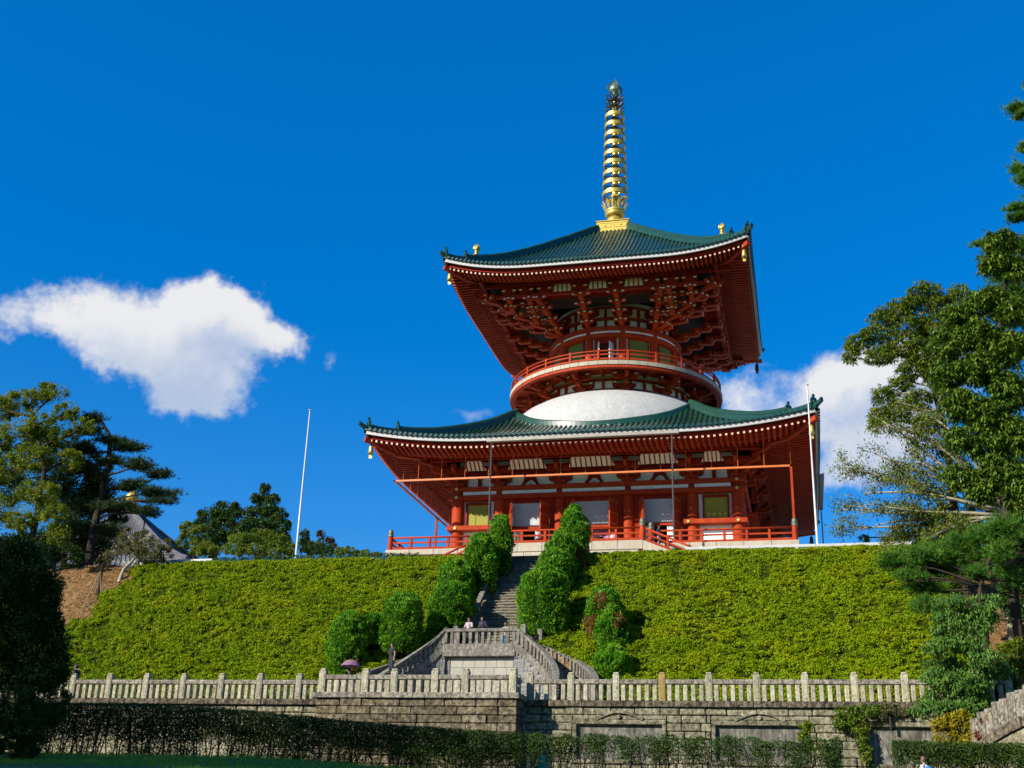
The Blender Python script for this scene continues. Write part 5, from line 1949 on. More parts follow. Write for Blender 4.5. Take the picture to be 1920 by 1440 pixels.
def tree(name, label, base, trunk, blobs, n, leaf, mat, bark=BARK, group=None, r0=.3, cat='tree', limbs=True, limb_r=.12, twig=0, **kw):
    root = thing(name, label, cat, base, group)
    m = MB()
    tr_ = [Vector(base)] + [Vector(p) for p in trunk]
    rads = [r0 * (1 - .75 * i / (len(tr_) - 1)) for i in range(len(tr_))]
    # smooth the trunk line
    pts, rr = [], []
    for i in range(len(tr_) - 1):
        for j in range(5):
            t = j / 5
            pts.append(tr_[i].lerp(tr_[i + 1], t) + Vector((random.uniform(-1, 1), random.uniform(-1, 1), 0)) * r0 * .12)
            rr.append(rads[i] + (rads[i + 1] - rads[i]) * t)
    pts.append(tr_[-1]); rr.append(rads[-1])
    rr[0] *= 1.5
    m.tube(pts, rr, 9)
    m.build('trunk', bark, root, True)
    if limbs:
        b_ = MB()
        for (c, r) in blobs:
            c = Vector(c)
            q = min(pts[len(pts) // 4:], key=lambda p: (p - c).length + max(0, p.z - c.z) * 1.5)
            e = limb(b_, q, c, limb_r, limb_r * .35)
            for _ in range(twig + 2):
                d = Vector((random.gauss(0, 1), random.gauss(0, 1), random.gauss(.2, .8))).normalized()
                limb(b_, e[random.randint(3, 6)], c + Vector((d.x * r[0], d.y * r[1], d.z * r[2])) * .85, limb_r * .38, limb_r * .10, n=4, seg=5)
        b_.build('limbs', bark, root, True)
    V, Q = crown_mesh('crown', blobs, n, leaf, mat, **kw)
    add_leaves(root, V, Q, mat)
    return root


# --- left: maple-like sunny tree, dark pine, undergrowth
B_ = px_blobs([(95, 738, -31, 34, 20), (40, 755, -31, 40, 24), (-10, 770, -31, 40, 30), (125, 775, -31, 26, 22), (70, 795, -32, 44, 26), (10, 820, -32, 46, 30), (115, 822, -31, 34, 24),
                (160, 800, -31, 24, 16), (60, 860, -32, 46, 30), (130, 865, -31, 30, 22), (-10, 880, -32, 44, 34), (70, 925, -33, 44, 24), (100, 965, -33, 30, 26), (40, 975, -33, 34, 26), (110, 1000, -33, 24, 20), (-10, 960, -32, 40, 34)])
b0 = slope_at(60, 1075); b0 = (b0.x - 1, -32.0, zslope(-32) - .3)
tree('broadleaf_tree', 'sunny yellow green broadleaf tree at the left edge', b0, [at(62, 1000, -32), at(85, 880, -32), at(60, 780, -32)], B_, 85000, .16, LEAF_Y, r0=.32, twig=2, sub_n=20, sub_r=.27)
B_ = px_blobs([(150, 900, -27, 60, 40), (110, 930, -27, 50, 40), (175, 960, -26, 50, 34), (130, 1010, -26, 60, 30), (60, 1030, -26, 60, 30), (190, 1010, -25, 40, 26), (185, 920, -26, 36, 30), (20, 900, -26, 60, 50), (90, 840, -26, 46, 40), (160, 855, -27, 30, 26), (190, 880, -27, 24, 22), (205, 1000, -27, 30, 24), (170, 1040, -27, 40, 20), (225, 965, -27, 20, 18)])
tree('evergreen_tree', 'dark evergreen tree in the shade behind the sunny tree at left', (at(120, 1060, -26).x, -26, Z_PLAZA), [at(125, 1000, -26), at(120, 900, -26)], B_, 52000, .23, LEAF_D, r0=.3, sub_n=16)


def pine_tufts(C, N_, size, per=11, seed=0):
    """needle tufts: thin blades fanning out around N_"""
    m = len(C)
    Cc = np.repeat(C, per, 0); Nn = np.repeat(N_, per, 0)
    A = unit(Nn + RNG.normal(0, .62, (m * per, 3)))
    L = size * RNG.uniform(.7, 1.2, m * per)
    S_ = unit(np.cross(A, RNG.normal(0, 1, (m * per, 3)))) * (size * .045)
    V = np.stack([Cc - S_, Cc + S_, Cc + A * L[:, None]], 1).reshape(-1, 3)
    return V, np.arange(len(V)).reshape(-1, 3)


def pine(name, label, base, trunk, boughs, tufts, size, mat, r0=.3, group=None, bark=BARK, limb_r=.10):
    root = thing(name, label, 'tree', base, group)
    m = MB()
    tr_ = [Vector(base)] + [Vector(p) for p in trunk]
    pts, rr = [], []
    for i in range(len(tr_) - 1):
        for j in range(5):
            t = j / 5
            pts.append(tr_[i].lerp(tr_[i + 1], t) + Vector((random.uniform(-1, 1), random.uniform(-1, 1), 0)) * r0 * .15)
            rr.append(r0 * (1 - .72 * (i + t) / (len(tr_) - 1)))
    pts.append(tr_[-1]); rr.append(r0 * .25)
    m.tube(pts, rr, 9)
    m.build('trunk', bark, root, True)
    b_ = MB()
    Cs, Ns = [], []
    vol = np.array([r[0] * r[1] for c, r in boughs]); cnt = np.maximum(10, (tufts * vol / vol.sum()).astype(int))
    for (c, r), k in zip(boughs, cnt):
        c = Vector(c)
        q = min(pts, key=lambda p: (p - c).length + max(0, p.z - c.z) * .6)
        e = limb(b_, q, c, limb_r, limb_r * .4)
        nodes = []
        for _ in range(7):
            d = Vector((random.gauss(0, 1), random.gauss(0, 1), random.gauss(0, .6))).normalized()
            p1 = c + Vector((d.x * r[0], d.y * r[1], d.z * r[2])) * random.uniform(.5, .95)
            nodes += limb(b_, e[random.randint(3, 6)], p1, limb_r * .4, limb_r * .12, n=5, seg=5)[2:]
        nodes = np.array([tuple(p) for p in nodes])
        w = RNG.integers(0, len(nodes), k)
        off = RNG.normal(0, .30, (k, 3)) * np.array(r)
        off[:, 2] = np.abs(off[:, 2]) * 1.5
        Cs.append(nodes[w] + off)
        Ns.append(unit(off / np.array(r) + np.array([0, 0, .75]) + RNG.normal(0, .3, (k, 3))))
    b_.build('boughs', bark, root, True)
    V, Q = pine_tufts(np.concatenate(Cs), np.concatenate(Ns), size)
    add_leaves(root, V, Q, mat, 'needles')
    return root


B_ = px_blobs([(175, 792, -29, 30, 12), (160, 815, -29, 26, 12), (205, 830, -29, 30, 10), (240, 845, -29, 34, 12), (215, 870, -29, 26, 10), (262, 880, -29, 36, 12), (300, 893, -29, 26, 10), (150, 850, -29, 30, 14),
                (250, 915, -29, 34, 11), (300, 930, -29, 34, 12), (320, 945, -29, 20, 10), (150, 890, -29, 34, 14), (195, 900, -29, 20, 10), (220, 955, -29, 36, 14), (285, 965, -29, 26, 10), (160, 960, -29, 36, 16), (140, 1000, -29, 40, 18), (200, 1000, -29, 26, 12)])
p_ = at(165, 1063, -29.5)
pine('pine_tree', 'dark leaning pine with layered boughs at the left of the bank', (p_.x, -29.5, Z_PLAZA - .4), [at(175, 1000, -29.3), at(190, 930, -29), at(203, 865, -29), at(207, 820, -29), at(190, 790, -29)], B_, 7600, .34, NEEDLE_D, r0=.36)

B_ = px_blobs([(240, 1005, -31, 22, 14), (270, 1010, -31, 24, 14), (300, 1025, -31, 22, 14), (255, 1035, -31, 26, 12), (230, 1030, -31, 16, 12), (285, 1045, -31, 26, 10), (210, 1040, -31.5, 20, 10), (240, 1020, -30.5, 30, 18), (275, 1030, -30.5, 34, 20), (305, 1040, -30.5, 20, 14)])
p_ = slope_at(222, 1092)
tree('small_tree', 'small gnarled tree with pale sparse leaves on the brown slope', (p_.x, p_.y, p_.z - .2), [at(232, 1068, -31.6), at(250, 1050, -31.2), at(255, 1025, -31)], B_, 17000, .13, LEAF_P, bark=BARK_L, r0=.16, limb_r=.07, twig=4)
p_ = slope_at(183, 1120)
sp_ = thing('staked_sapling', 'dead looking sapling propped with two bamboo stakes on brown earth', 'sapling', p_)
m = MB(); m.tube([p_ - Vector((0, 0, .3)), p_ + Vector((.02, 0, 1.2)), p_ + Vector((-.03, 0, 2.3))], [.13, .11, .07], 7); m.build('trunk', BARK, sp_)
for q_, nm in ((slope_at(148, 1152), 0), (slope_at(191, 1128), 1)):
    m = MB(); m.tube([q_ - Vector((0, 0, .2)), p_ + Vector((0, -.14, 1.75))], .035, 6); m.build('stake', BAMBOO, sp_)
V, Q = crown_mesh('crown', [((p_.x, p_.y, p_.z + 2.6), (.7, .7, .8))], 260, .14, LEAF_B, sub_n=6)
add_leaves(sp_, V, Q, LEAF_B)

# --- middle distance, behind the plaza on the left
def far_tree(label, pts, Y, n, leaf, mat, base_px, cat='tree', name='distant_tree', **kw):
    bl_ = px_blobs([(x, y, Y, rx, ry) for x, y, rx, ry in pts])
    bx_ = at(base_px[0], base_px[1], Y)
    return tree(name, label, (bx_.x, Y, Z_PLAZA), [Vector((bx_.x, Y, (Z_PLAZA + bx_.z) / 2)), bx_], bl_, n, leaf, mat, group='trees beyond the plaza', r0=.3, cat=cat, limb_r=.10, **kw)


far_tree('tall dark conical tree beyond the bank left of the flagpole', [(497, 918, 10, 12), (485, 935, 17, 11), (512, 938, 15, 12), (500, 955, 24, 13), (470, 962, 16, 13), (525, 965, 16, 14), (490, 982, 34, 14), (530, 990, 16, 16), (462, 990, 20, 14), (505, 1010, 40, 16), (535, 1020, 14, 16)],
         6, 40000, .24, LEAF_D, (500, 935), sub_n=12)
far_tree('round dark tree left of the conical tree beyond the bank', [(420, 955, 26, 14), (395, 965, 26, 14), (435, 970, 24, 16), (380, 985, 20, 14), (415, 990, 34, 18), (445, 1000, 22, 18), (400, 1015, 32, 18)], 8, 40000, .22, LEAF_D, (415, 960), sub_n=12)
far_tree('light green bamboo like bush left of the dark trees', [(350, 990, 14, 14), (370, 1000, 20, 16), (345, 1015, 16, 14), (375, 1025, 24, 16), (390, 1035, 24, 14)], 2, 22000, .18, LEAF_M, (370, 1000), 'bush', 'bush', sub_n=10)
far_tree('low spreading olive green tree in front of the conical tree', [(455, 1012, 26, 13), (490, 1005, 24, 13), (520, 1015, 22, 13), (440, 1030, 26, 12), (480, 1032, 34, 13), (525, 1035, 24, 12), (545, 1030, 12, 14)], -8, 30000, .18, LEAF_M, (485, 1010), sub_n=11)
far_tree('small dark bush right of the flagpole foot', [(572, 1005, 9, 14), (570, 1025, 14, 14), (590, 1028, 22, 13), (610, 1032, 18, 11)], -10, 13000, .17, LEAF_D, (580, 1010), 'bush', 'bush', sub_n=9)
far_tree('wispy reddish grey young tree beyond the bank', [(603, 1003, 9, 10), (600, 1020, 11, 10), (618, 1015, 9, 10), (625, 1028, 10, 10)], -4, 4200, .16, LEAF_B, (606, 1010), sub_n=8)
far_tree('scrubby green bushes at the bank edge left of the terrace', [(638, 1035, 12, 8), (655, 1033, 12, 7), (670, 1038, 10, 6), (685, 1037, 10, 6), (705, 1040, 12, 5)], -12, 7000, .15, LEAF_M, (655, 1038), 'bush', 'bush', sub_n=8)
far_tree('leafy tops showing over the guard rail at the right', [(1620, 1010, 12, 9), (1690, 1006, 24, 10), (1720, 1003, 20, 12), (1665, 1014, 14, 7)], 4, 7500, .17, LEAF_Y, (1690, 1010), 'bush', 'bush', sub_n=8)

# low clipped hedge along the bank's crest
def hedge(label, path, w, h, n, leaf, mat, stems=0, zfun=None, name='hedge', dens=None, skirt=0.0, ragged=.08, twigs=0, hf=None):
    """path: plan points; foliage from skirt to h, stems below"""
    P0_ = [Vector(p) for p in path]
    root = thing(name, label, 'hedge', tuple(P0_[0]))
    seg = [(P0_[i + 1] - P0_[i]).length for i in range(len(P0_) - 1)]
    tot = sum(seg)
    def pt(s_):
        i = 0
        while i < len(seg) - 1 and s_ > seg[i]: s_ -= seg[i]; i += 1
        d = (P0_[i + 1] - P0_[i]).normalized()
        return P0_[i] + d * s_, Vector((-d.y, d.x, 0)).normalized()
    ss = RNG.uniform(0, tot, n)
    a = RNG.uniform(0, 1, n); bq = RNG.uniform(-1, 1, n)
    C = np.zeros((n, 3)); 
    for i, s_ in enumerate(ss):
        p, sd_ = pt(float(s_))
        hh_ = h if hf is None else hf(s_ / tot)
        lo = skirt if not callable(skirt) else skirt(s_)
        q = a[i]
        z = lo + (hh_ - lo) * q
        C[i] = (p.x + sd_.x * bq[i] * w / 2, p.y + sd_.y * bq[i] * w / 2, p.z + z)
    lump = vnoise(C, 3.0, 5.0)
    C[:, 2] += (lump - .5) * ragged * 2
    keep = np.ones(n, bool)
    if dens is not None: keep = RNG.random(n) < dens(ss / tot, a)
    C = C[keep]; m_ = len(C)
    A = RNG.normal(0, 1, (m_, 3)) + np.array([0, 0, .3]); Nn = RNG.normal(0, .6, (m_, 3)) + np.array([0, -.3, .6])
    V, Q = leaf_quads(C, A, Nn, RNG.uniform(leaf * .7, leaf * 1.3, m_), RNG.uniform(leaf * .35, leaf * .6, m_))
    add_leaves(root, V, Q, mat, 'foliage')
    for i in range(stems):
        p, sd_ = pt(tot * (i + .5 + random.uniform(-.3, .3)) / stems)
        b_ = MB()
        p = p + sd_ * random.uniform(-.15, .15)
        hh_ = h if hf is None else hf((i + .5) / stems)
        for _ in range(random.choice((2, 3, 3, 4))):
            e = p + Vector((random.uniform(-.45, .45), random.uniform(-.2, .2), hh_ * random.uniform(.6, .95)))
            pp = limb(b_, p + Vector((random.uniform(-.06, .06), 0, -.2)), e, .035, .012, bend=.08, n=5, seg=5)
            for _ in range(3 + twigs):
                q = pp[random.randint(1, 4)]
                limb(b_, q, q + Vector((random.uniform(-.45, .45), random.uniform(-.25, .25), random.uniform(.2, .6))), .012, .005, bend=.12, n=3, seg=4)
        b_.build('stem', STEMD, root)
    return root


hedge('low clipped hedge along the crest of the bank at left', [(-24.2, -29.7, Z_PLAZA), (-9.0, -29.7, Z_PLAZA)], .6, .52, 7000, .13, LEAF_D)

n = 9000
lx_ = RNG.uniform(-36, -28.8, n); ly_ = RNG.uniform(-44, -30, n)
k_ = lx_ < left_edge(ly_) + .5
lx_, ly_ = lx_[k_], ly_[k_]
n = len(lx_)
lz_ = np.array([bank_z(float(a), float(c)) for a, c in zip(lx_, ly_)]) + .02
V, Q = leaf_quads(np.stack([lx_, ly_, lz_], 1), RNG.normal(0, 1, (n, 3)) * np.array([1, 1, .25]) + np.array([0, .3, .25]), RNG.normal(0, .4, (n, 3)) + NV, RNG.uniform(.05, .22, n), RNG.uniform(.012, .07, n))
me = fast_mesh('leaf_litter', V, Q); me.materials.append(LEAF_B)
o = link('leaf_litter', me, None, None, 'stuff'); tag(o, 'fallen leaves and needles scattered on the bare brown bank', 'leaf litter')

# ------------------------------------------------------------------ trees at the right
# big drooping-leaved evergreen
def droop_crown(blobs, n, L, mat):
    """whorls of long hanging leaves"""
    vol = np.array([r[0] * r[2] for c, r in blobs]); cnt = np.maximum(20, (n * vol / vol.sum()).astype(int))
    Cs, As, Ns = [], [], []
    for (c, r), m in zip(blobs, cnt):
        c, r = np.array(c), np.array(r)
        d = unit(RNG.normal(0, 1, (m, 3)))
        tip = c + d * r * RNG.uniform(.35, 1.0, (m, 1)) ** .6
        tip += RNG.normal(0, .12, (m, 3)) * r
        per = 9
        t2 = np.repeat(tip, per, 0)
        rad_ = unit(RNG.normal(0, 1, (m * per, 3)) * np.array([1, 1, .35]))
        A = unit(rad_ * .75 + np.array([0, 0, -.62]) + RNG.normal(0, .18, (m * per, 3)))
        Cs.append(t2 + A * L * .5); As.append(A); Ns.append(unit(rad_ * .8 + np.array([0, 0, .7])))
    C, A, N_ = np.concatenate(Cs), np.concatenate(As), np.concatenate(Ns)
    k = len(C)
    return leaf_quads(C, A, N_, RNG.uniform(L * .7, L * 1.25, k), RNG.uniform(L * .16, L * .25, k))


def limbs_to(root, blobs, pts, bark, limb_r, twig=3):
    b_ = MB()
    for (c, r) in blobs:
        c = Vector(c)
        q = min(pts, key=lambda p: (p - c).length + max(0, p.z - c.z) * 1.2)
        e = limb(b_, q, c, limb_r, limb_r * .35)
        for _ in range(twig):
            d = Vector((random.gauss(0, 1), random.gauss(0, 1), random.gauss(0, .7))).normalized()
            limb(b_, e[random.randint(3, 6)], c + Vector((d.x * r[0], d.y * r[1], d.z * r[2])) * .9, limb_r * .35, limb_r * .1, n=4, seg=5)
    b_.build('limbs', bark, root, True)


def simple_trunk(root, pts, r0, r1, bark):
    m = MB()
    P_ = []
    for i in range(len(pts) - 1):
        for j in range(5): P_.append(Vector(pts[i]).lerp(Vector(pts[i + 1]), j / 5) + Vector((random.uniform(-1, 1), random.uniform(-1, 1), 0)) * r0 * .12)
    P_.append(Vector(pts[-1]))
    m.tube(P_, [r0 + (r1 - r0) * i / (len(P_) - 1) for i in range(len(P_))], 9)
    m.build('trunk', bark, root, True)
    return P_


YB = -45.0
base = Vector((at(1895, 1100, YB).x, YB, Z_WALK))
r_ = thing('evergreen_tree', 'large glossy evergreen with long drooping leaves at the right edge', 'tree', base)
tp = simple_trunk(r_, [base, at(1890, 1000, YB), at(1875, 850, YB), at(1865, 700, YB), at(1880, 560, YB), at(1895, 480, YB)], .26, .08, BARK)
BL = px_blobs([(1880, 450, YB, 34, 22), (1865, 490, YB, 30, 24), (1905, 500, YB, 30, 30), (1850, 560, YB, 36, 26), (1895, 580, YB, 36, 34), (1800, 590, YB, 34, 26), (1835, 625, YB, 40, 30), (1780, 640, YB, 34, 34),
               (1890, 650, YB, 40, 36), (1830, 690, YB, 46, 34), (1770, 700, YB, 26, 36), (1890, 730, YB, 40, 40), (1800, 755, YB, 36, 32), (1845, 775, YB, 40, 34), (1905, 810, YB, 34, 40), (1850, 830, YB, 34, 32), (1800, 820, YB, 24, 26),
               (1870, 880, YB, 36, 34), (1800, 890, YB, 34, 24), (1840, 915, YB, 32, 26), (1905, 920, YB, 30, 40)])
limbs_to(r_, BL, tp, BARK, .10)
V, Q = droop_crown(BL, 4700, .42, LEAF_G); add_leaves(r_, V, Q, LEAF_G)
V, Q = crown_mesh('inner', [(c, (q[0] * .75, q[1] * .75, q[2] * .75)) for c, q in BL], 8000, .28, HEDGE, sub_n=10); add_leaves(r_, V, Q, HEDGE, 'inner_foliage')

YB = -37.0
base = slope_at(1790, 1060); base = Vector((base.x, YB, zslope(YB) - .3))
r_ = thing('broadleaf_tree', 'open crowned broadleaf tree reaching left in front of the right hand cloud', 'tree', base)
tp = simple_trunk(r_, [base, at(1790, 960, YB), at(1775, 820, YB), at(1745, 700, YB), at(1725, 590, YB)], .30, .08, BARK)
BL = px_blobs([(1735, 545, YB, 24, 14), (1760, 570, YB, 22, 16), (1715, 565, YB, 20, 12), (1680, 580, YB, 26, 14), (1655, 595, YB, 20, 12), (1705, 610, YB, 30, 16), (1640, 625, YB, 24, 12), (1610, 640, YB, 20, 12), (1595, 662, YB, 12, 14), (1690, 650, YB, 30, 16),
               (1650, 665, YB, 26, 12), (1730, 660, YB, 26, 20), (1715, 690, YB, 28, 14), (1760, 700, YB, 22, 24), (1690, 715, YB, 18, 12), (1660, 740, YB, 20, 14), (1680, 770, YB, 26, 14), (1650, 775, YB, 16, 12), (1720, 745, YB, 24, 14), (1740, 790, YB, 24, 16), (1640, 790, YB, 10, 10),
               (1800, 560, YB, 20, 20), (1785, 600, YB, 20, 26), (1745, 615, YB, 22, 18)])
limbs_to(r_, BL, tp, BARK_L, .07, 4)
V, Q = droop_crown([(c, (q[0] * 1.3, q[1] * 1.5, q[2] * 1.45)) for c, q in BL], 4300, .30, LEAF_M); add_leaves(r_, V, Q, LEAF_M)

# bare-limbed tree with pale branches
YB = -39.0
base = Vector((at(1880, 1050, YB).x, YB, zslope(YB) - .3))
r_ = thing('bare_tree', 'half bare tree with long pale branches and thin brownish leaves', 'tree', base)
tp = simple_trunk(r_, [base, at(1880, 1000, YB), at(1870, 960, YB), at(1875, 900, YB)], .26, .12, BARK_L)
b_ = MB()
tips = []
for (x0, y0, x1, y1) in ((1875, 940, 1690, 800), (1875, 950, 1640, 850), (1870, 955, 1620, 925), (1872, 960, 1585, 880), (1870, 965, 1580, 955), (1870, 972, 1640, 985), (1868, 980, 1700, 1005), (1875, 930, 1740, 780), (1875, 920, 1780, 850),
                         (1880, 960, 1760, 1000), (1880, 975, 1820, 1010), (1885, 940, 1930, 860), (1872, 950, 1655, 790), (1870, 965, 1600, 990), (1872, 958, 1690, 900), (1874, 945, 1720, 865), (1872, 966, 1660, 950)):
    p0 = at(x0, y0, YB + random.uniform(-.4, .4)); p1 = at(x1, y1, YB + random.uniform(-2.2, 1.2))
    e = limb(b_, p0, p1, .12, .035, bend=.09, n=9, seg=6)
    for q in range(9):
        i = random.randint(3, 8)
        d = (e[i] - e[i - 2]).normalized()
        L = random.uniform(.8, 2.4)
        t_ = e[i] + d * L * .8 + Vector((random.uniform(-.4, .2), random.uniform(-.6, .6), random.uniform(-.55, .6))) * L * .8
        f = limb(b_, e[i], t_, .036, .012, bend=.12, n=5, seg=5)
        tips += [f[3], f[4], f[5]]
        for _ in range(2):
            g = f[random.randint(2, 5)]
            h_ = g + Vector((random.uniform(-.9, .3), random.uniform(-.4, .4), random.uniform(-.6, .4))) * .8
            limb(b_, g, h_, .010, .005, bend=.1, n=3, seg=4); tips.append(h_)
b_.build('branches', BARK_L, r_, True)
T = np.array([tuple(p) for p in tips])
for mat_, n_, nm in ((LEAF_M, 13000, 'crown'), (LEAF_B, 7000, 'brown_leaves')):
    w = RNG.integers(0, len(T), n_)
    C = T[w] + RNG.normal(0, .20, (n_, 3))
    V, Q = leaf_quads(C, RNG.normal(0, .6, (n_, 3)) + np.array([0, 0, -.8]), RNG.normal(0, .7, (n_, 3)) + np.array([0, 0, .5]), RNG.uniform(.12, .24, n_), RNG.uniform(.045, .085, n_))
    add_leaves(r_, V, Q, mat_, nm)

# pines
YB = -41.0
base = Vector((at(1955, 1100, YB).x, YB, zslope(YB) - .3))
BL = px_blobs([(1905, 207, YB, 20, 7), (1912, 222, YB, 12, 9), (1908, 320, YB, 14, 12), (1914, 345, YB, 10, 16), (1902, 395, YB, 20, 9), (1910, 412, YB, 20, 8), (1838, 462, YB, 14, 6), (1860, 475, YB, 14, 8), (1880, 525, YB, 24, 12), (1875, 550, YB, 30, 12), (1905, 560, YB, 20, 16), (1915, 470, YB, 14, 14), (1930, 280, YB, 16, 12), (1935, 160, YB, 14, 10), (1950, 380, YB, 30, 14), (1950, 460, YB, 30, 14), (1945, 600, YB, 34, 14)])
pine('pine_tree', 'very tall pine whose bough tips enter the picture at the right edge', base, [at(1958, 900, YB), at(1950, 600, YB), at(1945, 350, YB), at(1935, 120, YB)], BL, 3600, .36, NEEDLE, r0=.42, limb_r=.06)
YB = -47.0
base = Vector((at(1845, 1200, YB).x, YB, Z_WALK))
BL = px_blobs([(1665, 1065, YB, 20, 9), (1700, 1058, YB, 26, 10), (1735, 1045, YB, 28, 10), (1770, 1035, YB, 30, 11), (1810, 1022, YB, 30, 12), (1850, 1012, YB, 30, 12), (1890, 1000, YB, 28, 14), (1720, 1075, YB, 26, 9), (1765, 1068, YB, 28, 9), (1690, 1100, YB, 18, 9),
               (1725, 1110, YB, 26, 10), (1705, 1140, YB, 22, 9), (1740, 1145, YB, 20, 10), (1800, 1060, YB, 28, 12), (1840, 1050, YB, 28, 12), (1885, 1045, YB, 28, 14), (1830, 1085, YB, 22, 8), (1900, 1080, YB, 22, 12)])
BL = [((c[0] + random.uniform(-.25, .25), c[1] + random.uniform(-.8, .8), c[2] + random.uniform(-.18, .18)), (q[0] * 1.1, q[1] * 1.2, q[2] * 1.9)) for c, q in BL]
pine('pine_tree', 'low spreading pine reaching over the right end of the bank', base, [at(1842, 1150, YB), at(1838, 1100, YB), at(1850, 1060, YB), at(1870, 1020, YB)], BL, 5000, .32, NEEDLE, r0=.20, limb_r=.06, bark=BARK)

# drooping conifer in front of the wall
YB = -53.6
base = Vector((at(1832, 1400, YB).x, YB, ZB + .3))
r_ = thing('conifer', 'feathery light green conifer drooping over the balustrade at right', 'tree', base)
tp = simple_trunk(r_, [base, at(1832, 1300, YB), at(1836, 1200, YB), at(1838, 1105, YB)], .16, .05, BARK)
BL = px_blobs([(1790, 1130, YB, 30, 9), (1845, 1125, YB, 30, 9), (1775, 1160, YB, 30, 10), (1830, 1150, YB, 34, 10), (1790, 1185, YB, 40, 11), (1850, 1180, YB, 24, 10), (1770, 1215, YB, 34, 11), (1815, 1215, YB, 34, 12), (1785, 1245, YB, 40, 12), (1840, 1240, YB, 30, 12), (1870, 1260, YB, 22, 10),
               (1770, 1275, YB, 30, 12), (1820, 1275, YB, 36, 14), (1780, 1305, YB, 38, 14), (1740, 1330, YB - .3, 30, 12), (1785, 1335, YB, 34, 14), (1840, 1310, YB, 26, 14)])
BL = [((c[0] + random.uniform(-.25, .25), c[1] + random.uniform(-.5, .5), c[2] + random.uniform(-.12, .12)), (q[0] * 1.1, q[1] * 1.2, q[2] * 1.6)) for c, q in BL]
limbs_to(r_, BL, tp, BARK, .045, 4)
V, Q = crown_mesh('crown', BL, 21000, .19, CONIF, sub_n=16, sub_r=.42, droop=.9, width=.30, flat_=.7, stray=.35); add_leaves(r_, V, Q, CONIF)


def bushy(name, label, pts, Y, n, leaf, mat, cat='shrub', base=None, **kw):
    bl_ = px_blobs([(x, y, Y, rx, ry) for x, y, rx, ry in pts])
    if base is None:
        base = Vector((sum(c[0] for c, r in bl_) / len(bl_), Y, min(c[2] - r[2] for c, r in bl_) - .3))
    root = thing(name, label, cat, base)
    tp_ = [Vector(base), Vector(base) + Vector((0, 0, .5)), Vector(bl_[0][0])]
    m = MB(); m.tube(tp_, [.06, .05, .03], 6); m.build('trunk', BARK, root)
    limbs_to(root, bl_, tp_, BARK, .03, 2)
    V, Q = crown_mesh('crown', bl_, n, leaf, mat, sub_n=12, **kw)
    add_leaves(root, V, Q, mat, 'foliage')
    return root


bushy('yellow_shrub', 'yellowing shrub at the foot of the wall below the conifer', [(1770, 1360, 26, 16), (1800, 1350, 28, 18), (1835, 1375, 28, 18), (1780, 1385, 30, 14), (1815, 1395, 26, 16), (1770, 1415, 24, 20), (1820, 1425, 26, 16)], -54.8, 9000, .13, YELLOW)
bushy('red_twigged_shrub', 'small shrub with orange red leaves beside the stair wall at right', [(1845, 1355, 18, 10), (1865, 1370, 14, 12), (1838, 1378, 12, 10)], -55.6, 900, .11, RUST)
bushy('bright_shrub', 'sunlit yellow green shrub at the far right edge above the stair wall', [(1905, 1215, 24, 16), (1890, 1240, 22, 14), (1915, 1250, 20, 18), (1880, 1215, 12, 10)], -50.5, 6500, .13, LEAF_Y)
bushy('evergreen_shrub', 'dark evergreen bush behind the balustrade end under the right hand trees', [(1850, 1265, 26, 16), (1885, 1280, 24, 14), (1860, 1300, 22, 16), (1815, 1290, 18, 12)], -51.2, 7000, .15, LEAF_D)
bushy('evergreen_shrub', 'shaded thicket under the pines at the top right of the bank', [(1900, 1100, 30, 24), (1870, 1130, 20, 14), (1910, 1150, 26, 24), (1895, 1060, 34, 26), (1920, 1010, 26, 30), (1880, 985, 24, 20), (1860, 1160, 14, 12)], -40, 16000, .18, LEAF_D)
bushy('evergreen_shrub', 'dark leafy thicket below the drooping evergreen at the right edge', [(1915, 960, 30, 34), (1890, 1000, 26, 20), (1850, 1005, 20, 16), (1800, 1010, 22, 12)], -36, 14000, .2, LEAF_D)
bushy('wall_vine', 'leafy vine hanging down the wall between two niches', [(1590, 1335, 26, 14), (1620, 1335, 26, 12), (1580, 1355, 20, 14), (1605, 1360, 22, 16), (1618, 1385, 12, 22), (1622, 1415, 10, 20), (1645, 1328, 14, 8)], -52.25, 7500, .12, LEAF_M, 'vine')
bushy('wall_vine', 'green growth clinging to the top of the wall left of the conifer', [(1665, 1330, 20, 10), (1690, 1335, 16, 8), (1650, 1345, 14, 8)], -52.22, 2200, .11, LEAF_P, 'vine')
bushy('young_shrub', 'small yellow green plant standing before the second niche', [(1513, 1362, 12, 12), (1508, 1382, 14, 14), (1518, 1400, 12, 12)], -53.2, 2300, .12, LEAF_Y, base=Vector((at(1512, 1400, -53.2).x, -53.2, -19.3)))

bushy('evergreen_shrub', 'dark undergrowth beneath the pine in front of the temple hall', [(120, 1035, 34, 20), (160, 1045, 26, 14), (80, 1050, 34, 24), (40, 1060, 40, 30), (195, 1050, 16, 8), (10, 1040, 40, 34), (130, 1065, 24, 10), (150, 1062, 30, 8), (205, 1062, 22, 7), (100, 1075, 30, 12)], -28.6, 16000, .16, LEAF_D)
bushy('evergreen_shrub', 'shrubs below the pale branched tree along the crest at right', [(1780, 1005, 30, 16), (1815, 975, 30, 24), (1850, 940, 30, 28), (1900, 1010, 26, 24), (1850, 1030, 26, 14), (1735, 1016, 22, 9), (1885, 930, 26, 30), (1780, 960, 22, 18), (1900, 880, 20, 30)], -34, 22000, .18, LEAF_D)
# ------------------------------------------------------------------ hedges and foreground
HB_ = material('hedge_top_leaf', [(0.06, 0.12, 0.014), (0.13, 0.20, 0.02)], 2.0, 0.5, translucent=.25)


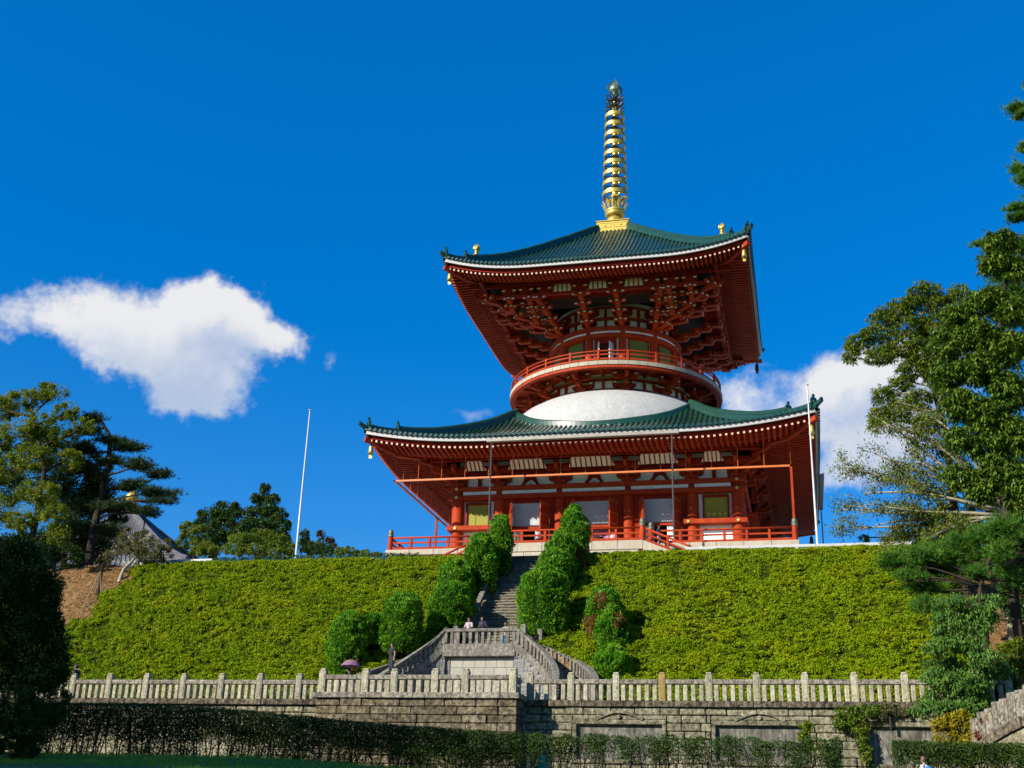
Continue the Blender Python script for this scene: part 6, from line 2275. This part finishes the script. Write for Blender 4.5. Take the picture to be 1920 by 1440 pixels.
def lawn_pt(px, Y):
    p = at(px, 1400, Y)
    return Vector((p.x, Y, lawn_z(p.x, Y)))


def hz(px, ytop, Y): return at(px, ytop, Y).z


# left hedge: top edge sinks to the right in the picture
HY = -60.5
hx = [(40, 1318), (300, 1321), (420, 1328), (560, 1342), (700, 1356), (840, 1366), (985, 1376)]
hp = [Vector((at(x, y, HY).x, HY, lawn_z(at(x, y, HY).x, HY))) for x, y in hx]
hh_ = [at(x, y, HY).z - p.z for (x, y), p in zip(hx, hp)]
xs_ = [(p.x - hp[0].x) / (hp[-1].x - hp[0].x) for p in hp]
hfun = lambda t: float(np.interp(t, xs_, hh_))
hedge('tall dark clipped hedge along the lawn at left, bare stems showing below', [tuple(p) for p in hp], 1.1, 2.0, 115000, .095, HEDGE, stems=46, hf=hfun, twigs=3, ragged=.04,
      dens=lambda t, a: np.clip(.30 + 1.25 * np.clip((a - .30) / .40, 0, 1) + .36 * (np.sin(t * 41) * np.sin(t * 17 + 1)), .08, 1))
HY = -57.0
p0, p1 = lawn_pt(985, HY), lawn_pt(1578, HY)
t0, t1 = hz(985, 1376, HY) - p0.z, hz(1578, 1388, HY) - p1.z
hedge('row of leggy clipped hedge bushes in front of the niches', [tuple(p0), tuple(p1)], .9, 1.6, 66000, .095, HEDGE, stems=24, hf=lambda t: t0 + (t1 - t0) * t + .10 * math.sin(t * 50) * math.sin(t * 23), twigs=4, ragged=.10,
      dens=lambda t, a: np.clip(.06 + 1.3 * np.clip((a - .52) / .34, 0, 1) * (.72 + .28 * np.sin(t * 60)) + .16 * np.sin(t * 60), .03, 1))
HY = -58.8
p0, p1 = lawn_pt(1672, HY), lawn_pt(1960, HY)
t2, t3 = hz(1690, 1390, HY) - p0.z, hz(1960, 1396, HY) - p1.z
hedge('dark clipped hedge with open stems at the bottom right corner', [tuple(p0), tuple(p1)], 1.0, 1.8, 50000, .09, HEDGE, stems=14, hf=lambda t: t2 + (t3 - t2) * t, twigs=4, ragged=.06,
      dens=lambda t, a: np.clip(.07 + 1.3 * np.clip((a - .62) / .24, 0, 1) + .12 * np.sin(t * 31), .04, 1))

# large clipped tree in the shade at the left edge
YB = -65.0
base = Vector((at(40, 1400, YB).x, YB, lawn_z(at(40, 1400, YB).x, YB)))
r_ = thing('clipped_tree', 'big dark clipped conifer standing in shade at the left edge', 'tree', base)
tp = simple_trunk(r_, [base, at(45, 1330, YB), at(35, 1230, YB), at(40, 1100, YB)], .20, .08, BARK)
BL = px_blobs([(30, 1075, YB, 64, 66), (10, 1060, YB, 60, 56), (55, 1110, YB, 56, 60), (20, 1130, YB, 70, 56), (75, 1130, YB, 36, 44), (88, 1225, YB, 44, 50), (40, 1210, YB, 60, 44), (70, 1270, YB, 50, 34), (20, 1260, YB, 44, 36), (-40, 1110, YB, 60, 80), (-40, 1240, YB, 60, 60), (95, 1180, YB, 26, 34), (60, 1180, YB, 50, 40), (100, 1265, YB, 30, 28)])
limbs_to(r_, BL, tp, BARK, .06, 4)
V, Q = crown_mesh('crown', BL, 82000, .135, HEDGE, sub_n=34, sub_r=.36, shell=.70, stray=.45); add_leaves(r_, V, Q, HEDGE)
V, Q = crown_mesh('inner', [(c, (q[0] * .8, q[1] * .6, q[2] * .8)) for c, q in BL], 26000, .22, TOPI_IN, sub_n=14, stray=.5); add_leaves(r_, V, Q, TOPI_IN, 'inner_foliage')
bushy('evergreen_shrub', 'low dark bush under the big clipped tree at left', [(30, 1325, 56, 30), (80, 1340, 40, 26), (-10, 1345, 44, 36), (50, 1372, 50, 24), (110, 1310, 24, 18), (20, 1395, 40, 20), (45, 1410, 30, 16)], -66.5, 30000, .09, HEDGE)

# grass blades on the visible crest of the lawn
n = 32000
gx_ = RNG.uniform(-18, 7, n); gy_ = RNG.uniform(-70, -60.2, n)
gz_ = np.array([lawn_z(float(a), float(c)) for a, c in zip(gx_, gy_)])
C = np.stack([gx_, gy_, gz_], 1)
A = np.stack([RNG.normal(0, .35, n), RNG.normal(0, .35, n), np.ones(n)], 1)
L_ = RNG.uniform(.07, .17, n)
V, Q = leaf_quads(C + unit(A) * (L_ * .45)[:, None], A, RNG.normal(0, 1, (n, 3)), L_, np.full(n, .014))
me = fast_mesh('grass', V, Q); me.materials.append(GRASS)
o = link('grass', me, None, None, 'stuff'); tag(o, 'short lawn grass in the shade at the bottom left', 'grass')

# tall trees standing behind the photographer's left: they shade the lawn and the hedge
for i, (x, y, top, rr, lab) in enumerate(((-37, -88, 4.2, 7.0, 'leftmost shade tree outside the view'), (-28.5, -90, 4.8, 7.0, 'second shade tree outside the view'), (-21.5, -87, 3.4, 5.4, 'third shade tree nearest the path'), (-27, -78, -4.8, 4.6, 'lower shade tree beside the lawn'))):
    base = Vector((x, y, lawn_z(x, y)))
    h = top - base.z
    bl_ = []
    for _ in range(15):
        d = Vector((random.gauss(0, 1), random.gauss(0, 1), random.gauss(0, 1))).normalized()
        z = base.z + h * random.uniform(.30, .86)
        bl_.append(((x + d.x * rr * .55, y + d.y * rr * .55, z), (rr * .5, rr * .5, h * .14)))
    tree('shade_tree', lab, base, [base + Vector((.2, 0, h * .4)), base + Vector((0, .2, h * .8))], bl_, 8000, .70, LEAF_D, r0=.45, sub_n=10, sub_r=.5, group='trees on the near lawn')

# ------------------------------------------------------------------ stair wing at the bottom right corner
wg = thing('stair_balustrade', 'heavy stone stair balustrade stepping up to the right at the corner', 'balustrade', (23, -56, -19))
P0_, P1_ = at(1828, 1402, -55.0), at(1975, 1322, -59.5)
nst = 10
dirv = Vector((P1_.x - P0_.x, P1_.y - P0_.y, 0)).normalized()
sdv = Vector((-dirv.y, dirv.x, 0))
fr = []
for i in range(21):
    t = i / 20
    p = P0_.lerp(P1_, t); p.z += .12 * math.sin(PI * t)
    fr.append((p, sdv, Vector((0, 0, 1))))
MB().sweep(fr, [(-.2, -.34), (.2, -.34), (.2, .02), (-.2, .02)]).build('stair_band', STONE_D, wg)
MB().sweep([(p - Vector((0, 0, .36)) + sdv * .06, s, u) for p, s, u in fr], [(-.16, -2.6), (.16, -2.6), (.16, 0), (-.16, 0)]).build('side_wall', BLOCK, wg)
for i in range(nst):
    t = (i + .5) / nst
    p = P0_.lerp(P1_, t); p.z += .12 * math.sin(PI * t)
    Mx = Matrix((dirv, sdv, Vector((0, 0, 1)))).transposed().to_4x4(); Mx.translation = p
    w = (P1_ - P0_).length / nst
    MB().box((-w * .44, -.13, -.0), (w * .44, .13, .98 + .06 * (i % 2)), mat=Mx, ch=.03).build('upright_slab', STONE, wg)
os_ = thing('orange_stand', 'rusty orange metal stand in front of the stone stair balustrade', 'stand', at(1865, 1392, -56.2))
m = MB()
a, c = at(1857, 1395, -56.2), at(1874, 1395, -56.2)
a2, c2 = at(1857, 1340, -56.2), at(1872, 1340, -56.2)
for p, q in ((a - Vector((0, 0, 1.0)), a2), (c - Vector((0, 0, 1.0)), c2), (a, c), (a2 + Vector((-.2, 0, 0)), c2 + Vector((.25, 0, 0))), (a2 + Vector((-.15, 0, -.12)), c2 + Vector((.15, 0, -.12)))):
    m.tube([p, q], .03, 6)
m.build('frame', ORANGE, os_)

# ------------------------------------------------------------------ poles, rails, lamp, signs
for lab, b_px, t_px, Y in (('tall white flagpole left of the pagoda', (556, 1042), (580, 770), -28.0), ('tall white flagpole in front of the right corner of the pagoda', (1530, 1020), (1516, 722), -27.0)):
    pb, pt_ = at(*b_px, Y), at(*t_px, Y)
    x = (pb.x + pt_.x) / 2
    o = thing('flagpole', lab, 'flagpole', (x, Y, Z_PLAZA))
    MB().lathe([(.12, 0), (.11, .1), (.08, .12), (.07, 5), (.045, pt_.z - Z_PLAZA - .1), (.045, pt_.z - Z_PLAZA)], 12, (x, Y, Z_PLAZA)).build('pole', STEEL, o, True)
    MB().lathe([(.09, pt_.z), (.11, pt_.z + .03), (.09, pt_.z + .07), (0, pt_.z + .09)], 10, (x, Y, 0)).build('truck_cap', STEEL, o)
for lab, x0, x1, dz in (('low white guard rail along the right half of the crest', 9.0, 25.5, 0), ('low white guard rail at the left end of the crest', -31.5, -24.4, 0)):
    zt_ = at(1600, 1024, -29.6).z + .02
    o = thing('guard_rail', lab, 'guard rail', (x0, -29.6, Z_PLAZA))
    L = x1 - x0
    ns = max(2, round(L / 4))
    for i in range(ns):
        MB().box((x0 + L * i / ns + .01, -29.68, zt_ - .02), (x0 + L * (i + 1) / ns - .01, -29.52, zt_ + .17), ch=.02).build('rail', RAILW, o)
    for i in range(int(L / .95)):
        MB().box((x0 + .4 + .95 * i - .1, -29.66, Z_PLAZA - .3), (x0 + .4 + .95 * i + .1, -29.54, zt_ - .02)).build('rail_post', RAILW, o)

p = at(268, 1000, -24.0)
lp = thing('street_lamp', 'dark lamp post with a lantern head beside the temple hall', 'lamp post', (p.x, -24.0, Z_PLAZA))
zt_ = at(268, 962, -24.0).z
MB().lathe([(.09, 0), (.07, .4), (.05, zt_ - Z_PLAZA - .1)], 8, (p.x, -24, Z_PLAZA)).build('post', LAMPM, lp)
m = MB(); m.lathe([(.06, -.1), (.16, 0), (.30, .42), (.34, .46), (.10, .62), (0, .66)], 8, (p.x, -24, zt_)); m.build('lantern', LAMPM, lp)
MB().lathe([(.14, .06), (.27, .38)], 8, (p.x, -24.0, zt_)).build('lantern_glass', SIGNW, lp)
p = slope_at(262, 1072)
sg_ = thing('notice_board', 'small white notice board at the top left corner of the bank', 'sign', (p.x, p.y, p.z))
MB().box((p.x - .28, p.y - .05, p.z - .1), (p.x + .26, p.y + .05, p.z + .75)).build('board', LAMPM, sg_)
MB().box((p.x - .12, p.y - .08, p.z + .05), (p.x + .24, p.y - .052, p.z + .66)).build('white_face', SIGNW, sg_)
p = at(1018, 1436, -59.6)
cn = thing('green_cone', 'small green cone standing on the grass in front of the hedge', 'cone', (p.x, p.y, p.z - .1))
m = MB(); m.lathe([(.20, -.1), (.20, -.06), (.15, -.05), (.115, .1), (.13, .13), (.10, .18), (.07, .32), (.075, .35), (.035, .44), (0, .45)], 14, p); m.build('cone_body', CONE, cn, True)

# ------------------------------------------------------------------ temple hall beyond the left trees
HC = Vector((-50.2, 0.0, 0.0)); HA, HBY = 10.5, 6.0
hall = thing('temple_hall', 'grey tiled temple hall with a golden roof ornament half hidden by the pine', 'temple hall', (HC.x, 0, Z_PLAZA))
zE, zA = 1.2, 8.6
def hz_(t): return zE + (zA - zE) * (t ** 1.18)
def hall_pt(k, u, t, dz=0):
    """slope k, u -1..1 along the eave, t 0 eave .. 1 apex"""
    f = 1 - t * .96
    ax_, ay_ = HA * f, HBY * f
    z = hz_(t) + .9 * abs(u) ** 4 * (1 - t) ** 2 + dz
    if k == 0: return (HC.x + u * ax_, HC.y - ay_, z)
    if k == 1: return (HC.x + ax_, HC.y + u * ay_, z)
    if k == 2: return (HC.x - u * ax_, HC.y + ay_, z)
    return (HC.x - ax_, HC.y - u * ay_, z)
rf_ = None
for k in range(4):
    m = MB()
    for i in range(16):
        for j in range(8):
            m.poly([hall_pt(k, -1 + 2 * a_ / 16, b__ / 8) for a_, b__ in ((i, j), (i + 1, j), (i + 1, j + 1), (i, j + 1))])
    o = m.build('roof' if k == 0 else 'roof_slope', GREYT, hall if k == 0 else rf_)
    if k == 0: rf_ = o
    nrow = 34 if k % 2 == 0 else 26
    for i in range(nrow):
        u = -1 + 2 * (i + .5) / nrow
        m = MB()
        m.tube([hall_pt(k, u, t_, .03) for t_ in (0, .15, .35, .6, .97)], [.085, .085, .08, .07, .03], 5)
        if k in (0, 1): m.build('tile_row', GREYT, rf_)
    for i in range(nrow):
        u = -1 + 2 * (i + .5) / nrow
        q = Vector(hall_pt(k, u, 0, -.18)); q2 = Vector(hall_pt(k, u, .12, -.30))
        if k in (0, 1):
            m = MB(); m.beam(q2, q, .12, .14, 0, end_mi=1); m.build('rafter', [VERM_DK, SIGNW], rf_)
for k, u in ((0, -1), (0, 1), (2, 1), (2, -1)):
    m = MB(); m.tube([hall_pt(k, u, t_, .15) for t_ in (0, .1, .25, .5, .8, 1)], [.2, .22, .22, .2, .2, .2], 6); m.build('hip_ridge', GREYT, rf_)
MB().box((HC.x - 8.6, -4.6, Z_PLAZA), (HC.x + 8.6, 4.6, 1.5)).build('wall', VERM_DK, hall)
for i in range(6):
    MB().box((HC.x - 8.4 + 2.9 * i, -4.66, -1.6), (HC.x - 6.2 + 2.9 * i, -4.603, .6)).build('white_panel', WHITE, hall)
    MB().box((HC.x + 8.603, -4.3 + 1.45 * i, -1.6), (HC.x + 8.66, -3.3 + 1.45 * i, .6)).build('white_panel', WHITE, hall)
m = MB()
m.box((HC.x - .9, -.9, zA - .1), (HC.x + .9, .9, zA + .5), ch=.05)
m.lathe([(.9, .5), (1.05, .6), (.7, .72), (.45, .9), (.6, 1.15), (.72, 1.45), (.6, 1.8), (.3, 2.1), (.06, 2.35), (0, 2.4)], 14, (HC.x, 0, zA))
m.build('golden_ornament', GOLD, rf_, True)
m = MB()
for i in range(5): m.lathe([(0, -.2), (.22, -.12), (.25, .05), (.1, .25), (0, .28)], 8, (HC.x - .8 + .4 * i, -.95, zA + .55))
m.build('ornament_scrolls', GOLD, rf_, True)

# ------------------------------------------------------------------ people
SKIN = flat('skin', (0.52, 0.32, 0.22), .6)
HAIR = flat('black_hair', (0.018, 0.014, 0.012), .5)
HAIRB = flat('brown_hair', (0.16, 0.075, 0.035), .5)
SHOE = flat('dark_shoe', (0.03, 0.028, 0.028), .6)
CLOTH = {}
def cloth(name, c):
    if name not in CLOTH: CLOTH[name] = flat(name, c, .85)
    return CLOTH[name]


def remesh(o, vox):
    md = o.modifiers.new('join', 'REMESH'); md.mode = 'VOXEL'; md.voxel_size = vox
    md.use_smooth_shade = True


def person(label, pos, h, face, shirt, trousers, arms=('down', 'down'), lean=0.0, hair=HAIR, sleeves=.5, headdown=0.0, skirt=False, stride=0.0, vox=.016):
    """standing figure; face: heading in the plan (radians, 0 = +x)"""
    root = thing('person', label, 'person', pos)
    F = Vector((math.cos(face), math.sin(face), 0)); R_ = Vector((F.y, -F.x, 0)); U = Vector((0, 0, 1)); O = Vector(pos)
    def pt(r, f, u): return O + R_ * r * h + F * (f + lean * max(0, u - .5)) * h + U * u * h
    hip, ch, nk, hd = pt(0, 0, .52), pt(0, -.005, .72), pt(0, 0, .845), pt(0, .012 + headdown * .03, .928 - headdown * .01)
    b_ = MB(); s_ = MB(); t_ = MB(); sh_ = MB()
    b_.tube([pt(0, 0, .50), pt(0, 0, .60), pt(0, -.005, .70), pt(0, 0, .79), pt(0, 0, .825)], [.085 * h, .078 * h, .092 * h, .088 * h, .05 * h], 12)
    b_.tube([pt(0, 0, .80), nk, pt(0, .008, .88)], [.036 * h, .032 * h, .032 * h], 8)
    hc = hd
    prof = [(0, -.068), (.028, -.062), (.042, -.04), (.049, -.01), (.052, .02), (.048, .045), (.032, .064), (0, .072)]
    hm = MB().lathe([(a * h, b__ * h) for a, b__ in prof], 12, hc)
    b_.raw(hm.v, hm.f)
    b_.tube([hc + F * .046 * h + U * .006 * h, hc + F * .062 * h - U * .014 * h], [.006 * h, .011 * h], 6)
    for s in (-1, 1): b_.tube([hc + R_ * s * .048 * h, hc + R_ * s * .060 * h - F * .006 * h], [.012 * h, .013 * h], 6)
    b_.tube([hc + F * .046 * h - U * .036 * h - R_ * .012 * h, hc + F * .046 * h - U * .036 * h + R_ * .012 * h], .005 * h, 5)
    s_.tube([pt(0, 0, .485), pt(0, 0, .58), pt(0, -.004, .70), pt(0, 0, .785), pt(0, 0, .835)], [.098 * h, .092 * h, .104 * h, .098 * h, .045 * h], 12)
    for s, mode in ((-1, arms[0]), (1, arms[1])):
        sh = pt(s * .105, 0, .80)
        if mode == 'down': el, wr, hnd = pt(s * .135, -.01, .64), pt(s * .135, .03, .495), Vector((0, 0, -1))
        elif mode == 'hold': el, wr, hnd = pt(s * .15, .02, .655), pt(s * .045, .15, .73), F * .7 - R_ * s * .7
        elif mode == 'rail': el, wr, hnd = pt(s * .15, .05, .66), pt(s * .12, .19, .60), F
        elif mode == 'phone': el, wr, hnd = pt(s * .13, .01, .65), pt(s * .05, .14, .67), F
        elif mode == 'up': el, wr, hnd = pt(s * .13, .06, .70), pt(s * .07, .11, .83), U
        else: el, wr, hnd = pt(s * .16, -.04, .65), pt(s * .15, .06, .53), Vector((0, 0, -1))
        b_.tube([pt(s * .06, 0, .80), sh, el, wr], [.04 * h, .034 * h, .027 * h, .018 * h], 8)
        hnd = hnd.normalized()
        pal = wr + hnd * .045 * h
        b_.tube([wr, pal], [.017 * h, .021 * h], 7)
        sd = hnd.cross(F)
        if sd.length < .2: sd = hnd.cross(U)
        sd.normalize()
        for q, L in enumerate((.034, .041, .038, .029)):
            a0 = pal + sd * (q - 1.5) * .010 * h
            b_.tube([a0, a0 + hnd * L * .55 * h + F * .004 * h, a0 + hnd * L * .95 * h + F * .014 * h], [.0065 * h, .006 * h, .0045 * h], 5)
        a0 = wr + hnd * .02 * h - sd * .016 * h
        b_.tube([a0, a0 - sd * .018 * h + hnd * .02 * h, a0 - sd * .016 * h + hnd * .038 * h], [.008 * h, .007 * h, .005 * h], 5)
        e2 = sh.lerp(el, min(1, sleeves * 2)) if sleeves < .5 else (el.lerp(wr, (sleeves - .5) * 1.9))
        pts = [pt(s * .05, 0, .80), sh] + ([el] if sleeves >= .5 else []) + [e2]
        rr = [.05 * h, .047 * h] + ([.037 * h] if sleeves >= .5 else []) + [.03 * h]
        s_.tube(pts, rr, 9)
    for s in (-1, 1):
        st_ = stride * s
        kn, an, toe = pt(s * .055, st_ * .5 + .012, .275), pt(s * .055, st_ - .015, .045), pt(s * .06, st_ + .085, .018)
        b_.tube([pt(s * .048, 0, .52), kn, an], [.066 * h, .042 * h, .025 * h], 9)
        b_.tube([an, toe], [.026 * h, .02 * h], 7)
        if not skirt: t_.tube([pt(s * .046, 0, .535), kn, an + U * .01 * h], [.080 * h, .055 * h, .040 * h], 9)
        sh_.tube([an + U * -.018 * h - F * .03 * h, an - U * .02 * h + F * .03 * h, toe], [.030 * h, .032 * h, .024 * h], 8)
    t_.tube([pt(0, 0, .545), pt(0, 0, .47)], [.098 * h, .10 * h], 12)
    if skirt: t_.tube([pt(0, 0, .54), pt(0, 0, .4), pt(0, .01, .22)], [.095 * h, .12 * h, .14 * h], 12)
    o = b_.build('body', SKIN, root, True); remesh(o, vox * .8)
    for mb_, nm, mt in ((s_, 'shirt', shirt), (t_, 'trousers' if not skirt else 'skirt', trousers)):
        o = mb_.build(nm, mt, root, True); remesh(o, vox)
    sh_.build('shoes', SHOE, root, True)
    hp = [(.0, .082), (.036, .074), (.056, .048), (.061, .02), (.060, -.012), (.054, -.035)]
    hm = MB()
    nseg = 14
    vs, fs = [], []
    for (a, z) in hp:
        for q in range(nseg):
            an = 2 * PI * q / nseg
            d = F * math.cos(an) + R_ * math.sin(an)
            zz = z + (max(0, math.cos(an)) ** 1.5) * (.045 if z < .03 else 0)
            vs.append(hc + d * a * h * (1.0 if math.cos(an) < .3 else .97) - F * .006 * h + U * zz * h)
    for a in range(len(hp) - 1):
        for q in range(nseg): fs.append((a * nseg + q, a * nseg + (q + 1) % nseg, (a + 1) * nseg + (q + 1) % nseg, (a + 1) * nseg + q))
    hm.raw(vs, fs).build('hair', hair, root, True)
    em = MB()
    for s in (-1, 1): em.lathe([(0, -.006 * h), (.006 * h, 0), (0, .006 * h)], 6, hc + F * .049 * h + R_ * s * .018 * h + U * .008 * h)
    em.build('eyes', HAIR, root)
    return root, hc


person('person in a pale pink top leaning on the landing rail at left', (-1.95, -41.35, ZL), 1.58, rad(-100), cloth('pale_pink_cloth', (.72, .55, .60)), cloth('dark_cloth', (.03, .03, .04)), ('rail', 'rail'), .06)
person('person in a navy shirt holding something at the chest on the landing', (-1.28, -41.0, ZL), 1.70, rad(-95), cloth('navy_cloth', (.025, .035, .09)), cloth('dark_cloth', (.03, .03, .04)), ('hold', 'phone'), .02, headdown=1, sleeves=.35)
person('person in a beige top and blue jeans at the foot of the long steps', (-.40, -39.25, ZL + .05), 1.62, rad(75), cloth('beige_cloth', (.55, .47, .38)), cloth('blue_denim', (.06, .17, .36)), ('up', 'down'), .03, hair=HAIRB)
p4 = (-5.25, -50.5, Z_WALK + .02)
_, hd4 = person('person in dark clothes walking under a pink parasol', p4, 1.56, rad(-150), cloth('dark_blue_cloth', (.02, .025, .05)), cloth('dark_cloth', (.03, .03, .04)), ('hold', 'down'), .02)
um = thing('parasol', 'pink parasol with a purple edge held open behind the balustrade', 'parasol', (p4[0], p4[1], hd4.z + .3))
c = Vector((p4[0] + .05, p4[1] - .05, 0))
m = MB()
rib = 8
for a in range(rib):
    a0, a1 = 2 * PI * a / rib, 2 * PI * (a + 1) / rib
    am = (a0 + a1) / 2
    prof_ = [(0, .40), (.18, .36), (.36, .25), (.50, .08)]
    for (r0, z0), (r1, z1) in zip(prof_, prof_[1:]):
        g = lambda r, an, z, dz=0: c + Vector((r * math.cos(an), r * math.sin(an), hd4.z + .10 + z + dz))
        for dz, fl in ((0, 1), (-.008, -1)):
            q = [g(r0, a0, z0, dz), g(r1, a0, z1, dz), g(r1 * .97, am, z1 + .025 * (r1 / .5), dz), g(r0 * .97, am, z0 + .025 * (r0 / .5), dz)]
            m.poly(q[::fl], 1 if r1 > .45 else 0)
            q = [g(r0 * .97, am, z0 + .025 * (r0 / .5), dz), g(r1 * .97, am, z1 + .025 * (r1 / .5), dz), g(r1, a1, z1, dz), g(r0, a1, z0, dz)]
            m.poly(q[::fl], 1 if r1 > .45 else 0)
m.build('canopy', [cloth('pink_parasol_cloth', (.40, .20, .20)), cloth('mauve_parasol_hem', (.36, .16, .30))], um)
m = MB(); m.tube([c + Vector((0, 0, hd4.z - .55)), c + Vector((0, 0, hd4.z + .56))], .012, 6); m.build('handle', LAMPM, um)
person('person in black going down the left curved flight', (-4.95, -45.4, -13.62), 1.58, rad(-120), cloth('black_cloth', (.02, .02, .025)), cloth('dark_cloth', (.03, .03, .04)), ('down', 'hold'), .03, sleeves=.25)
person('person in a dark suit walking left behind the balustrade', (-19.75, -50.9, Z_WALK + .02), 1.70, rad(178), cloth('suit_cloth', (.018, .022, .035)), cloth('suit_cloth', (.018, .022, .035)), ('down', 'phone'), .05, headdown=1, sleeves=.95, stride=.08)
px7 = at(1733, 1425, -60.3)
_, hd7 = person('brown haired person in white and blue behind the bottom right hedge', (px7.x, -60.3, hz(1733, 1418, -60.3) - 1.62), 1.62, rad(150), cloth('white_cloth', (.72, .72, .74)), cloth('dark_cloth', (.03, .03, .04)), ('down', 'hold'), .03, hair=HAIRB, sleeves=.9)
bpk = thing('backpack', 'bright blue backpack on the person behind the bottom right hedge', 'backpack', (hd7.x, hd7.y, hd7.z - .4))
bk = Vector((hd7.x + .16, hd7.y - .14, hd7.z - .42))
m = MB()
Mx = Matrix.Translation(bk) @ Matrix.Rotation(rad(150), 4, 'Z')
m.box((-.12, -.17, -.26), (.10, .17, .20), ch=.06, mat=Mx); m.box((-.17, -.13, -.22), (-.121, .13, -.02), ch=.03, mat=Mx)
m.build('bag', cloth('blue_nylon', (.05, .22, .60)), bpk)
person('person in an olive coat behind the terrace railing, leftmost of the visitors', (-5.9, -14.7, 0), 1.66, rad(-90), cloth('olive_cloth', (.26, .24, .12)), cloth('dark_cloth', (.03, .03, .04)), ('down', 'down'), vox=.025)
person('dark haired person in white standing at the terrace railing between the two shrubs', (-3.95, -15.2, 0), 1.62, rad(-60), cloth('white_cloth', (.72, .72, .74)), cloth('dark_cloth', (.03, .03, .04)), ('rail', 'down'), vox=.025)
person('person in a navy jacket near the top of the right terrace steps', (5.9, -16.9, -.4), 1.64, rad(-20), cloth('navy_cloth', (.025, .035, .09)), cloth('pale_trousers', (.5, .48, .45)), ('down', 'down'), sleeves=.9, vox=.025)
person('person in a white dress beside the open middle door of the pagoda', (1.9, -14.0, 0), 1.58, rad(-110), cloth('white_cloth', (.72, .72, .74)), cloth('white_cloth', (.72, .72, .74)), ('down', 'down'), skirt=True, vox=.025)
